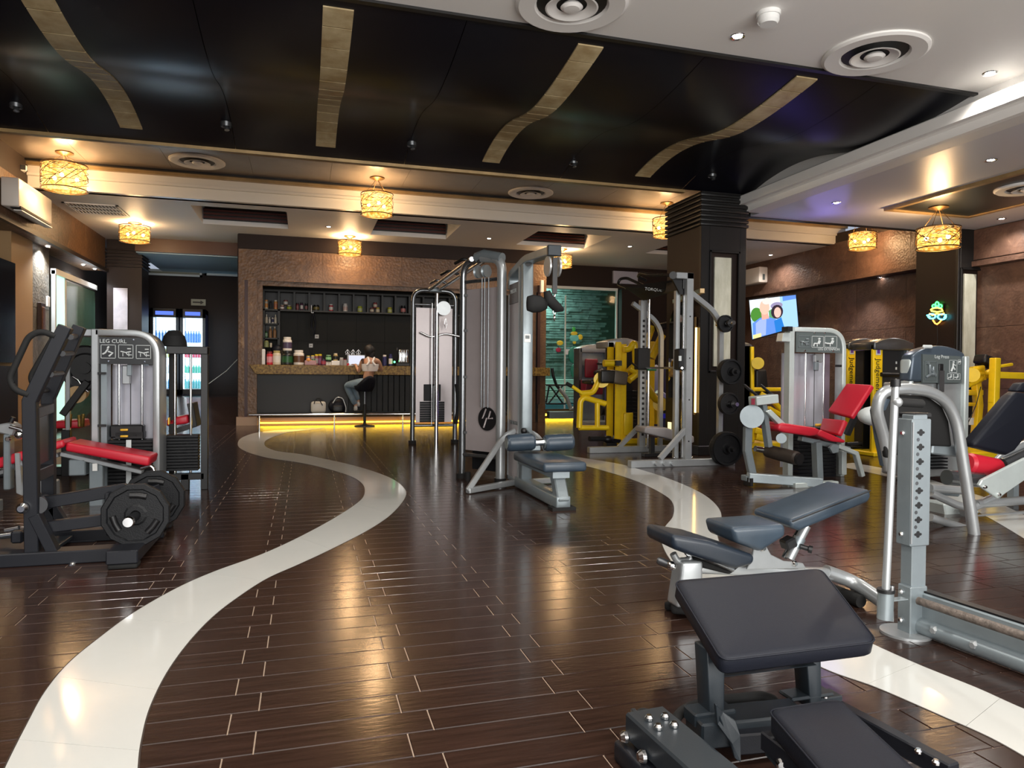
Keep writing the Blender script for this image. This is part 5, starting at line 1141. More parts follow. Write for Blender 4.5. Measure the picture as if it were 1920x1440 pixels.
# top yoke
def YL_(x, y, Y): return t.at(x, y, y=Y)
t.part('yoke_beam', G().bar((xu - .03, .03, zT_ - .13), (xf + .05, YQ, zF + .10), .07, .12), BLACK, .005)
t.part('yoke_plate', G().prism([YL_(1258, 518, .05), YL_(1290, 520, .05), YL_(1290, 552, .05), YL_(1276, 552, .05)], (0, .03, 0)), BLACK)
t.part('badge_plate', G().prism([YL_(1172, 538, YQ * .8), YL_(1268, 524, YQ * .3), YL_(1272, 545, YQ * .3), YL_(1208, 563, YQ * .8)], (0, .03, 0)), BLACK)
text('lettering', 'TORQUE', .055, t.at(1225, 543, y=YQ * .5), (PI / 2, .12, -.6), PALE, t.o)
for P_ in ([(1262, 516, .1), (1215, 515, .5), (1200, 512, .7), (1196, 519, .9), (1212, 526, .8)], [(1210, 537, 1.1), (1175, 521, 1.4), (1162, 523, 1.5), (1158, 534, 1.5), (1175, 541, 1.3)]):
    t.part('pull_up_grip', G().tube([YL_(*p) for p in P_], .02, 10, bend=.05), BLACK)
t.part('end_knob', G().cyl(YL_(1262, 516, -.04), YL_(1262, 516, .06), .045, n=18), BLACK)
t.part('rear_yoke', G().bar((xu + .2, .03, zT_ - .2), (xf + .5, YQ, zF + .0), .06, .06), GOLDT, .004)  # gold colour stands in for warm reflections on the bar
# smith rods and carriages
for Y_, px_ in ((YQ - .12, 1216), ):
    x_ = t.at(px_, 700, y=Y_).x; t.part('slide_rod', G().cyl((x_, Y_, .06), (x_, Y_, zF), .02, n=14), CHROME)
    t.part('carriage', G().box(t.at(1204, 673, y=Y_ + .02), (.19, .12, .30)), BLACK, .01); t.part('lock_lever', G().tube([t.at(1196, 690, y=Y_), t.at(1184, 680, y=Y_ - .1)], .014), BLACK)
x_ = t.at(1281, 700, y=.12).x; t.part('slide_rod', G().cyl((x_, .12, .06), (x_, .12, zT_ - .1), .02, n=14), CHROME); t.part('carriage', G().box(t.at(1279, 674, y=.08), (.16, .12, .26)), BLACK, .01)
t.part('carriage_plate', G().box(t.at(1275, 672, y=.01), (.035, .01, .06)), PALE)
t.part('barbell', G().cyl(t.at(1279, 690, y=-.05), t.at(1204, 690, y=YQ + .05), .014, n=12), CHROME)
t.part('green_hook', G().box(t.at(1222, 692, y=YQ - .2), (.14, .05, .05)), mat('green_hook', (.02, .14, .06), .4), .01)
# dumbbells / flat bench behind
b = T('flat_bench', 'pale grey flat bench standing inside the power rack', 'bench', (4.6, 8.45, 0))
q = lambda x, y, Y=0: b.at(x, y, y=Y)
b.part('pad', G().prism([q(1208, 812), q(1210, 801), q(1250, 802), q(1302, 818), q(1302, 830), q(1288, 834), q(1250, 822)], (0, .28, 0)), mat('grey_vinyl', (.30, .28, .28), .4), .02, 3); b.part('leg', G().bar(q(1222, 820, .14), q(1222, 850, .14), .06, .06, up=(0, 1, 0)), BLACK); b.part('leg', G().bar(q(1290, 830, .14), q(1290, 856, .14), .06, .06, up=(0, 1, 0)), BLACK); b.part('base', G().bb((q(1215, 850).x, .08, .0), (q(1295, 850).x, .2, .05)), BLACK, .005)
b = T('roller_handles', 'black foam handle assembly on the floor left of the power rack', 'handle', at(1140, 836, z=0))
b.part('handle', G().cyl((-.33, -.05, .12), (-.05, 0, .11), .038, n=14), RUBBER); b.part('joint', G().ball((0, 0, .10), .065, 12, 8, (1.3, 1, .9)), BLACK); b.part('stem', G().bar((.02, 0, .09), (.22, .05, .06), .06, .06), BLACK, .006); b.part('stand', G().bb((-.05, -.06, 0), (.12, .06, .05)), BLACK)
# mirror and lit edge on the column's left face
m_ = T('column_mirror', 'arched mirror with glowing gold edge on the left face of the centre column', 'mirror', (5.185, 9.08, 0))
def archpts(w_, z0, z1): return [V((0, -w_, z0)), V((0, w_, z0))] + [V((0, w_ * math.cos(a), z1 + w_ * 1.2 * math.sin(a))) for a in [PI * k / 14 for k in range(15)]]
m_.part('frame', G().prism(archpts(.34, .72, 1.75), (-.03, 0, 0)), COLB, .004); m_.part('glass', G().prism([p + V((-.032, 0, 0)) for p in archpts(.30, .76, 1.75)], (-.004, 0, 0)), mat('mirror_glass', (.75, .72, .70), .03, 1))
m_.part('glow_edge', G().bb((-.02, -.43, .58), (-.005, -.40, 1.75)), emis('gold_glow', (1, .60, .16), 5)); m_.part('mosaic_edge', G().bb((-.012, -.40, .55), (-.004, -.36, 1.9)), GOLDT)
m_.part('socket', G().box((-.01, .30, .33), (.012, .09, .14)), emis('lit_socket', (1, .8, .4), 1.2)); m_.part('socket', G().box((-.01, .12, .34), (.012, .12, .14)), GOLDT)

# ------------------------------------------------------------------ glass room behind
STONE = mat('split_stone', (.05, .075, .07), .6, col2=(.14, .20, .19), vscale=6)
sw = struct('wall_stone', G().bb((5.2, 18.9, 0), (8.6, 19.1, 4.0)), JOINT)
z = .9; rs = random.Random(5)
SG_ = []
while z < 3.5:
    x = 5.2
    while x < 8.0:
        wd = rs.uniform(.28, .6); hh = rs.uniform(.055, .075); 
        mesh('stone', G().box((x + wd / 2, 18.88 - rs.uniform(0, .035), z + hh / 2), (wd - .008, .08, hh - .006), (0, rs.uniform(-.02, .02), 0)), STONE).parent = sw; x += wd
    z += .07
lamp('AREA', (6.0, 18.35, 3.6), 120, (.6, 1, .88), .9, (.25, 0, 0), .3)
gr = T('glass_partition', 'green tinted glass partition with silver top rail behind the lat pulldown', 'glass wall', (5.32, 17.0, 0))
TINT = mat('tinted_glass', (.05, .22, .17), .04, trans=0, alpha=.15)
for a_, b_ in ((0, 1.05), (1.07, 2.46)): gr.part('pane', G().bb((a_, 0, .22), (b_, .015, 3.26)), TINT)
gr.part('top_rail', G().bb((-.02, -.03, 3.26), (2.5, .05, 3.33)), PALE); gr.part('mullion', G().bb((1.05, -.01, .2), (1.08, .03, 3.1)), PALE); gr.part('end_post', G().bb((2.46, -.02, 0), (2.5, .04, 3.3)), PALE)
gr.part('sticker_band', G().bb((1.06, -.008, at(1075, 665, y=17).z), (1.75, -.004, at(1075, 655, y=17).z)), mat('sticker_white', (.7, .74, .85), .5))
text('lettering', 'FITNESS GYM', .085, (1.40, -.012, at(1075, 660, y=17).z), FRONT, NVYM if 'NVYM' in globals() else PLACARD, gr.o)
fw = T('floor_shelf', 'white stepped shelf with blue base glowing behind the glass', 'shelf', (6.4, 18.4, 0))
for k in range(4): fw.part('step_board', G().bb((-1.1, .08 * k, .3 + .17 * k), (1.1, .3 + .05 * k, .44 + .17 * k)), mat('mint_white', (.50, .68, .62), .4), .01)
fw.part('blue_base', G().bb((-1.1, -.1, .12), (1.1, .3, .26)), mat('sea_blue', (.08, .35, .55), .4)); fw.part('plinth', G().bb((-1.1, -.1, 0), (1.1, .3, .12)), mat('sea_green', (.03, .25, .16), .4))
def blob(nm, label, cat, px, py, Y, pieces, group=None):
    p = at(px, py, y=Y); q = T(nm, label, cat, p, group=group)
    for n_, dx, dz, r, c, sc in pieces: q.part(n_, G().ball((dx, 0, dz), r, 12, 8, sc), c)
    return q
pl = lambda nm, c: mat(nm, c, .4)
NG = pl('decal_green', (.05, .55, .10)); NYl = pl('decal_yellow', (.8, .65, .05)); NCy = pl('decal_cyan', (.15, .6, .6)); NTl = mat('decal_teal', (.01, .22, .17), .5); NRd = mat('decal_red', (.4, .02, .08), .5)
blob('window_decal', 'green figure decal with yellow and cyan head on the glass door', 'decal', 1075, 640, 16.96, [('leaf', .01, .30, .06, NG, (.8, .15, 1.2)), ('cap', .02, .20, .08, NYl, (1.2, .15, .7)), ('face', .03, .08, .12, NCy, (1.1, .12, .8)), ('nose', .03, -.02, .05, NYl, (1, .2, 1)), ('torso', .05, -.35, .19, NTl, (1, .1, 1.2)), ('legs', .07, -.75, .14, NTl, (1, .1, 1.4))])
blob('window_decal', 'small yellow star decal left on the glass', 'decal', 1050, 643, 16.96, [('star', 0, 0, .07, NYl, (1.3, .15, .9))]); blob('window_decal', 'small magenta decal on the left glass pane', 'decal', 1047, 656, 16.96, [('dot', 0, 0, .06, NRd, (1.2, .15, 1))]); blob('window_decal', 'yellow flower decal right of the green figure', 'decal', 1088, 632, 16.96, [('flower', 0, 0, .07, NYl, (1, .15, 1))])
single('light_panel', 'pale grey light panel high on the dark wall behind the rack', 'panel', G().bb(tuple(at(1150, 531, y=16.93)), tuple(at(1196, 510, y=16.93) + V((0, .07, 0)))), mat('grey_panel', (.35, .36, .45), .4))
# elliptical arms
e = T('cross_trainer', 'cross trainer with black and silver swing arms before the glass partition', 'exercise machine', at(1065, 790, z=0))
E_ = lambda x, y, Y=0: e.at(x, y, y=Y)
e.part('swing_arm', G().tube([E_(1035, 690), E_(1037, 704), E_(1043, 722), E_(1048, 728)], .035, 8), BLACK); e.part('swing_arm', G().tube([E_(1048, 728), E_(1062, 745), E_(1070, 765)], .045, 8), SILVER)
e.part('pedal_rail', G().tube([E_(1068, 766), E_(1105, 762), E_(1140, 770)], .035, 8), WHITEP); e.part('frame', G().tube([E_(1024, 722), E_(1062, 722)], .02).tube([E_(1030, 722), E_(1024, 755)], .02).tube([E_(1030, 722), E_(1056, 757)], .02).tube([E_(1056, 722), E_(1028, 757)], .02).tube([E_(1024, 757), E_(1060, 757)], .02), BLACK); e.part('base', G().bb(E_(1030, 785), E_(1130, 770, .2)), STEEL, .01)

# ------------------------------------------------------------------ yellow machines and dark towers in the middle distance
YT = 12.0
def ymach(name, label, Y):
    t = T(name, label, 'exercise machine', (at(1150, 800, y=Y).x, Y, 0)); return t
def dome(t, xa, xb, zt_, y0, y1, m, h=.10):
    n = 9; pr = [(xa + (xb - xa) * i / (n - 1), zt_ + h * math.sin(PI * i / (n - 1))) for i in range(n)]
    t.part('top_cover', G().prism([V((x, y0, z)) for x, z in pr] + [V((xb, y0, zt_ - .10)), V((xa, y0, zt_ - .10))], (0, y1 - y0, 0)), m, .01, 2)
t = T('yellow_chest_machine', 'yellow framed press machine with black pads and twin posts, left of the power rack', 'exercise machine', (5.3, 10.6, 0))
Q = lambda x, y, Y=0: t.at(x, y, y=Y)
z0 = Q(1145, 812).z
def ypost(x0, x1, yt, yb_, Y=0, D=.04): 
    a, b = Q(x0, yt, Y), Q(x1, yb_, Y); t.part('post', G().bb((a.x, Y, max(0, b.z)), (b.x, Y + D, a.z)), YEL, .01)
ypost(1140, 1150, 641, 820); ypost(1155, 1164, 641, 824, -.3); ypost(1166, 1174, 645, 824, -.3)
ypost(1218, 1227, 640, 800, .3)
dome(t, Q(1140, 640).x, Q(1200, 640).x, Q(1140, 640).z, 0, .5, SILVER, .06)
t.part('shroud', G().bb((Q(1150, 650).x, .06, .1), (Q(1158, 650).x + .3, .3, Q(1150, 646).z)), BLACK); t.part('dark_panel', G().bb((Q(1163, 650, -.25).x, -.26, .1), (Q(1167, 650, -.25).x, -.25, Q(1150, 650).z)), BLACK)
for k in range(12): t.part('weight_plate', G().bb((Q(1176, 800).x, .05, .12 + k * .06), (Q(1198, 800).x, .25, .12 + k * .06 + .05)), IRON)
def yt(name, P_, r, Y=0, m=YEL, bend=.06): t.part(name, G().tube([Q(p[0], p[1], Y if len(p) < 3 else p[2]) for p in P_], r, 10, bend=bend), m)
yt('frame_tube', [(1086, 802), (1088, 752), (1095, 745), (1135, 757)], .045, -.7); yt('frame_tube', [(1120, 800), (1120, 755)], .04, -.7); yt('frame_tube', [(1086, 802), (1140, 802)], .04, -.7)
yt('frame_tube', [(1088, 738), (1112, 736), (1122, 715), (1125, 700)], .045, -.7); yt('grip_arm', [(1072, 724), (1092, 738)], .028, -.8); yt('grip', [(1062, 719), (1072, 724)], .03, -.8, RUBBER)
t.part('cam', G().cyl(Q(1128, 712, -.75), Q(1128, 712, -.65), .12, n=24), YEL); yt('cross_arm', [(1132, 681), (1160, 681)], .055, -.5); t.part('counterweight', G().box(Q(1158, 681, -.55), (.1, .1, .08)), BLACK)
yt('arm', [(1170, 655), (1180, 655), (1190, 640), (1192, 700), (1178, 715)], .05, -.4, bend=.15); yt('arm', [(1175, 700), (1195, 680)], .05, -.4); yt('arm', [(1180, 690, -.6), (1196, 700, -.6), (1180, 712, -.6)], .05)
yt('arm', [(1222, 672, -.2), (1242, 628, -.2)], .06); yt('arm', [(1210, 650, -.1), (1224, 612, -.1)], .05); yt('grip', [(1230, 615, -.2), (1252, 610, -.2)], .06, m=RUBBER)
yt('leg_arm', [(1206, 715, -.1), (1226, 745, -.1), (1248, 765, -.1)], .06); t.part('pivot_cam', G().cyl(Q(1238, 758, -.15), Q(1238, 758, -.05), .12), YEL); yt('post_low', [(1232, 765, 0), (1232, 795, 0)], .05)
for (x, y, r_) in ((1136, 706, 0), (1159, 708, .15)): t.part('pad', G().box(Q(x, y, -.75), (.24, .2, .20), (0, r_, 0)), BLACK if r_ == 0 else mat('brown_vinyl', (.10, .075, .05), .5), .03, 3)
t.part('seat', G().box(Q(1118, 716, -.5), (.3, .3, .07)), BLACK, .02, 3); t.part('foot_plate', G().box(Q(1222, 825, -.1) , (.40, .3, .03)), YEL, .01); t.part('base_beam', G().bb((Q(1140, 818).x, -.4, 0), (Q(1240, 818).x, -.28, .08)), YEL, .01); t.part('base_plate', G().box(Q(1178, 795, -.32), (.16, .03, .36)), YEL, .06, 3)
t = T('red_seat_machine', 'dark grey tower machine with dark red seat and backrest in front of the glass room', 'exercise machine', (6.4, 14.2, 0))
Q = lambda x, y, Y=0: t.at(x, y, y=Y)
a, b = Q(1088, 652), Q(1137, 790); t.part('tower', G().bb((a.x, .1, 0), (b.x, .4, a.z)), STEEL, .03, 3); t.part('tower_post', G().bb((a.x - .03, 0, 0), (a.x + .05, .3, a.z)), GUN, .01); t.part('tower_post', G().bb((b.x - .05, 0, 0), (b.x + .03, .3, a.z)), GUN, .01)
dome(t, a.x, b.x, a.z, 0, .4, SILVER, .08); t.part('placard', G().box(Q(1114, 655, .07), (.42, .03, .10)), PLACARD)
t.part('backrest', G().bb(Q(1098, 708, -.1), Q(1119, 673, -.02)), REDD, .03, 3); t.part('seat', G().bb(Q(1098, 740, -.35), Q(1121, 712, -.05)), REDD, .03, 3); t.part('side_pad', G().box(Q(1110, 718, -.5), (.4, .2, .08), (0, .15, 0)), BLACK, .03, 3); t.part('elbow', G().box(Q(1125, 702, -.3), (.22, .2, .22), (0, -.4, 0)), BLACK, .05, 3); t.part('roller', G().box(Q(1125, 682, -.2), (.12, .1, .05)), BLACK, .01); t.part('foot', G().bb((a.x, -.5, 0), (b.x, .4, .1)), SILVER, .01); t.part('ball_joint', G().cyl(Q(1125, 768, -.5), Q(1137, 768, -.5), .13), BLACK)
# person in the distance behind the rack is only a blue-grey blur; chrome machines there
t = T('striped_chair', 'white and dark blue draped seat behind the power rack beside the yellow arm', 'seat', (6.9, 12.2, 0)); Q = lambda x, y, Y=0: t.at(x, y, y=Y)
t.part('drape', G().ball(Q(1230, 712), .18, 12, 8, (.7, .5, 1.6)), mat('pale_cloth', (.40, .42, .55), .7)); t.part('back', G().bb(Q(1236, 770), Q(1256, 690, .3)), mat('navy_panel', (.015, .012, .06), .5), .03, 2); t.part('base', G().bb(V((Q(1226, 800, -.2).x, -.2, 0)), Q(1256, 772, .3)), BLACK, .01); t.part('blue_box', G().box(Q(1243, 780, -.3), (.18, .1, .08)), mat('vivid_blue', (.02, .03, .7), .4)); t.part('silver_head', G().box(Q(1242, 742, -.3), (.25, .2, .10), (0, .6, 0)), SILVER, .02)
# ------------------------------------------------------------------ second column, neon sign, television
column(9.60, 10.12, 8.56, 9.32, 3.37, 'right', at(1805, 600, y=8.56).x, at(1827, 600, y=8.56).x, 1.0, at(1815, 514, y=8.56).z, [])
t = T('neon_sign', 'small glowing neon figure with green leaves, yellow body and cyan glasses on the black column', 'neon sign', (9.565, 0, 0))
def ne(name, P_, c, r=.011): t.part(name, G().tube([t.at(x, y, x=0) for x, y in P_], r, 6), c)
NE_G = emis('neon_green', (.05, 1, .12), 5); NE_Y = emis('neon_yellow', (1, .72, .06), 5); NE_C = emis('neon_cyan', (.10, .85, 1), 5); NE_O = emis('neon_orange', (1, .35, .05), 4)
def circ(cx, cy, rx, ry, n=12, a0=0, a1=2 * PI): return [(cx + rx * math.cos(a0 + (a1 - a0) * k / n), cy + ry * math.sin(a0 + (a1 - a0) * k / n)) for k in range(n + 1)]
ne('leaf', circ(1757, 570, 3, 4), NE_G); ne('leaf', circ(1751, 574, 3, 3), NE_G); ne('leaf', circ(1763, 574, 3, 3), NE_G)
ne('body_line', [(1745, 581), (1749, 578), (1757, 577), (1765, 579), (1768, 583), (1757, 585), (1746, 583)], NE_Y); ne('body_line', [(1743, 588), (1748, 591), (1757, 588), (1766, 590), (1770, 587)], NE_Y)
ne('glasses', circ(1747, 593, 7, 4.5), NE_C); ne('glasses', circ(1766, 594, 8, 5), NE_C); ne('glasses', [(1738, 591), (1744, 594)], NE_C); ne('glasses', [(1774, 590), (1770, 596)], NE_C)
ne('chin', [(1749, 600), (1753, 606), (1757, 608), (1762, 604), (1765, 600)], NE_O)
t.part('backing', G().bb(t.at(1745, 604, x=.012), t.at(1769, 568, x=.02)), PLACARD); t.part('wire', G().tube([t.at(1757, 608, x=.01), t.at(1758, 640, x=.01), t.at(1752, 662, x=.01)], .004, 5), BLACK)
# television on the right wall, angled
ty = 14.0; c = V((10.25, ty, 0)); a_ = at(1450, 596, y=ty)
tl, tr, br, bl = (1405, 564), (1491, 553), (1496, 612), (1411, 636)
t = T('television', 'lit wall television showing two smiling people outdoors, between column and leg extension tower', 'television', at(1450, 596, y=13.6)); rzt = -.38
t.o.rotation_euler = (0, 0, 0)
P4 = [at(1405, 563, y=13.9), at(1492, 553, y=13.2), at(1497, 612, y=13.2), at(1411, 636, y=13.9)]
P4 = [p - t.o.location for p in P4]; nrm = (P4[1] - P4[0]).cross(P4[3] - P4[0]).normalized()
if nrm.dot(EYE - t.o.location) < 0: nrm = -nrm
S_ = lambda u, v, o=0: (P4[0] * (1 - u) + P4[1] * u) * (1 - v) + (P4[3] * (1 - u) + P4[2] * u) * v + nrm * o
t.part('case', G().prism([S_(-.02, -.03), S_(1.02, -.03), S_(1.02, 1.03), S_(-.02, 1.03)], -nrm * .06), BLACK, .006)
def scr(name, poly, c, o, s=1.3): t.part(name, G().prism([S_(u, v, o) for u, v in poly], nrm * .002), emis('screen_' + name + str(o), c, s))
scr('screen', [(0, 0), (1, 0), (1, 1), (0, 1)], (.30, .50, .82), .001); scr('sky', [(0, 0), (.66, 0), (.66, .5), (0, .5)], (.72, .82, .92), .003)
blobp = lambda cx, cy, rx, ry, n=16: [(cx + rx * math.cos(2 * PI * k / n), cy + ry * math.sin(2 * PI * k / n)) for k in range(n)]
scr('foliage', blobp(.13, .40, .13, .19), (.06, .20, .03), .0045); scr('foliage_right', [(.40, .35), (.60, .25), (.66, .6), (.4, .6)], (.10, .28, .12), .0046)
scr('shirt', [(.03, .60), (.2, .50), (.36, .50), (.54, .62), (.60, 1), (.02, 1)], (.10, .22, .62), .006); scr('shirt_light', [(.10, .62), (.2, .54), (.34, .56), (.30, .98), (.08, .98)], (.28, .36, .70), .0065)
scr('face', blobp(.32, .24, .11, .20), (.80, .42, .32), .008); scr('neck', [(.24, .36), (.38, .36), (.40, .56), (.24, .56)], (.62, .32, .25), .0075); scr('hair', blobp(.38, .08, .10, .09), (.62, .58, .54), .009)
scr('hat', blobp(.58, .24, .13, .10), (.25, .22, .35), .008); scr('dark_hair', blobp(.58, .42, .13, .2), (.03, .02, .03), .0085); scr('face_right', blobp(.59, .44, .075, .15), (.75, .42, .35), .010); scr('jacket', [(.50, .66), (.66, .60), (.72, 1), (.52, 1)], (.02, .16, .5), .007)
scr('side_panel', [(.72, 0), (1, 0), (1, .12), (.72, .14)], (.10, .22, .60), .0045); scr('gold_hem', [(.02, .90), (.2, .9), (.2, 1), (.02, 1)], (.70, .60, .25), .009)
t.part('bracket', G().bar(S_(.5, .4, -.06), S_(.5, .4, -.06) + V((10.90 - (t.o.location.x + S_(.5, .4, -.06).x), .25, 0)), .08, .08), BLACK)
ac = T('air_conditioner', 'white split air conditioner on the right wall, half hidden by the centre column', 'air conditioner', (10.5, 15.2, 0)); ac.part('case', G().bb((-.0, -.45, at(1400, 534, x=10.5).z), (.25, .6, at(1400, 505, x=10.5).z)), mat('warm_white_case2', (.75, .68, .62), .4), .03, 2); ac.part('side_label', G().box((.12, -.455, at(1418, 520, x=10.5).z), (.06, .006, .14)), PLACG)
p = (10.88, 11.4, 3.04); t = T('wall_washer', 'bright white spotlight under the soffit on the right wall', 'downlight', p); t.part('rim', G().lathe([(.03, 0), (.05, 1), (.055, 0)], (0, 0, 0.01), (0, 0, -0.002), 18), CHROME); t.part('lens', G().cyl((0, 0, .009), (0, 0, .006), .035), LED)
lamp('SPOT', (10.6, 11.6, 3.02), 60, (.92, .95, 1), .04, (0, .25, 0), spot=1.9)
# added blue-violet point lamps without fixtures, for the blue glow on the right ceiling
lamp('POINT', (8.0, 9.9, .35), 8, (.22, .16, 1), .3)
lamp('POINT', (7.0, 8.3, 3.1), 3.5, (.30, .25, 1), .3)

# ------------------------------------------------------------------ leg extension machine
YE = 6.40
t = T('leg_extension_machine', 'silver leg extension machine with bright red seat and backrest, right of the centre column', 'exercise machine', (5.2, YE, 0))
Q = lambda x, y, Y=0: t.at(x, y, y=Y)
x0, x1 = Q(1480, 750).x, Q(1588, 750).x; H = Q(1530, 614).z
P_ = fillet([V((x0 + .03, .07, H - .025)), V((x1 - .03, .07, H - .025)), V((x1 - .03, .07, 0))], .22, 10)
t.part('frame_arch', G().path(P_, .05, .12), SILVER2, .008, 2); t.part('frame_post', G().bb((x0, 0, 0), (x0 + .06, .10, H)), SILVER2, .006)
t.part('lug', G().prism([Q(1466, 640), Q(1469, 624), Q(1482, 624), Q(1482, 641)], (0, .1, 0)), SILVER2, .004); t.part('lug_cap', G().box(Q(1476, 617), (.06, .1, .05)), BLACK)
t.part('placard', G().prism([Q(1493, 622, .02), Q(1560, 623, .02), Q(1573, 632, .02), Q(1579, 645, .02), Q(1579, 662, .02), Q(1493, 660, .02)], (0, .02, 0)), PLACG)
sit = [([(.6, .85), (.62, .7)], .10), ([(.62, .65), (.5, .35), (.2, .35)], .06), ([(.2, .35), (.15, .1)], .05), ([(.45, .3), (.45, .1)], .04), ([(.72, .6), (.6, .3)], .05)]; sit2 = [sit[0], sit[1], ([(.2, .35), (.02, .4)], .05)] + sit[3:]
pict(t, 1497, 629, 22, 22, lie, m=STEEL); pict(t, 1522, 630, 22, 22, sit, m=PALE); pict(t, 1546, 630, 23, 22, sit2, m=PALE)
text('lettering', 'LEG EXTENSION', .038, Q(1554, 655, .015), FRONT, PALE, t.o)
for x, y in ((1509, 657), (1562, 658), (1527, 624), (1546, 624)): bolt(t, Q(x, y, .02), (0, -1, 0), .011)
zb_ = Q(1530, 662).z; t.part('shroud', G().bb((x0 + .06, .2, .1), (x1 - .16, .22, zb_)), SHROUD2); t.part('shroud', G().bb((x1 - .15, .2, .1), (x1 - .06, .22, zb_)), mat('mauve_shroud', (.16, .12, .15), .35))
stack(t, Q(1495, 850, .05).x, Q(1566, 850, .05).x, .03, .17, Q(1530, 898, .1).z, Q(1530, 812, .1).z, 13, zb_)
t.part('selector_marker', G().box(Q(1535, 797, .0), (.09, .03, .03)), ORANGE, .01); t.part('hinge', G().box(Q(1572, 686, -.01), (.06, .03, .025)), BLACK)
t.part('pulley_bracket', G().box(Q(1533, 672, .1), (.10, .05, .09)), SILVER, .01); t.part('pulley_bracket', G().box(Q(1530, 685, .1), (.05, .05, .12)), STEEL, .01)
# seat group about Y = 6.05 .. 6.35
sy = -.42; S = lambda x, y, d=0: t.at(x, y, y=sy + d)
def slab(nm, P2, d0, wd, m=RED, bv=.02, sg=3): t.part(nm, G().prism([S(x, y, d0) for x, y in P2], (0, wd, 0)), m, bv, sg)
slab('seat_pad', [(1459, 806), (1461, 796), (1470, 793), (1530, 802), (1538, 806), (1534, 816), (1520, 818), (1470, 811)], -.03, .32)
slab('seat_pad', [(1528, 814), (1540, 806), (1586, 826), (1584, 831), (1560, 828)], -.0, .34)
# back pads are wide boards facing the tower side
pad(t, 'backrest', [S(1602, 788, 0), S(1641, 727, .0), S(1593, 724, .34), S(1557, 776, .34)], .06, RED, None); pad(t, 'lumbar_pad', [S(1579, 820, 0), S(1592, 792, 0), S(1550, 788, .34), S(1544, 812, .34)], .06, RED)
t.part('backrest_post', G().bar(S(1588, 815, .2), S(1612, 760, .2), .05, .05), BLACK)
t.part('cam_disc', G().cyl(S(1410, 781, .1), S(1410, 781, .16), .115, n=28), STEEL); t.part('handle_box', G().bar(S(1411, 752, .05), S(1452, 747, .05), .14, .085), SILVER2, .006); t.part('scan_label', G().box(S(1412, 753, -.025), (.04, .004, .06)), REDD)
t.part('lever_arm', G().bar(S(1430, 758, .08), S(1441, 838, .08), .05, .08, up=(0, 1, 0)), STEEL, .006); t.part('link_plate', G().prism([S(1436, 771), S(1446, 768), S(1474, 795), S(1466, 801)], (0, .06, 0)), SILVER2, .004); t.part('pivot_disc', G().cyl(S(1465, 822, .0), S(1465, 822, .1), .05, n=20), STEEL)
a_, b_ = S(1438, 845, .25), S(1496, 860, -.12); t.part('roller_pad', G().lathe([(0, 0), (.06, 0), (.065, .06), (.068, .5), (.068, .94), (.06, 1), (0, 1)], a_, b_, 22), mat('brown_black_foam', (.035, .026, .02), .45)); t.part('roller_cap', G().cyl(b_, b_ + (b_ - a_).normalized() * .03, .055), BLACK); t.part('roller_axle', G().cyl(S(1416, 841, .25), a_, .03), CHROME)
t.part('support_leg', G().path([S(1402, 800, .2), S(1401, 845, .2), S(1411, 893, .2)], .08, .06), STEEL, .008); t.part('seat_post', G().bar(S(1531, 828, .1), S(1534, 903, .1), .07, .09, up=(0, 1, 0)), STEEL, .006); t.part('seat_frame', G().bar(S(1500, 822, .14), S(1590, 842, .14), .08, .05), STEEL, .006)
t.part('base_beam', G().bar(S(1402, 895, .1), S(1540, 905, -.1), .09, .09), STEEL, .006); t.part('base_beam', G().bb(S(1400, 903, .1) + V((-.0, 0, -.0)), S(1440, 888, .2)), STEEL, .006); t.part('base_foot', G().box(S(1403, 903, .1), (.03, .12, .08)), BLACK)
t.part('base_front', G().bb(S(1492, 917, -.1), S(1560, 900, .0)), SILVER2, .006); t.part('rear_leg', G().path([S(1570, 836, .1), S(1604, 850, .1), S(1616, 893, .1)], .045, .06), SILVER2, .006); t.part('rear_leg', G().bar(S(1580, 845, .3), S(1580, 890, .3), .06, .06, up=(0, 1, 0)), SILVER2, .006)
t.part('grip', G().cyl(S(1587, 832, -.02), S(1608, 831, -.02), .016), BLACK); t.part('bracket', G().prism([S(1556, 840), S(1562, 833), S(1574, 836), S(1572, 848), S(1562, 850)], (0, .03, 0)), STEEL)
t.part('upper_lever', G().tube([S(1395, 722, .3), S(1408, 733, .2), S(1425, 745, .1)], .014), BLACK); t.part('upper_lever', G().tube([S(1426, 722, .3), S(1438, 732, .2), S(1455, 746, .1)], .014), BLACK)

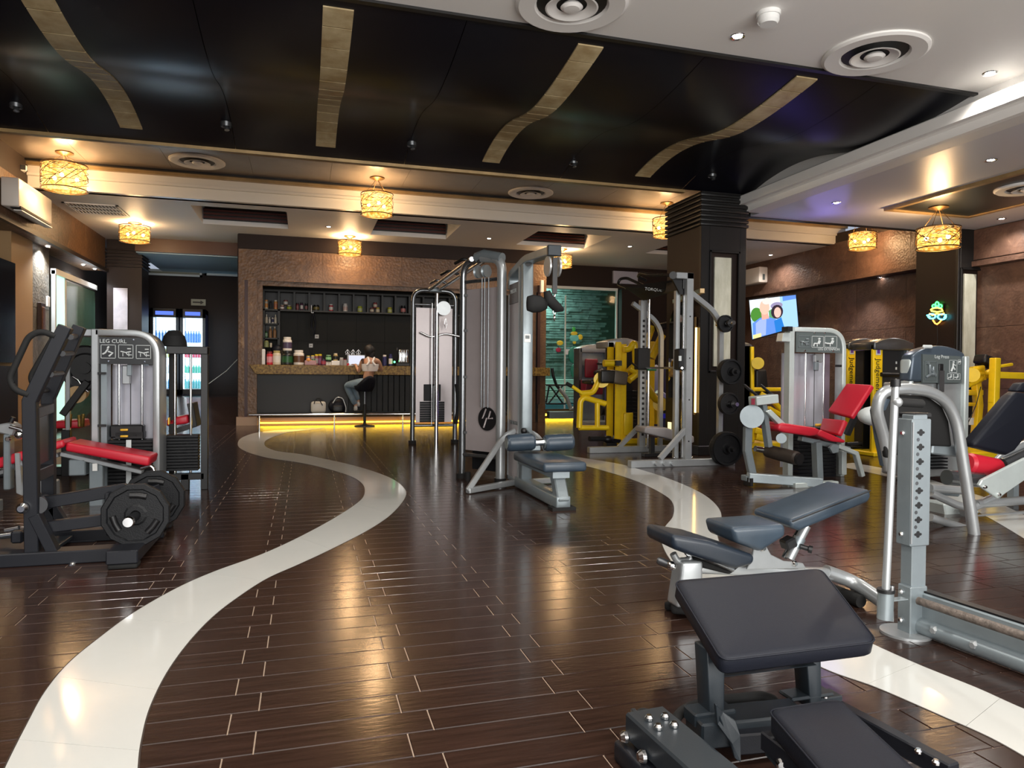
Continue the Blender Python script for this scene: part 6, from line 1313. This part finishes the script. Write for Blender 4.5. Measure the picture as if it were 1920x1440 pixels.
# ------------------------------------------------------------------ twin yellow and black towers
DKP = mat('dark_tower_panel', (.018, .02, .022), .3)
def ytower(px0, px1, ptop, Y, label, pw=16, back=0):
    t = T('stack_tower', label, 'exercise machine', (at(px0, 800, y=Y).x, Y, 0), group='black weight towers with yellow posts')
    Q = lambda x, y, d=0: t.at(x, y, y=d)
    a = Q(px0, ptop); b = Q(px1, ptop); pp = Q(px0 + pw, ptop)
    t.part('yellow_post', G().bb((a.x, 0, 0), (pp.x, .05, a.z)), YEL, .012, 2)
    t.part('panel', G().bb((pp.x, .06, .05), (b.x, .12, a.z)), DKP); t.part('back_panel', G().bb((pp.x, .34, .05), (b.x, .36, a.z)), DKP)
    t.part('side_rail', G().bb((b.x - .04, 0, 0), (b.x, .36, a.z)), STEEL, .01)
    dome(t, a.x, b.x + .05, a.z + .02, -.02, .40, GUN, .07)
    for k in range(10): t.part('weight_plate', G().bb((pp.x + .06, .14, .1 + .04 * k), (b.x - .08, .28, .1 + .04 * k + .034)), IRON)
    tx = text('lettering', 'Judgement Fitness', .115, ((a.x + pp.x) / 2, -.003, a.z - .20), (PI / 2, PI / 2, 0), PLACARD, t.o, align='LEFT')
    t.part('logo_tile', G().box(((a.x + pp.x) / 2, -.002, a.z - .10), (.08, .004, .10)), PALE); t.part('logo_mark', G().box(((a.x + pp.x) / 2, -.005, a.z - .10), (.045, .004, .06)), mat('violet_mark', (.12, .04, .35), .5))
    for k in range(6): t.part('number_mark', G().box((pp.x + (b.x - pp.x) * .62, .056, a.z - .25 - .08 * k), (.025, .004, .035)), PALE)
    t.part('base', G().bb((a.x - .02, -.06, 0), (b.x, .4, .06)), YEL if back else BLACK, .01)
    return t
ytower(1590, 1650, 645, 8.7, 'black stack tower with yellow lettered post, left of the twin pair', 15)
q_ = ytower(1638, 1706, 645, 7.95, 'black stack tower with yellow lettered post, right of the twin pair', 18, 1)
q_.part('lock_lever', G().tube([q_.at(1652, 702, y=-.02), q_.at(1684, 703, y=-.02)], .03, 8), BLACK); q_.part('foot_pad', G().box(q_.at(1608, 833, y=.5), (.5, .3, .04)), BLACK, .01)

# ------------------------------------------------------------------ leg press tower
t = T('leg_press_machine', 'leg press tower with blue-grey cap, pictogram panel and tall grey hoop frame', 'exercise machine', (6.1, 5.85, 0))
Q = lambda x, y, d=0: t.at(x, y, y=d)
a = Q(1712, 700); b = Q(1811, 700); zt_ = Q(1760, 662).z; zl = Q(1690, 662).z
aL = a.x; dY = at(1686, 700, x=a.x + 6.1).y - 5.85
t.part('tower_body', G().bb((a.x, .03, .05), (b.x, .40, Q(1760, 718).z)), SILVER, .02, 3)
t.part('left_shell', G().bb((a.x - .01, .03, .05), (a.x + .06, dY, Q(1700, 672).z)), SILVER2, .05, 4)
n = 11; cap_ = [Q(1711 + 100 * i / (n - 1), 672 - 24 * math.sin(PI * (i + .3) / n) ** .6, .02) for i in range(n)]
t.part('cap', G().prism([V((aL - .02, .02, Q(1700, 716).z))] + cap_ + [V((b.x + .01, .02, Q(1760, 716).z))], (0, dY - .02, 0)), BLUEB, .03, 3)
t.part('badge', G().box(Q(1739, 650, .01), (.12, .03, .035)), PALE, .01)
t.part('placard', G().prism([Q(1730, 664), Q(1800, 668), Q(1804, 674), Q(1803, 718), Q(1730, 718)], (0, .02, 0)), PLACG)
text('lettering', 'Leg Press', .05, Q(1766, 669, -.004), FRONT, PALE, t.o)
pict(t, 1734, 677, 22, 34, [([(.2, .9), (.3, .85)], .10), ([(.4, .8), (.4, .3), (.7, .25)], .12), ([(.7, .7), (.7, .3)], .08), ([(.1, .1), (.6, .3)], .1), ([(.5, .6), (.9, .2)], .1)], -.004, m=STEEL)
for fg, (x_, y_, w_, h_) in (([([(.5, .9), (.52, .8)], .12), ([(.5, .75), (.45, .45), (.25, .1)], .1), ([(.45, .45), (.7, .25)], .1), ([(.5, .7), (.8, .55)], .06)], (1780, 675, 14, 24)), (sit, (1776, 700, 11, 12)), (sit2, (1788, 700, 12, 12)), ([([(.2, .5), (.8, .5)], .3)], (1796, 674, 5, 9))): pict(t, x_, y_, w_, h_, fg, -.004)
t.part('slot', G().box(Q(1764, 691, -.003), (.06, .02, .10)), BLACK, .02, 3); t.part('slot_rod', G().bb(Q(1761, 735, -.02), Q(1768, 695, -.0)), GUN)
t.part('side_post', G().bb((b.x - .03, -.02, 0), (b.x + .03, .10, Q(1810, 668).z)), SILVER2, .01); t.part('arm_cap', G().ball(t.at(1642, 780, y=-.6), .13, 14, 10, (1.3, 1, .7)), PALE)
for k in range(12): t.part('weight_plate', G().bb(Q(1748, 880 - k * 6, -.04), Q(1768, 880 - k * 6 - 5, .02)), IRON)
# hoop frame, near
yh = 3.85 - 5.85
Hh = lambda x, y, d=0: t.at(x, y, y=yh + d)
t.part('hoop_tube', G().tube([Hh(1668, 880, .1), Hh(1660, 830, .08), Hh(1643, 768, .04), Hh(1652, 735, .02), Hh(1690, 728), Hh(1742, 733), Hh(1775, 752), Hh(1794, 790), Hh(1808, 880), Hh(1827, 1004)], .038, 14, bend=.10), SILVER)
t.part('hoop_shell', G().prism([Hh(1664, 860, .05), Hh(1652, 800, .05), Hh(1650, 750, .05), Hh(1665, 738, .05), Hh(1740, 742, .05), Hh(1768, 762, .05), Hh(1780, 790, .05), Hh(1786, 838, .05), Hh(1745, 836, .05)], (0, .05, 0)), RUBBER, .015, 2)
t.part('left_edge', G().tube([Hh(1664, 870, .12), Hh(1654, 820, .12), Hh(1646, 770, .1), Hh(1655, 745, .08)], .05, 12), BLUEB)
t.part('lower_cross', G().bar(Hh(1742, 840, .1), Hh(1790, 846, .1), .06, .08), STEEL, .01)
t.part('foot_disc', G().cyl(Hh(1827, 1007), Hh(1827, 1004), .07), SILVER)
for P_ in ([(1745, 924), (1790, 945), (1812, 952)], [(1744, 970), (1812, 992)], [(1744, 915), (1810, 920)]): t.part('base_tube', G().tube([Hh(x, y, .25) for x, y in P_], .03, 10), SILVER)
t.part('base_deck', G().prism([Hh(1742, 912, .3), Hh(1805, 918, .3), Hh(1800, 932, .3), Hh(1742, 926, .3)], (0, .3, 0)), STEEL, .01)
for P_ in ([(1805, 960), (1860, 935), (1920, 880)], [(1815, 975), (1925, 965)], [(1830, 945), (1925, 938)]): t.part('base_tube', G().tube([Hh(x, y, .5) for x, y in P_], .035, 10), SILVER)
t.part('tray', G().prism([Hh(1770, 945, .6), Hh(1830, 950, .6), Hh(1850, 980, .6), Hh(1775, 975, .6)], (0, .3, 0)), SILVER2, .01)
t.part('slide_cylinder', G().cyl(Hh(1775, 895, .5), Hh(1840, 900, .5), .06, n=18), GUN)
t.part('gusset_plate', G().prism([Hh(1836, 910, .35), Hh(1842, 900, .35), Hh(1925, 858, .35), Hh(1930, 895, .35), Hh(1872, 935, .35)], (0, .03, 0)), SILVER2, .006)
for x, y in ((1846, 913), (1872, 927)): bolt(t, Hh(x, y, .35), (0, -1, 0), .016)
s_ = T('incline_press_bench', 'black sloping back pad with red side roll at the right edge', 'exercise machine', (6.0, 4.5, 0))
q = lambda x, y, d=0: s_.at(x, y, y=d)
s_.part('back_pad', G().prism([q(1825, 838), q(1828, 828), q(1900, 742), q(1910, 735), q(1960, 742), q(1950, 790), q(1905, 846), q(1890, 854)], (0, .12, 0)), VINYL, .05, 4); s_.part('head_pad', G().prism([q(1906, 734, .05), q(1918, 718, .05), q(1960, 715, .05), q(1960, 738, .05)], (0, .1, 0)), VINYL, .02, 3)
s_.part('red_roll', G().lathe([(0, 0), (.07, 0), (.085, .08), (.085, .9), (.06, 1), (0, 1)], q(1812, 868, -.1), q(1872, 880, -.1), 20), RED); s_.part('handle', G().cyl(q(1870, 878, -.12), q(1902, 889, -.12), .022, n=12), BLACK); s_.part('tan_roll', G().cyl(q(1846, 885, -.05), q(1872, 890, -.05), .025), mat('tan_grip', (.42, .22, .08), .5))
s_.part('frame', G().tube([q(1868, 866, .15), q(1885, 850, .15), q(1960, 815, .15)], .035), SILVER); s_.part('frame', G().tube([q(1880, 870, .1), q(1960, 835, .1)], .05), GUN); s_.part('support', G().bar(q(1900, 850, .2), V((q(1900, 900, .2).x, .2, 0)), .06, .06), STEEL)

# ------------------------------------------------------------------ far yellow racks
t = T('yellow_rack', 'bright yellow plate-loaded rack at the right edge against the brown wall', 'exercise machine', (8.2, 7.4, 0))
Q = lambda x, y, d=0: t.at(x, y, y=d)
def yb(nm, P2, w_=.10, d=0, m=YEL, dp=None): t.part(nm, G().path([Q(x, y, d) for x, y in P2], w_, dp or w_), m, .012, 2)
yb('upright', [(1866, 671), (1861, 812), (1858, 842)], .10); yb('cross_beam', [(1866, 703), (1950, 706)], .09); yb('cross_beam', [(1858, 750), (1884, 756)], .08)
yb('bracket', [(1872, 687), (1898, 683)], .04); yb('upright', [(1830, 715), (1834, 760), (1826, 850)], .10, .6); yb('cross_beam', [(1812, 736), (1840, 736)], .08, .6); yb('beam_low', [(1812, 758), (1838, 758)], .05, .6)
for P_ in ([(1808, 703), (1825, 700), (1852, 703)], [(1812, 722), (1835, 712), (1856, 698)], [(1822, 694), (1840, 690), (1842, 712)]): t.part('arm', G().tube([Q(x, y, .3) for x, y in P_], .05, 10), YEL)
t.part('cam', G().cyl(Q(1822, 703, .2), Q(1822, 703, .28), .10), YEL); t.part('black_head', G().box(Q(1850, 678, .5), (.3, .2, .14), (0, .3, 0)), BLACK, .03, 2); t.part('cable', G().tube([Q(1839, 725, .2), Q(1830, 760, .2), Q(1812, 800, .2)], .006, 5), BLACK); t.part('yellow_leg', G().bar(Q(1900, 835, .1), Q(1880, 870, .1), .09, .09), YEL, .01); t.part('base', G().bb((Q(1812, 850).x, .0, 0), (Q(1900, 850).x, .7, .08)), YEL, .01)
t.part('white_tag', G().box(Q(1821, 790, .4), (.08, .01, .1)), WHITEP)
t = T('yellow_press_machine', 'yellow and black machine half hidden behind the centre column and leg extension', 'exercise machine', (6.6, 9.2, 0))
Q = lambda x, y, d=0: t.at(x, y, y=d)
t.part('tower', G().bb(Q(1385, 845), Q(1407, 649)), DKP, .02, 2); yb('yellow_post', [(1409, 650), (1410, 830)], .06); dome(t, Q(1384, 650).x, Q(1412, 650).x, Q(1400, 648).z, 0, .3, GUN, .05)
t.part('cam', G().cyl(Q(1421, 681, -.1), Q(1421, 681, 0), .09), YEL); t.part('backrest', G().prism([Q(1418, 741), Q(1418, 692), Q(1438, 692), Q(1443, 741)], (0, .1, 0)), BLACK, .03, 3); yb('arm', [(1412, 730), (1475, 730)], .06); yb('arm', [(1425, 738), (1450, 752), (1475, 782)], .07); yb('arm', [(1470, 730), (1475, 775)], .05); yb('low_arm', [(1440, 765), (1475, 785)], .07); yb('foot', [(1413, 806), (1432, 812)], .10); yb('foot', [(1415, 818), (1430, 822)], .10)
t.part('lever', G().tube([Q(1396, 722, -.1), Q(1418, 740, -.1)], .02), BLACK); t.part('base', G().bb((Q(1400, 840).x, 0, 0), (Q(1475, 840).x, .5, .08)), YEL, .01)
# ------------------------------------------------------------------ near upright of the plate rack at right
PZ = at(1712, 1192, z=0); Pe = at(1925, 1275, z=0)
t = T('rack_upright', 'silver rack upright with clover shaped slots and long floor beam, near right', 'rack', (PZ.x, PZ.y, 0))
dr = (Pe - PZ).normalized(); nr = V((dr.y, -dr.x, 0)); 
if nr.x > 0: nr = -nr
Q = lambda x, y, d=0: t.at(x, y, y=d)
# column: slotted front face turned slightly; built as square tubes
def vbox(nm, xS, xL, xR, yT_, yB_, m, y0=0, bv=.004):     # front face xL..xR, left side face back to xS
    a = Q(xL, yT_, y0); b = Q(xR, yB_, y0); yb_ = t.at(xS, (yT_ + yB_) / 2, x=a.x).y
    return t.part(nm, G().bb((a.x, y0, max(0, b.z)), (b.x, yb_, a.z)), m, bv)
vbox('post', 1687, 1711, 1735, 1010, 1192, STEEL, .008); vbox('sleeve', 1681, 1711, 1743, 786, 1023, STEEL, 0); vbox('lower_sleeve', 1682, 1708, 1738, 1102, 1190, STEEL, -.004); vbox('head', 1690, 1714, 1740, 778, 790, STEEL, .006)
t.part('top_plug', G().box(Q(1716, 778, .06), (.09, .09, .02)), BLACK, .004)
xs_ = Q(1729, 850, -.001).x
fr_ = [Q(1727 - .8 * k, 811 + 27.3 * k, -.001) for k in range(8)]
for k, p in enumerate(fr_):
    sh = [(-1, 0), (-.75, .38), (-.42, .38), (-.36, .8), (0, 1), (.36, .8), (.42, .38), (.75, .38), (1, 0), (.75, -.38), (.42, -.38), (.36, -.8), (0, -1), (-.36, -.8), (-.42, -.38), (-.75, -.38)]
    g = G(); g.prism([p + V((.021 * u_, 0, .015 * v_)) for u_, v_ in sh], (0, .004, 0)); t.part('clover_slot', g, BLACK)
    if k < 7: t.part('small_hole', G().cyl(p + V((-.014, 0, -.030)), p + V((-.014, .004, -.030)), .008, n=14), GUN)
t.part('face_edge', G().bb((Q(1712, 800, -.004).x, -.004, Q(1712, 1020, -.004).z), (Q(1714, 800, -.004).x, .0, Q(1712, 792, -.004).z)), SILVER)
for x, y in ((1691, 812), (1688, 1001), (1688, 1109), (1687, 1162)): bolt(t, t.at(x + 3, y, x=Q(1711, 850, 0).x), (-1, 0, 0), .011)
t.part('base_disc', G().cyl((-.01, .03, 0), (-.01, .03, .010), .10, n=30), SILVER)
# floor beam
L_ = (Pe - PZ).length + .5; o0 = V((.06, .02, 0)); e0 = o0 + dr * L_
t.part('floor_beam', G().bar(o0 + V((0, 0, .105)), e0 + V((0, 0, .105)), .04, .15), STEEL, .006); t.part('floor_tube', G().cyl(o0 + V((0, 0, .04)) + nr * .02, e0 + V((0, 0, .04)) + nr * .02, .036, n=18), STEEL); t.part('beam_top_edge', G().bar(o0 + V((0, 0, .184)) - nr * .01, e0 + V((0, 0, .184)) - nr * .01, .045, .008), BLACK)
for k in (.10, .27, .5): q0 = o0 + dr * k + nr * .03 + V((0, 0, .05)); t.part('hex_bolt', G().lathe([(0, 1), (.012, 1), (.02, .6), (.02, 0)], q0, q0 + nr * .03, 6, False), SILVER)
for k in (.05, .16, .38, .55): q0 = o0 + dr * k + nr * .02 + V((0, 0, .15)); bolt(t, q0, nr, .008, GUN)
b0 = Q(1718, 1125, -.03); b1 = at(1930, 1199, y=at(1925, 1275, z=0).y - .0) - t.o.location; b1 = V((b0.x, b0.y, b0.z)) + dr * L_ * 1.0 - V((0, 0, .0))
t.part('bar_rail', G().cyl(b0 + dr * .01, b1, .0165, n=16), mat('worn_bar', (.17, .14, .12), .5, .4, var=.4, vscale=30, bump=.3, bscale=90))
# thin vertical bar with black cap, clamp and grip
xb0, xb1 = Q(1679, 720, .0), Q(1661, 1100, -.02)
t.part('vertical_bar', G().tube([Q(1679, 724, .02), Q(1661, 1105, -.02)], .0155, 16), SILVER); t.part('bar_cap', G().cyl(Q(1679, 725, .02), Q(1679, 711, .02), .020, n=16), BLACK)
t.part('bar_socket', G().cyl(Q(1661, 1108, -.02), Q(1659, 1160, -.02), .031, n=20), STEEL); t.part('socket_rim', G().cyl(Q(1661, 1104, -.02), Q(1661, 1110, -.02), .035, n=20), BLACK); t.part('socket_foot', G().prism([Q(1648, 1150, -.02), Q(1665, 1165, -.04), Q(1676, 1168, .02), Q(1676, 1150, .05)], (0, 0, .01)), SILVER, .003)
t.part('socket_bracket', G().bb(Q(1664, 1130, -.01), Q(1690, 1118, .03)), STEEL, .004); t.part('small_bolt', G().cyl(Q(1672, 1110, -.02), Q(1672, 1098, -.02), .010, n=8), CHROME)
t.part('grip', G().lathe([(0, 0), (.014, 0), (.018, .06), (.018, .94), (.012, 1), (0, 1)], Q(1684, 754, .01), Q(1731, 757, .01), 18), RUBBER); t.part('grip_weld', G().ball(Q(1682, 754, .01), .022, 10, 8), SILVER)

# ------------------------------------------------------------------ adjustable incline bench
YB0 = 2.72
b = T('adjustable_bench', 'adjustable bench with three blue-grey pads and silver frame, in front of the cream path', 'bench', (2.2, 2.86, 0))
q = lambda x, y, d=-.14: b.at(x, y, y=d)
def bp(nm, P4_, wd, th, m=BLUEV):
    c = [q(*p) for p in P4_]
    return b.part(nm, G().prism(c, (0, wd, 0)), m, .022, 5)
bp('back_pad', [(1482, 976), (1633, 917), (1634, 932), (1630, 942), (1500, 996), (1484, 990)], .285, .05)
bp('seat_pad', [(1373, 990), (1474, 983), (1475, 1006), (1428, 1036), (1380, 1018)], .24, .05)
bp('front_pad', [(1262, 1003), (1330, 1014), (1418, 1042), (1414, 1060), (1380, 1068), (1300, 1044), (1262, 1030)], .26, .05, mat('dark_blue_vinyl', (.012, .019, .030), .32, bump=.1, bscale=380))
b.part('seam', G().tube([q(1486, 978, -.142), q(1632, 920, -.142)], .0035, 6), BLACK)
b.part('front_post', G().loft([[q(1283, 1132, -.02) + V((a * .065, c_ * .05, 0)) for a, c_ in ((-1, -1), (1, -1), (1, 1), (-1, 1))], [q(1290, 1048, -.02) + V((a * .052, c_ * .045, 0)) for a, c_ in ((-1, -1), (1, -1), (1, 1), (-1, 1))]], smooth=False), SILVER, .014, 3)
b.part('cross_foot', G().bar(b.at(1258, 1134, z=.045), b.at(1310, 1138, z=.045) + V((.0, -.0, 0)), .14, .045), RUBBER, .015, 3); b.part('rubber_foot', G().bb(b.at(1240, 1140, z=0) + V((0, -.05, 0)), b.at(1300, 1146, z=0) + V((0, .06, .04))), RUBBER, .012, 2)
b.part('side_handle', G().lathe([(0, 0), (.014, 0), (.018, .1), (.018, .9), (.013, 1), (0, 1)], q(1233, 1050, .0), q(1262, 1062, -.05), 16), GUN); b.part('handle_ferrule', G().ball(q(1259, 1061, -.06), .022, 10, 8), CHROME)
b.part('saddle', G().tube([q(1262, 1038, -.02), q(1270, 1054, -.02), q(1292, 1050, -.02), q(1298, 1036, -.02)], .016, 10, bend=.03), SILVER); b.part('knob', G().ball(q(1262, 1016, -.10), .022, 12, 8), BLACK)
b.part('pivot', G().cyl(q(1293, 1034, -.10), q(1293, 1034, -.06), .020, n=18), SILVER); b.part('hinge_arm', G().tube([q(1293, 1034, -.08), q(1330, 1050, -.08), q(1375, 1068, -.08)], .011, 8), GUN)
b.part('main_tube', G().path(fillet([q(1296, 1062, .0), q(1350, 1064, .0), q(1480, 1074, .0), q(1560, 1076, 0)], .05), .055, .055), SILVER, .01, 2)
b.part('spine', G().tube([q(1548, 1072, .0), q(1600, 1090, .0), b.at(1655, 1128, z=.05)], .034, 14, bend=.1), SILVER); b.part('spine_collar', G().cyl(b.at(1608, 1098, y=-.0), b.at(1614, 1103, y=-.0), .042), GUN)
b.part('hinge_plate', G().prism([q(1414, 1025, -.07), q(1436, 1022, -.07), q(1446, 1040, -.07), q(1470, 1052, -.07), q(1506, 1056, -.07), q(1512, 1066, -.07), q(1400, 1068, -.07), q(1410, 1050, -.07)], (0, .012, 0)), SILVER, .003)
bolt(b, q(1429, 1027, -.07), (0, -1, 0), .016); bolt(b, q(1489, 1056, -.07), (0, -1, 0), .014)
b.part('support_strut', G().cyl(q(1480, 1048, -.02), q(1512, 986, -.02), .021, n=14), SILVER); b.part('support_strut', G().cyl(q(1470, 1046, .03), q(1500, 992, .03), .014, n=12), GUN); b.part('strut_sleeve', G().cyl(q(1492, 1026, -.02), q(1500, 1008, -.02), .027, n=14), STEEL)
b.part('pull_pin', G().cyl(q(1500, 1024, -.05), q(1520, 1030, -.07), .012, n=12), BLACK); b.part('pin_head', G().cyl(q(1516, 1029, -.07), q(1523, 1031, -.08), .018, n=12), BLACK); b.part('adjust_block', G().box(q(1478, 1018, -.02), (.06, .06, .05), (0, -.4, 0)), BLACK, .008)
b.part('hinge_block', G().box(q(1400, 1010, -.05), (.07, .12, .05), (0, .5, 0)), GUN, .01, 2); b.part('under_plate', G().prism([q(1300, 1045, -.06), q(1390, 1062, -.06), q(1370, 1078, -.06), q(1320, 1066, -.06)], (0, .1, 0)), RUBBER, .01, 2); b.part('decal', G().box(q(1311, 1068, -.03), (.035, .004, .010)), WHITEP)
b.part('rear_foot', G().cyl(b.at(1600, 1122, z=.03) + V((0, -.05, 0)), b.at(1600, 1122, z=.03) + V((0, .2, 0)), .03, n=14), RUBBER)

# ------------------------------------------------------------------ low padded bench in the foreground
n_ = T('low_pad_bench', 'large black padded low bench with dark steel frame and bolts, in the foreground', 'bench', (1.0, 1.6, 0))
q = lambda x, y, d: n_.at(x, y, y=d)
nA, nB = .10, .50
nl, nr_, fl_, frr = q(1354, 1240, nA), q(1646, 1196, nA), q(1264, 1090, nB), q(1540, 1062, nB)
nr_.z = nl.z = (nl.z + nr_.z) / 2; fl_.z = frr.z = (fl_.z + frr.z) / 2
nv = (nr_ - nl).cross(fl_ - nl).normalized(); nv = nv if nv.z > 0 else -nv
def rrect(a, b_, c, d, r, k=5):
    P_ = [a, b_, c, d]; out = []
    for i in range(4):
        p = P_[i]; u_ = (P_[i - 1] - p).normalized() * r; v_ = (P_[(i + 1) % 4] - p).normalized() * r
        for j in range(k + 1):
            s = j / k; out.append((p + u_) * (1 - s) ** 2 + p * 2 * s * (1 - s) + (p + v_) * s * s)
    return out
def cushion(name, a, b_, c, d, th, m, r=.035):
    n = (b_ - a).cross(d - a).normalized(); n = n if n.z > 0 else -n
    C_ = (a + b_ + c + d) / 4; rings = []
    for h, ins in ((-th, .02), (-th, .008), (-th + .008, .0), (-.012, 0), (-.004, .004), (0, .012), (.002, .03)):
        rings.append([p + n * h + (C_ - p).normalized() * ins for p in rrect(a, b_, c, d, r)])
    rings.append([p * .5 + C_ * .5 + n * .005 for p in rings[-1]])
    o = n_.part(name, G().loft(rings), m)
    n_.part('piping', G().tube([p + n * -.006 + (p - C_).normalized() * .001 for p in rrect(a, b_, c, d, r)], .0028, 6, closed=True), VINYL, parent=o)
    return o
cushion('main_pad', nl, nr_, frr, fl_, .055, VINYL)
zs = .235
sl, sr2, snr, snl = n_.at(1440, 1328, z=zs), n_.at(1572, 1308, z=zs), n_.at(1780, 1500, z=zs), n_.at(1640, 1560, z=zs)
cushion('seat_pad', snl, snr, sr2, sl, .06, VINYL, .03)
# posts and cross frame under the pad
zf = .10
def post(nm, x, yb_, yt_, d, w_=.062, dd=.07):
    a = q(x, yb_, d); b2 = q(x, yt_, d); n_.part(nm, G().loft([[V((a.x + sx * w_ * .72, d + sy_ * dd, a.z)) for sx, sy_ in ((-.5, -.5), (.5, -.5), (.5, .5), (-.5, .5))], [V((a.x + sx * w_ * 1.0 + .008, d + .03 + sy_ * dd, b2.z)) for sx, sy_ in ((-.5, -.5), (.5, -.5), (.5, .5), (-.5, .5))]], smooth=False), DARK2, .005, 2)
post('post', 1334, 1372, 1215, .22, .062); post('post', 1517, 1322, 1200, .30, .060)
n_.part('post_sleeve', G().bb(q(1304, 1368, .19), q(1356, 1310, .26)), DARK2, .005); n_.part('post_sleeve', G().bb(q(1485, 1318, .27), q(1537, 1282, .34)), DARK2, .005)
n_.part('pad_crossbar', G().bb(q(1345, 1272, .25), q(1500, 1228, .33)), DARK2, .006)
# ground frame
Z = lambda x, y, z: n_.at(x, y, z=z)
p0, p1 = Z(1218, 1362, .11), Z(1440, 1560, .11); n_.part('ground_beam', G().bar(p0, p1, .125, .075, ext=.03), DARK2, .006)
n_.part('cross_beam', G().bar(Z(1300, 1366, .075), Z(1500, 1346, .075), .11, .075), DARK2, .006)
n_.part('rear_beam', G().bar(Z(1370, 1385, .06), Z(1560, 1370, .06), .08, .06), DARK, .005)
n_.part('end_foot', G().bar(Z(1178, 1400, .03), Z(1250, 1470, .03), .10, .06), DARK, .01, 2); n_.part('end_plate', G().bar(Z(1186, 1362, .07), Z(1240, 1440, .07), .015, .11), DARK2, .003)
for x, y in ((1217, 1349), (1247, 1346), (1234, 1366), (1264, 1362)): bolt(n_, Z(x, y, .149), (0, 0, 1), .012)
dd_ = (Z(1186, 1362, .07) - Z(1240, 1440, .07)); sn = V((dd_.y, -dd_.x, 0)).normalized(); sn = sn if sn.x < 0 else -sn
for x, y in ((1175, 1382), (1209, 1418)): bolt(n_, n_.at(x, y, z=.08), sn, .018)
n_.part('bumper', G().tube([Z(1196, 1368, .08), Z(1194, 1345, .10), Z(1204, 1335, .11), Z(1218, 1340, .11)], .014, 10, bend=.03), RUBBER)
n_.part('curved_handle', G().tube([Z(1262, 1370, .10), q(1268, 1345, .28), q(1285, 1328, .34), q(1330, 1314, .36), q(1430, 1304, .42), q(1452, 1312, .42), q(1464, 1332, .40)], .015, 12, bend=.05), RUBBER)
n_.part('curved_bracket', G().prism([q(1342, 1320, .14), q(1356, 1336, .14), q(1380, 1352, .12), q(1389, 1380, .10), q(1390, 1430, .08), q(1380, 1424, .08), q(1372, 1395, .10), q(1345, 1358, .14)], (.0, .012, 0)), DARK2, .002)
n_.part('seat_hinge', G().bar(Z(1470, 1425, .10), Z(1620, 1520, .10), .012, .09), DARK, .003); bolt(n_, Z(1467, 1430, .12), (-.6, -.8, 0), .016)
n_.part('seat_rail', G().bar(Z(1440, 1385, .14), Z(1640, 1540, .14), .05, .05), DARK, .004); n_.part('hinge_link', G().bar(Z(1440, 1400, .13), Z(1475, 1440, .11), .012, .05), DARK2, .003)
n_.part('anchor_plate', G().bb(q(1530, 1312, .30), q(1556, 1306, .36)), DARK2, .003); bolt(n_, q(1546, 1307, .31), (0, 0, 1), .012)
for x, y in ((1722, 1411), (1755, 1432)): bolt(n_, n_.at(x, y, z=.10), (0, 0, 1), .010)
n_.part('far_rail', G().bar(n_.at(1570, 1330, z=.08), n_.at(1790, 1450, z=.08), .04, .05), DARK, .004)
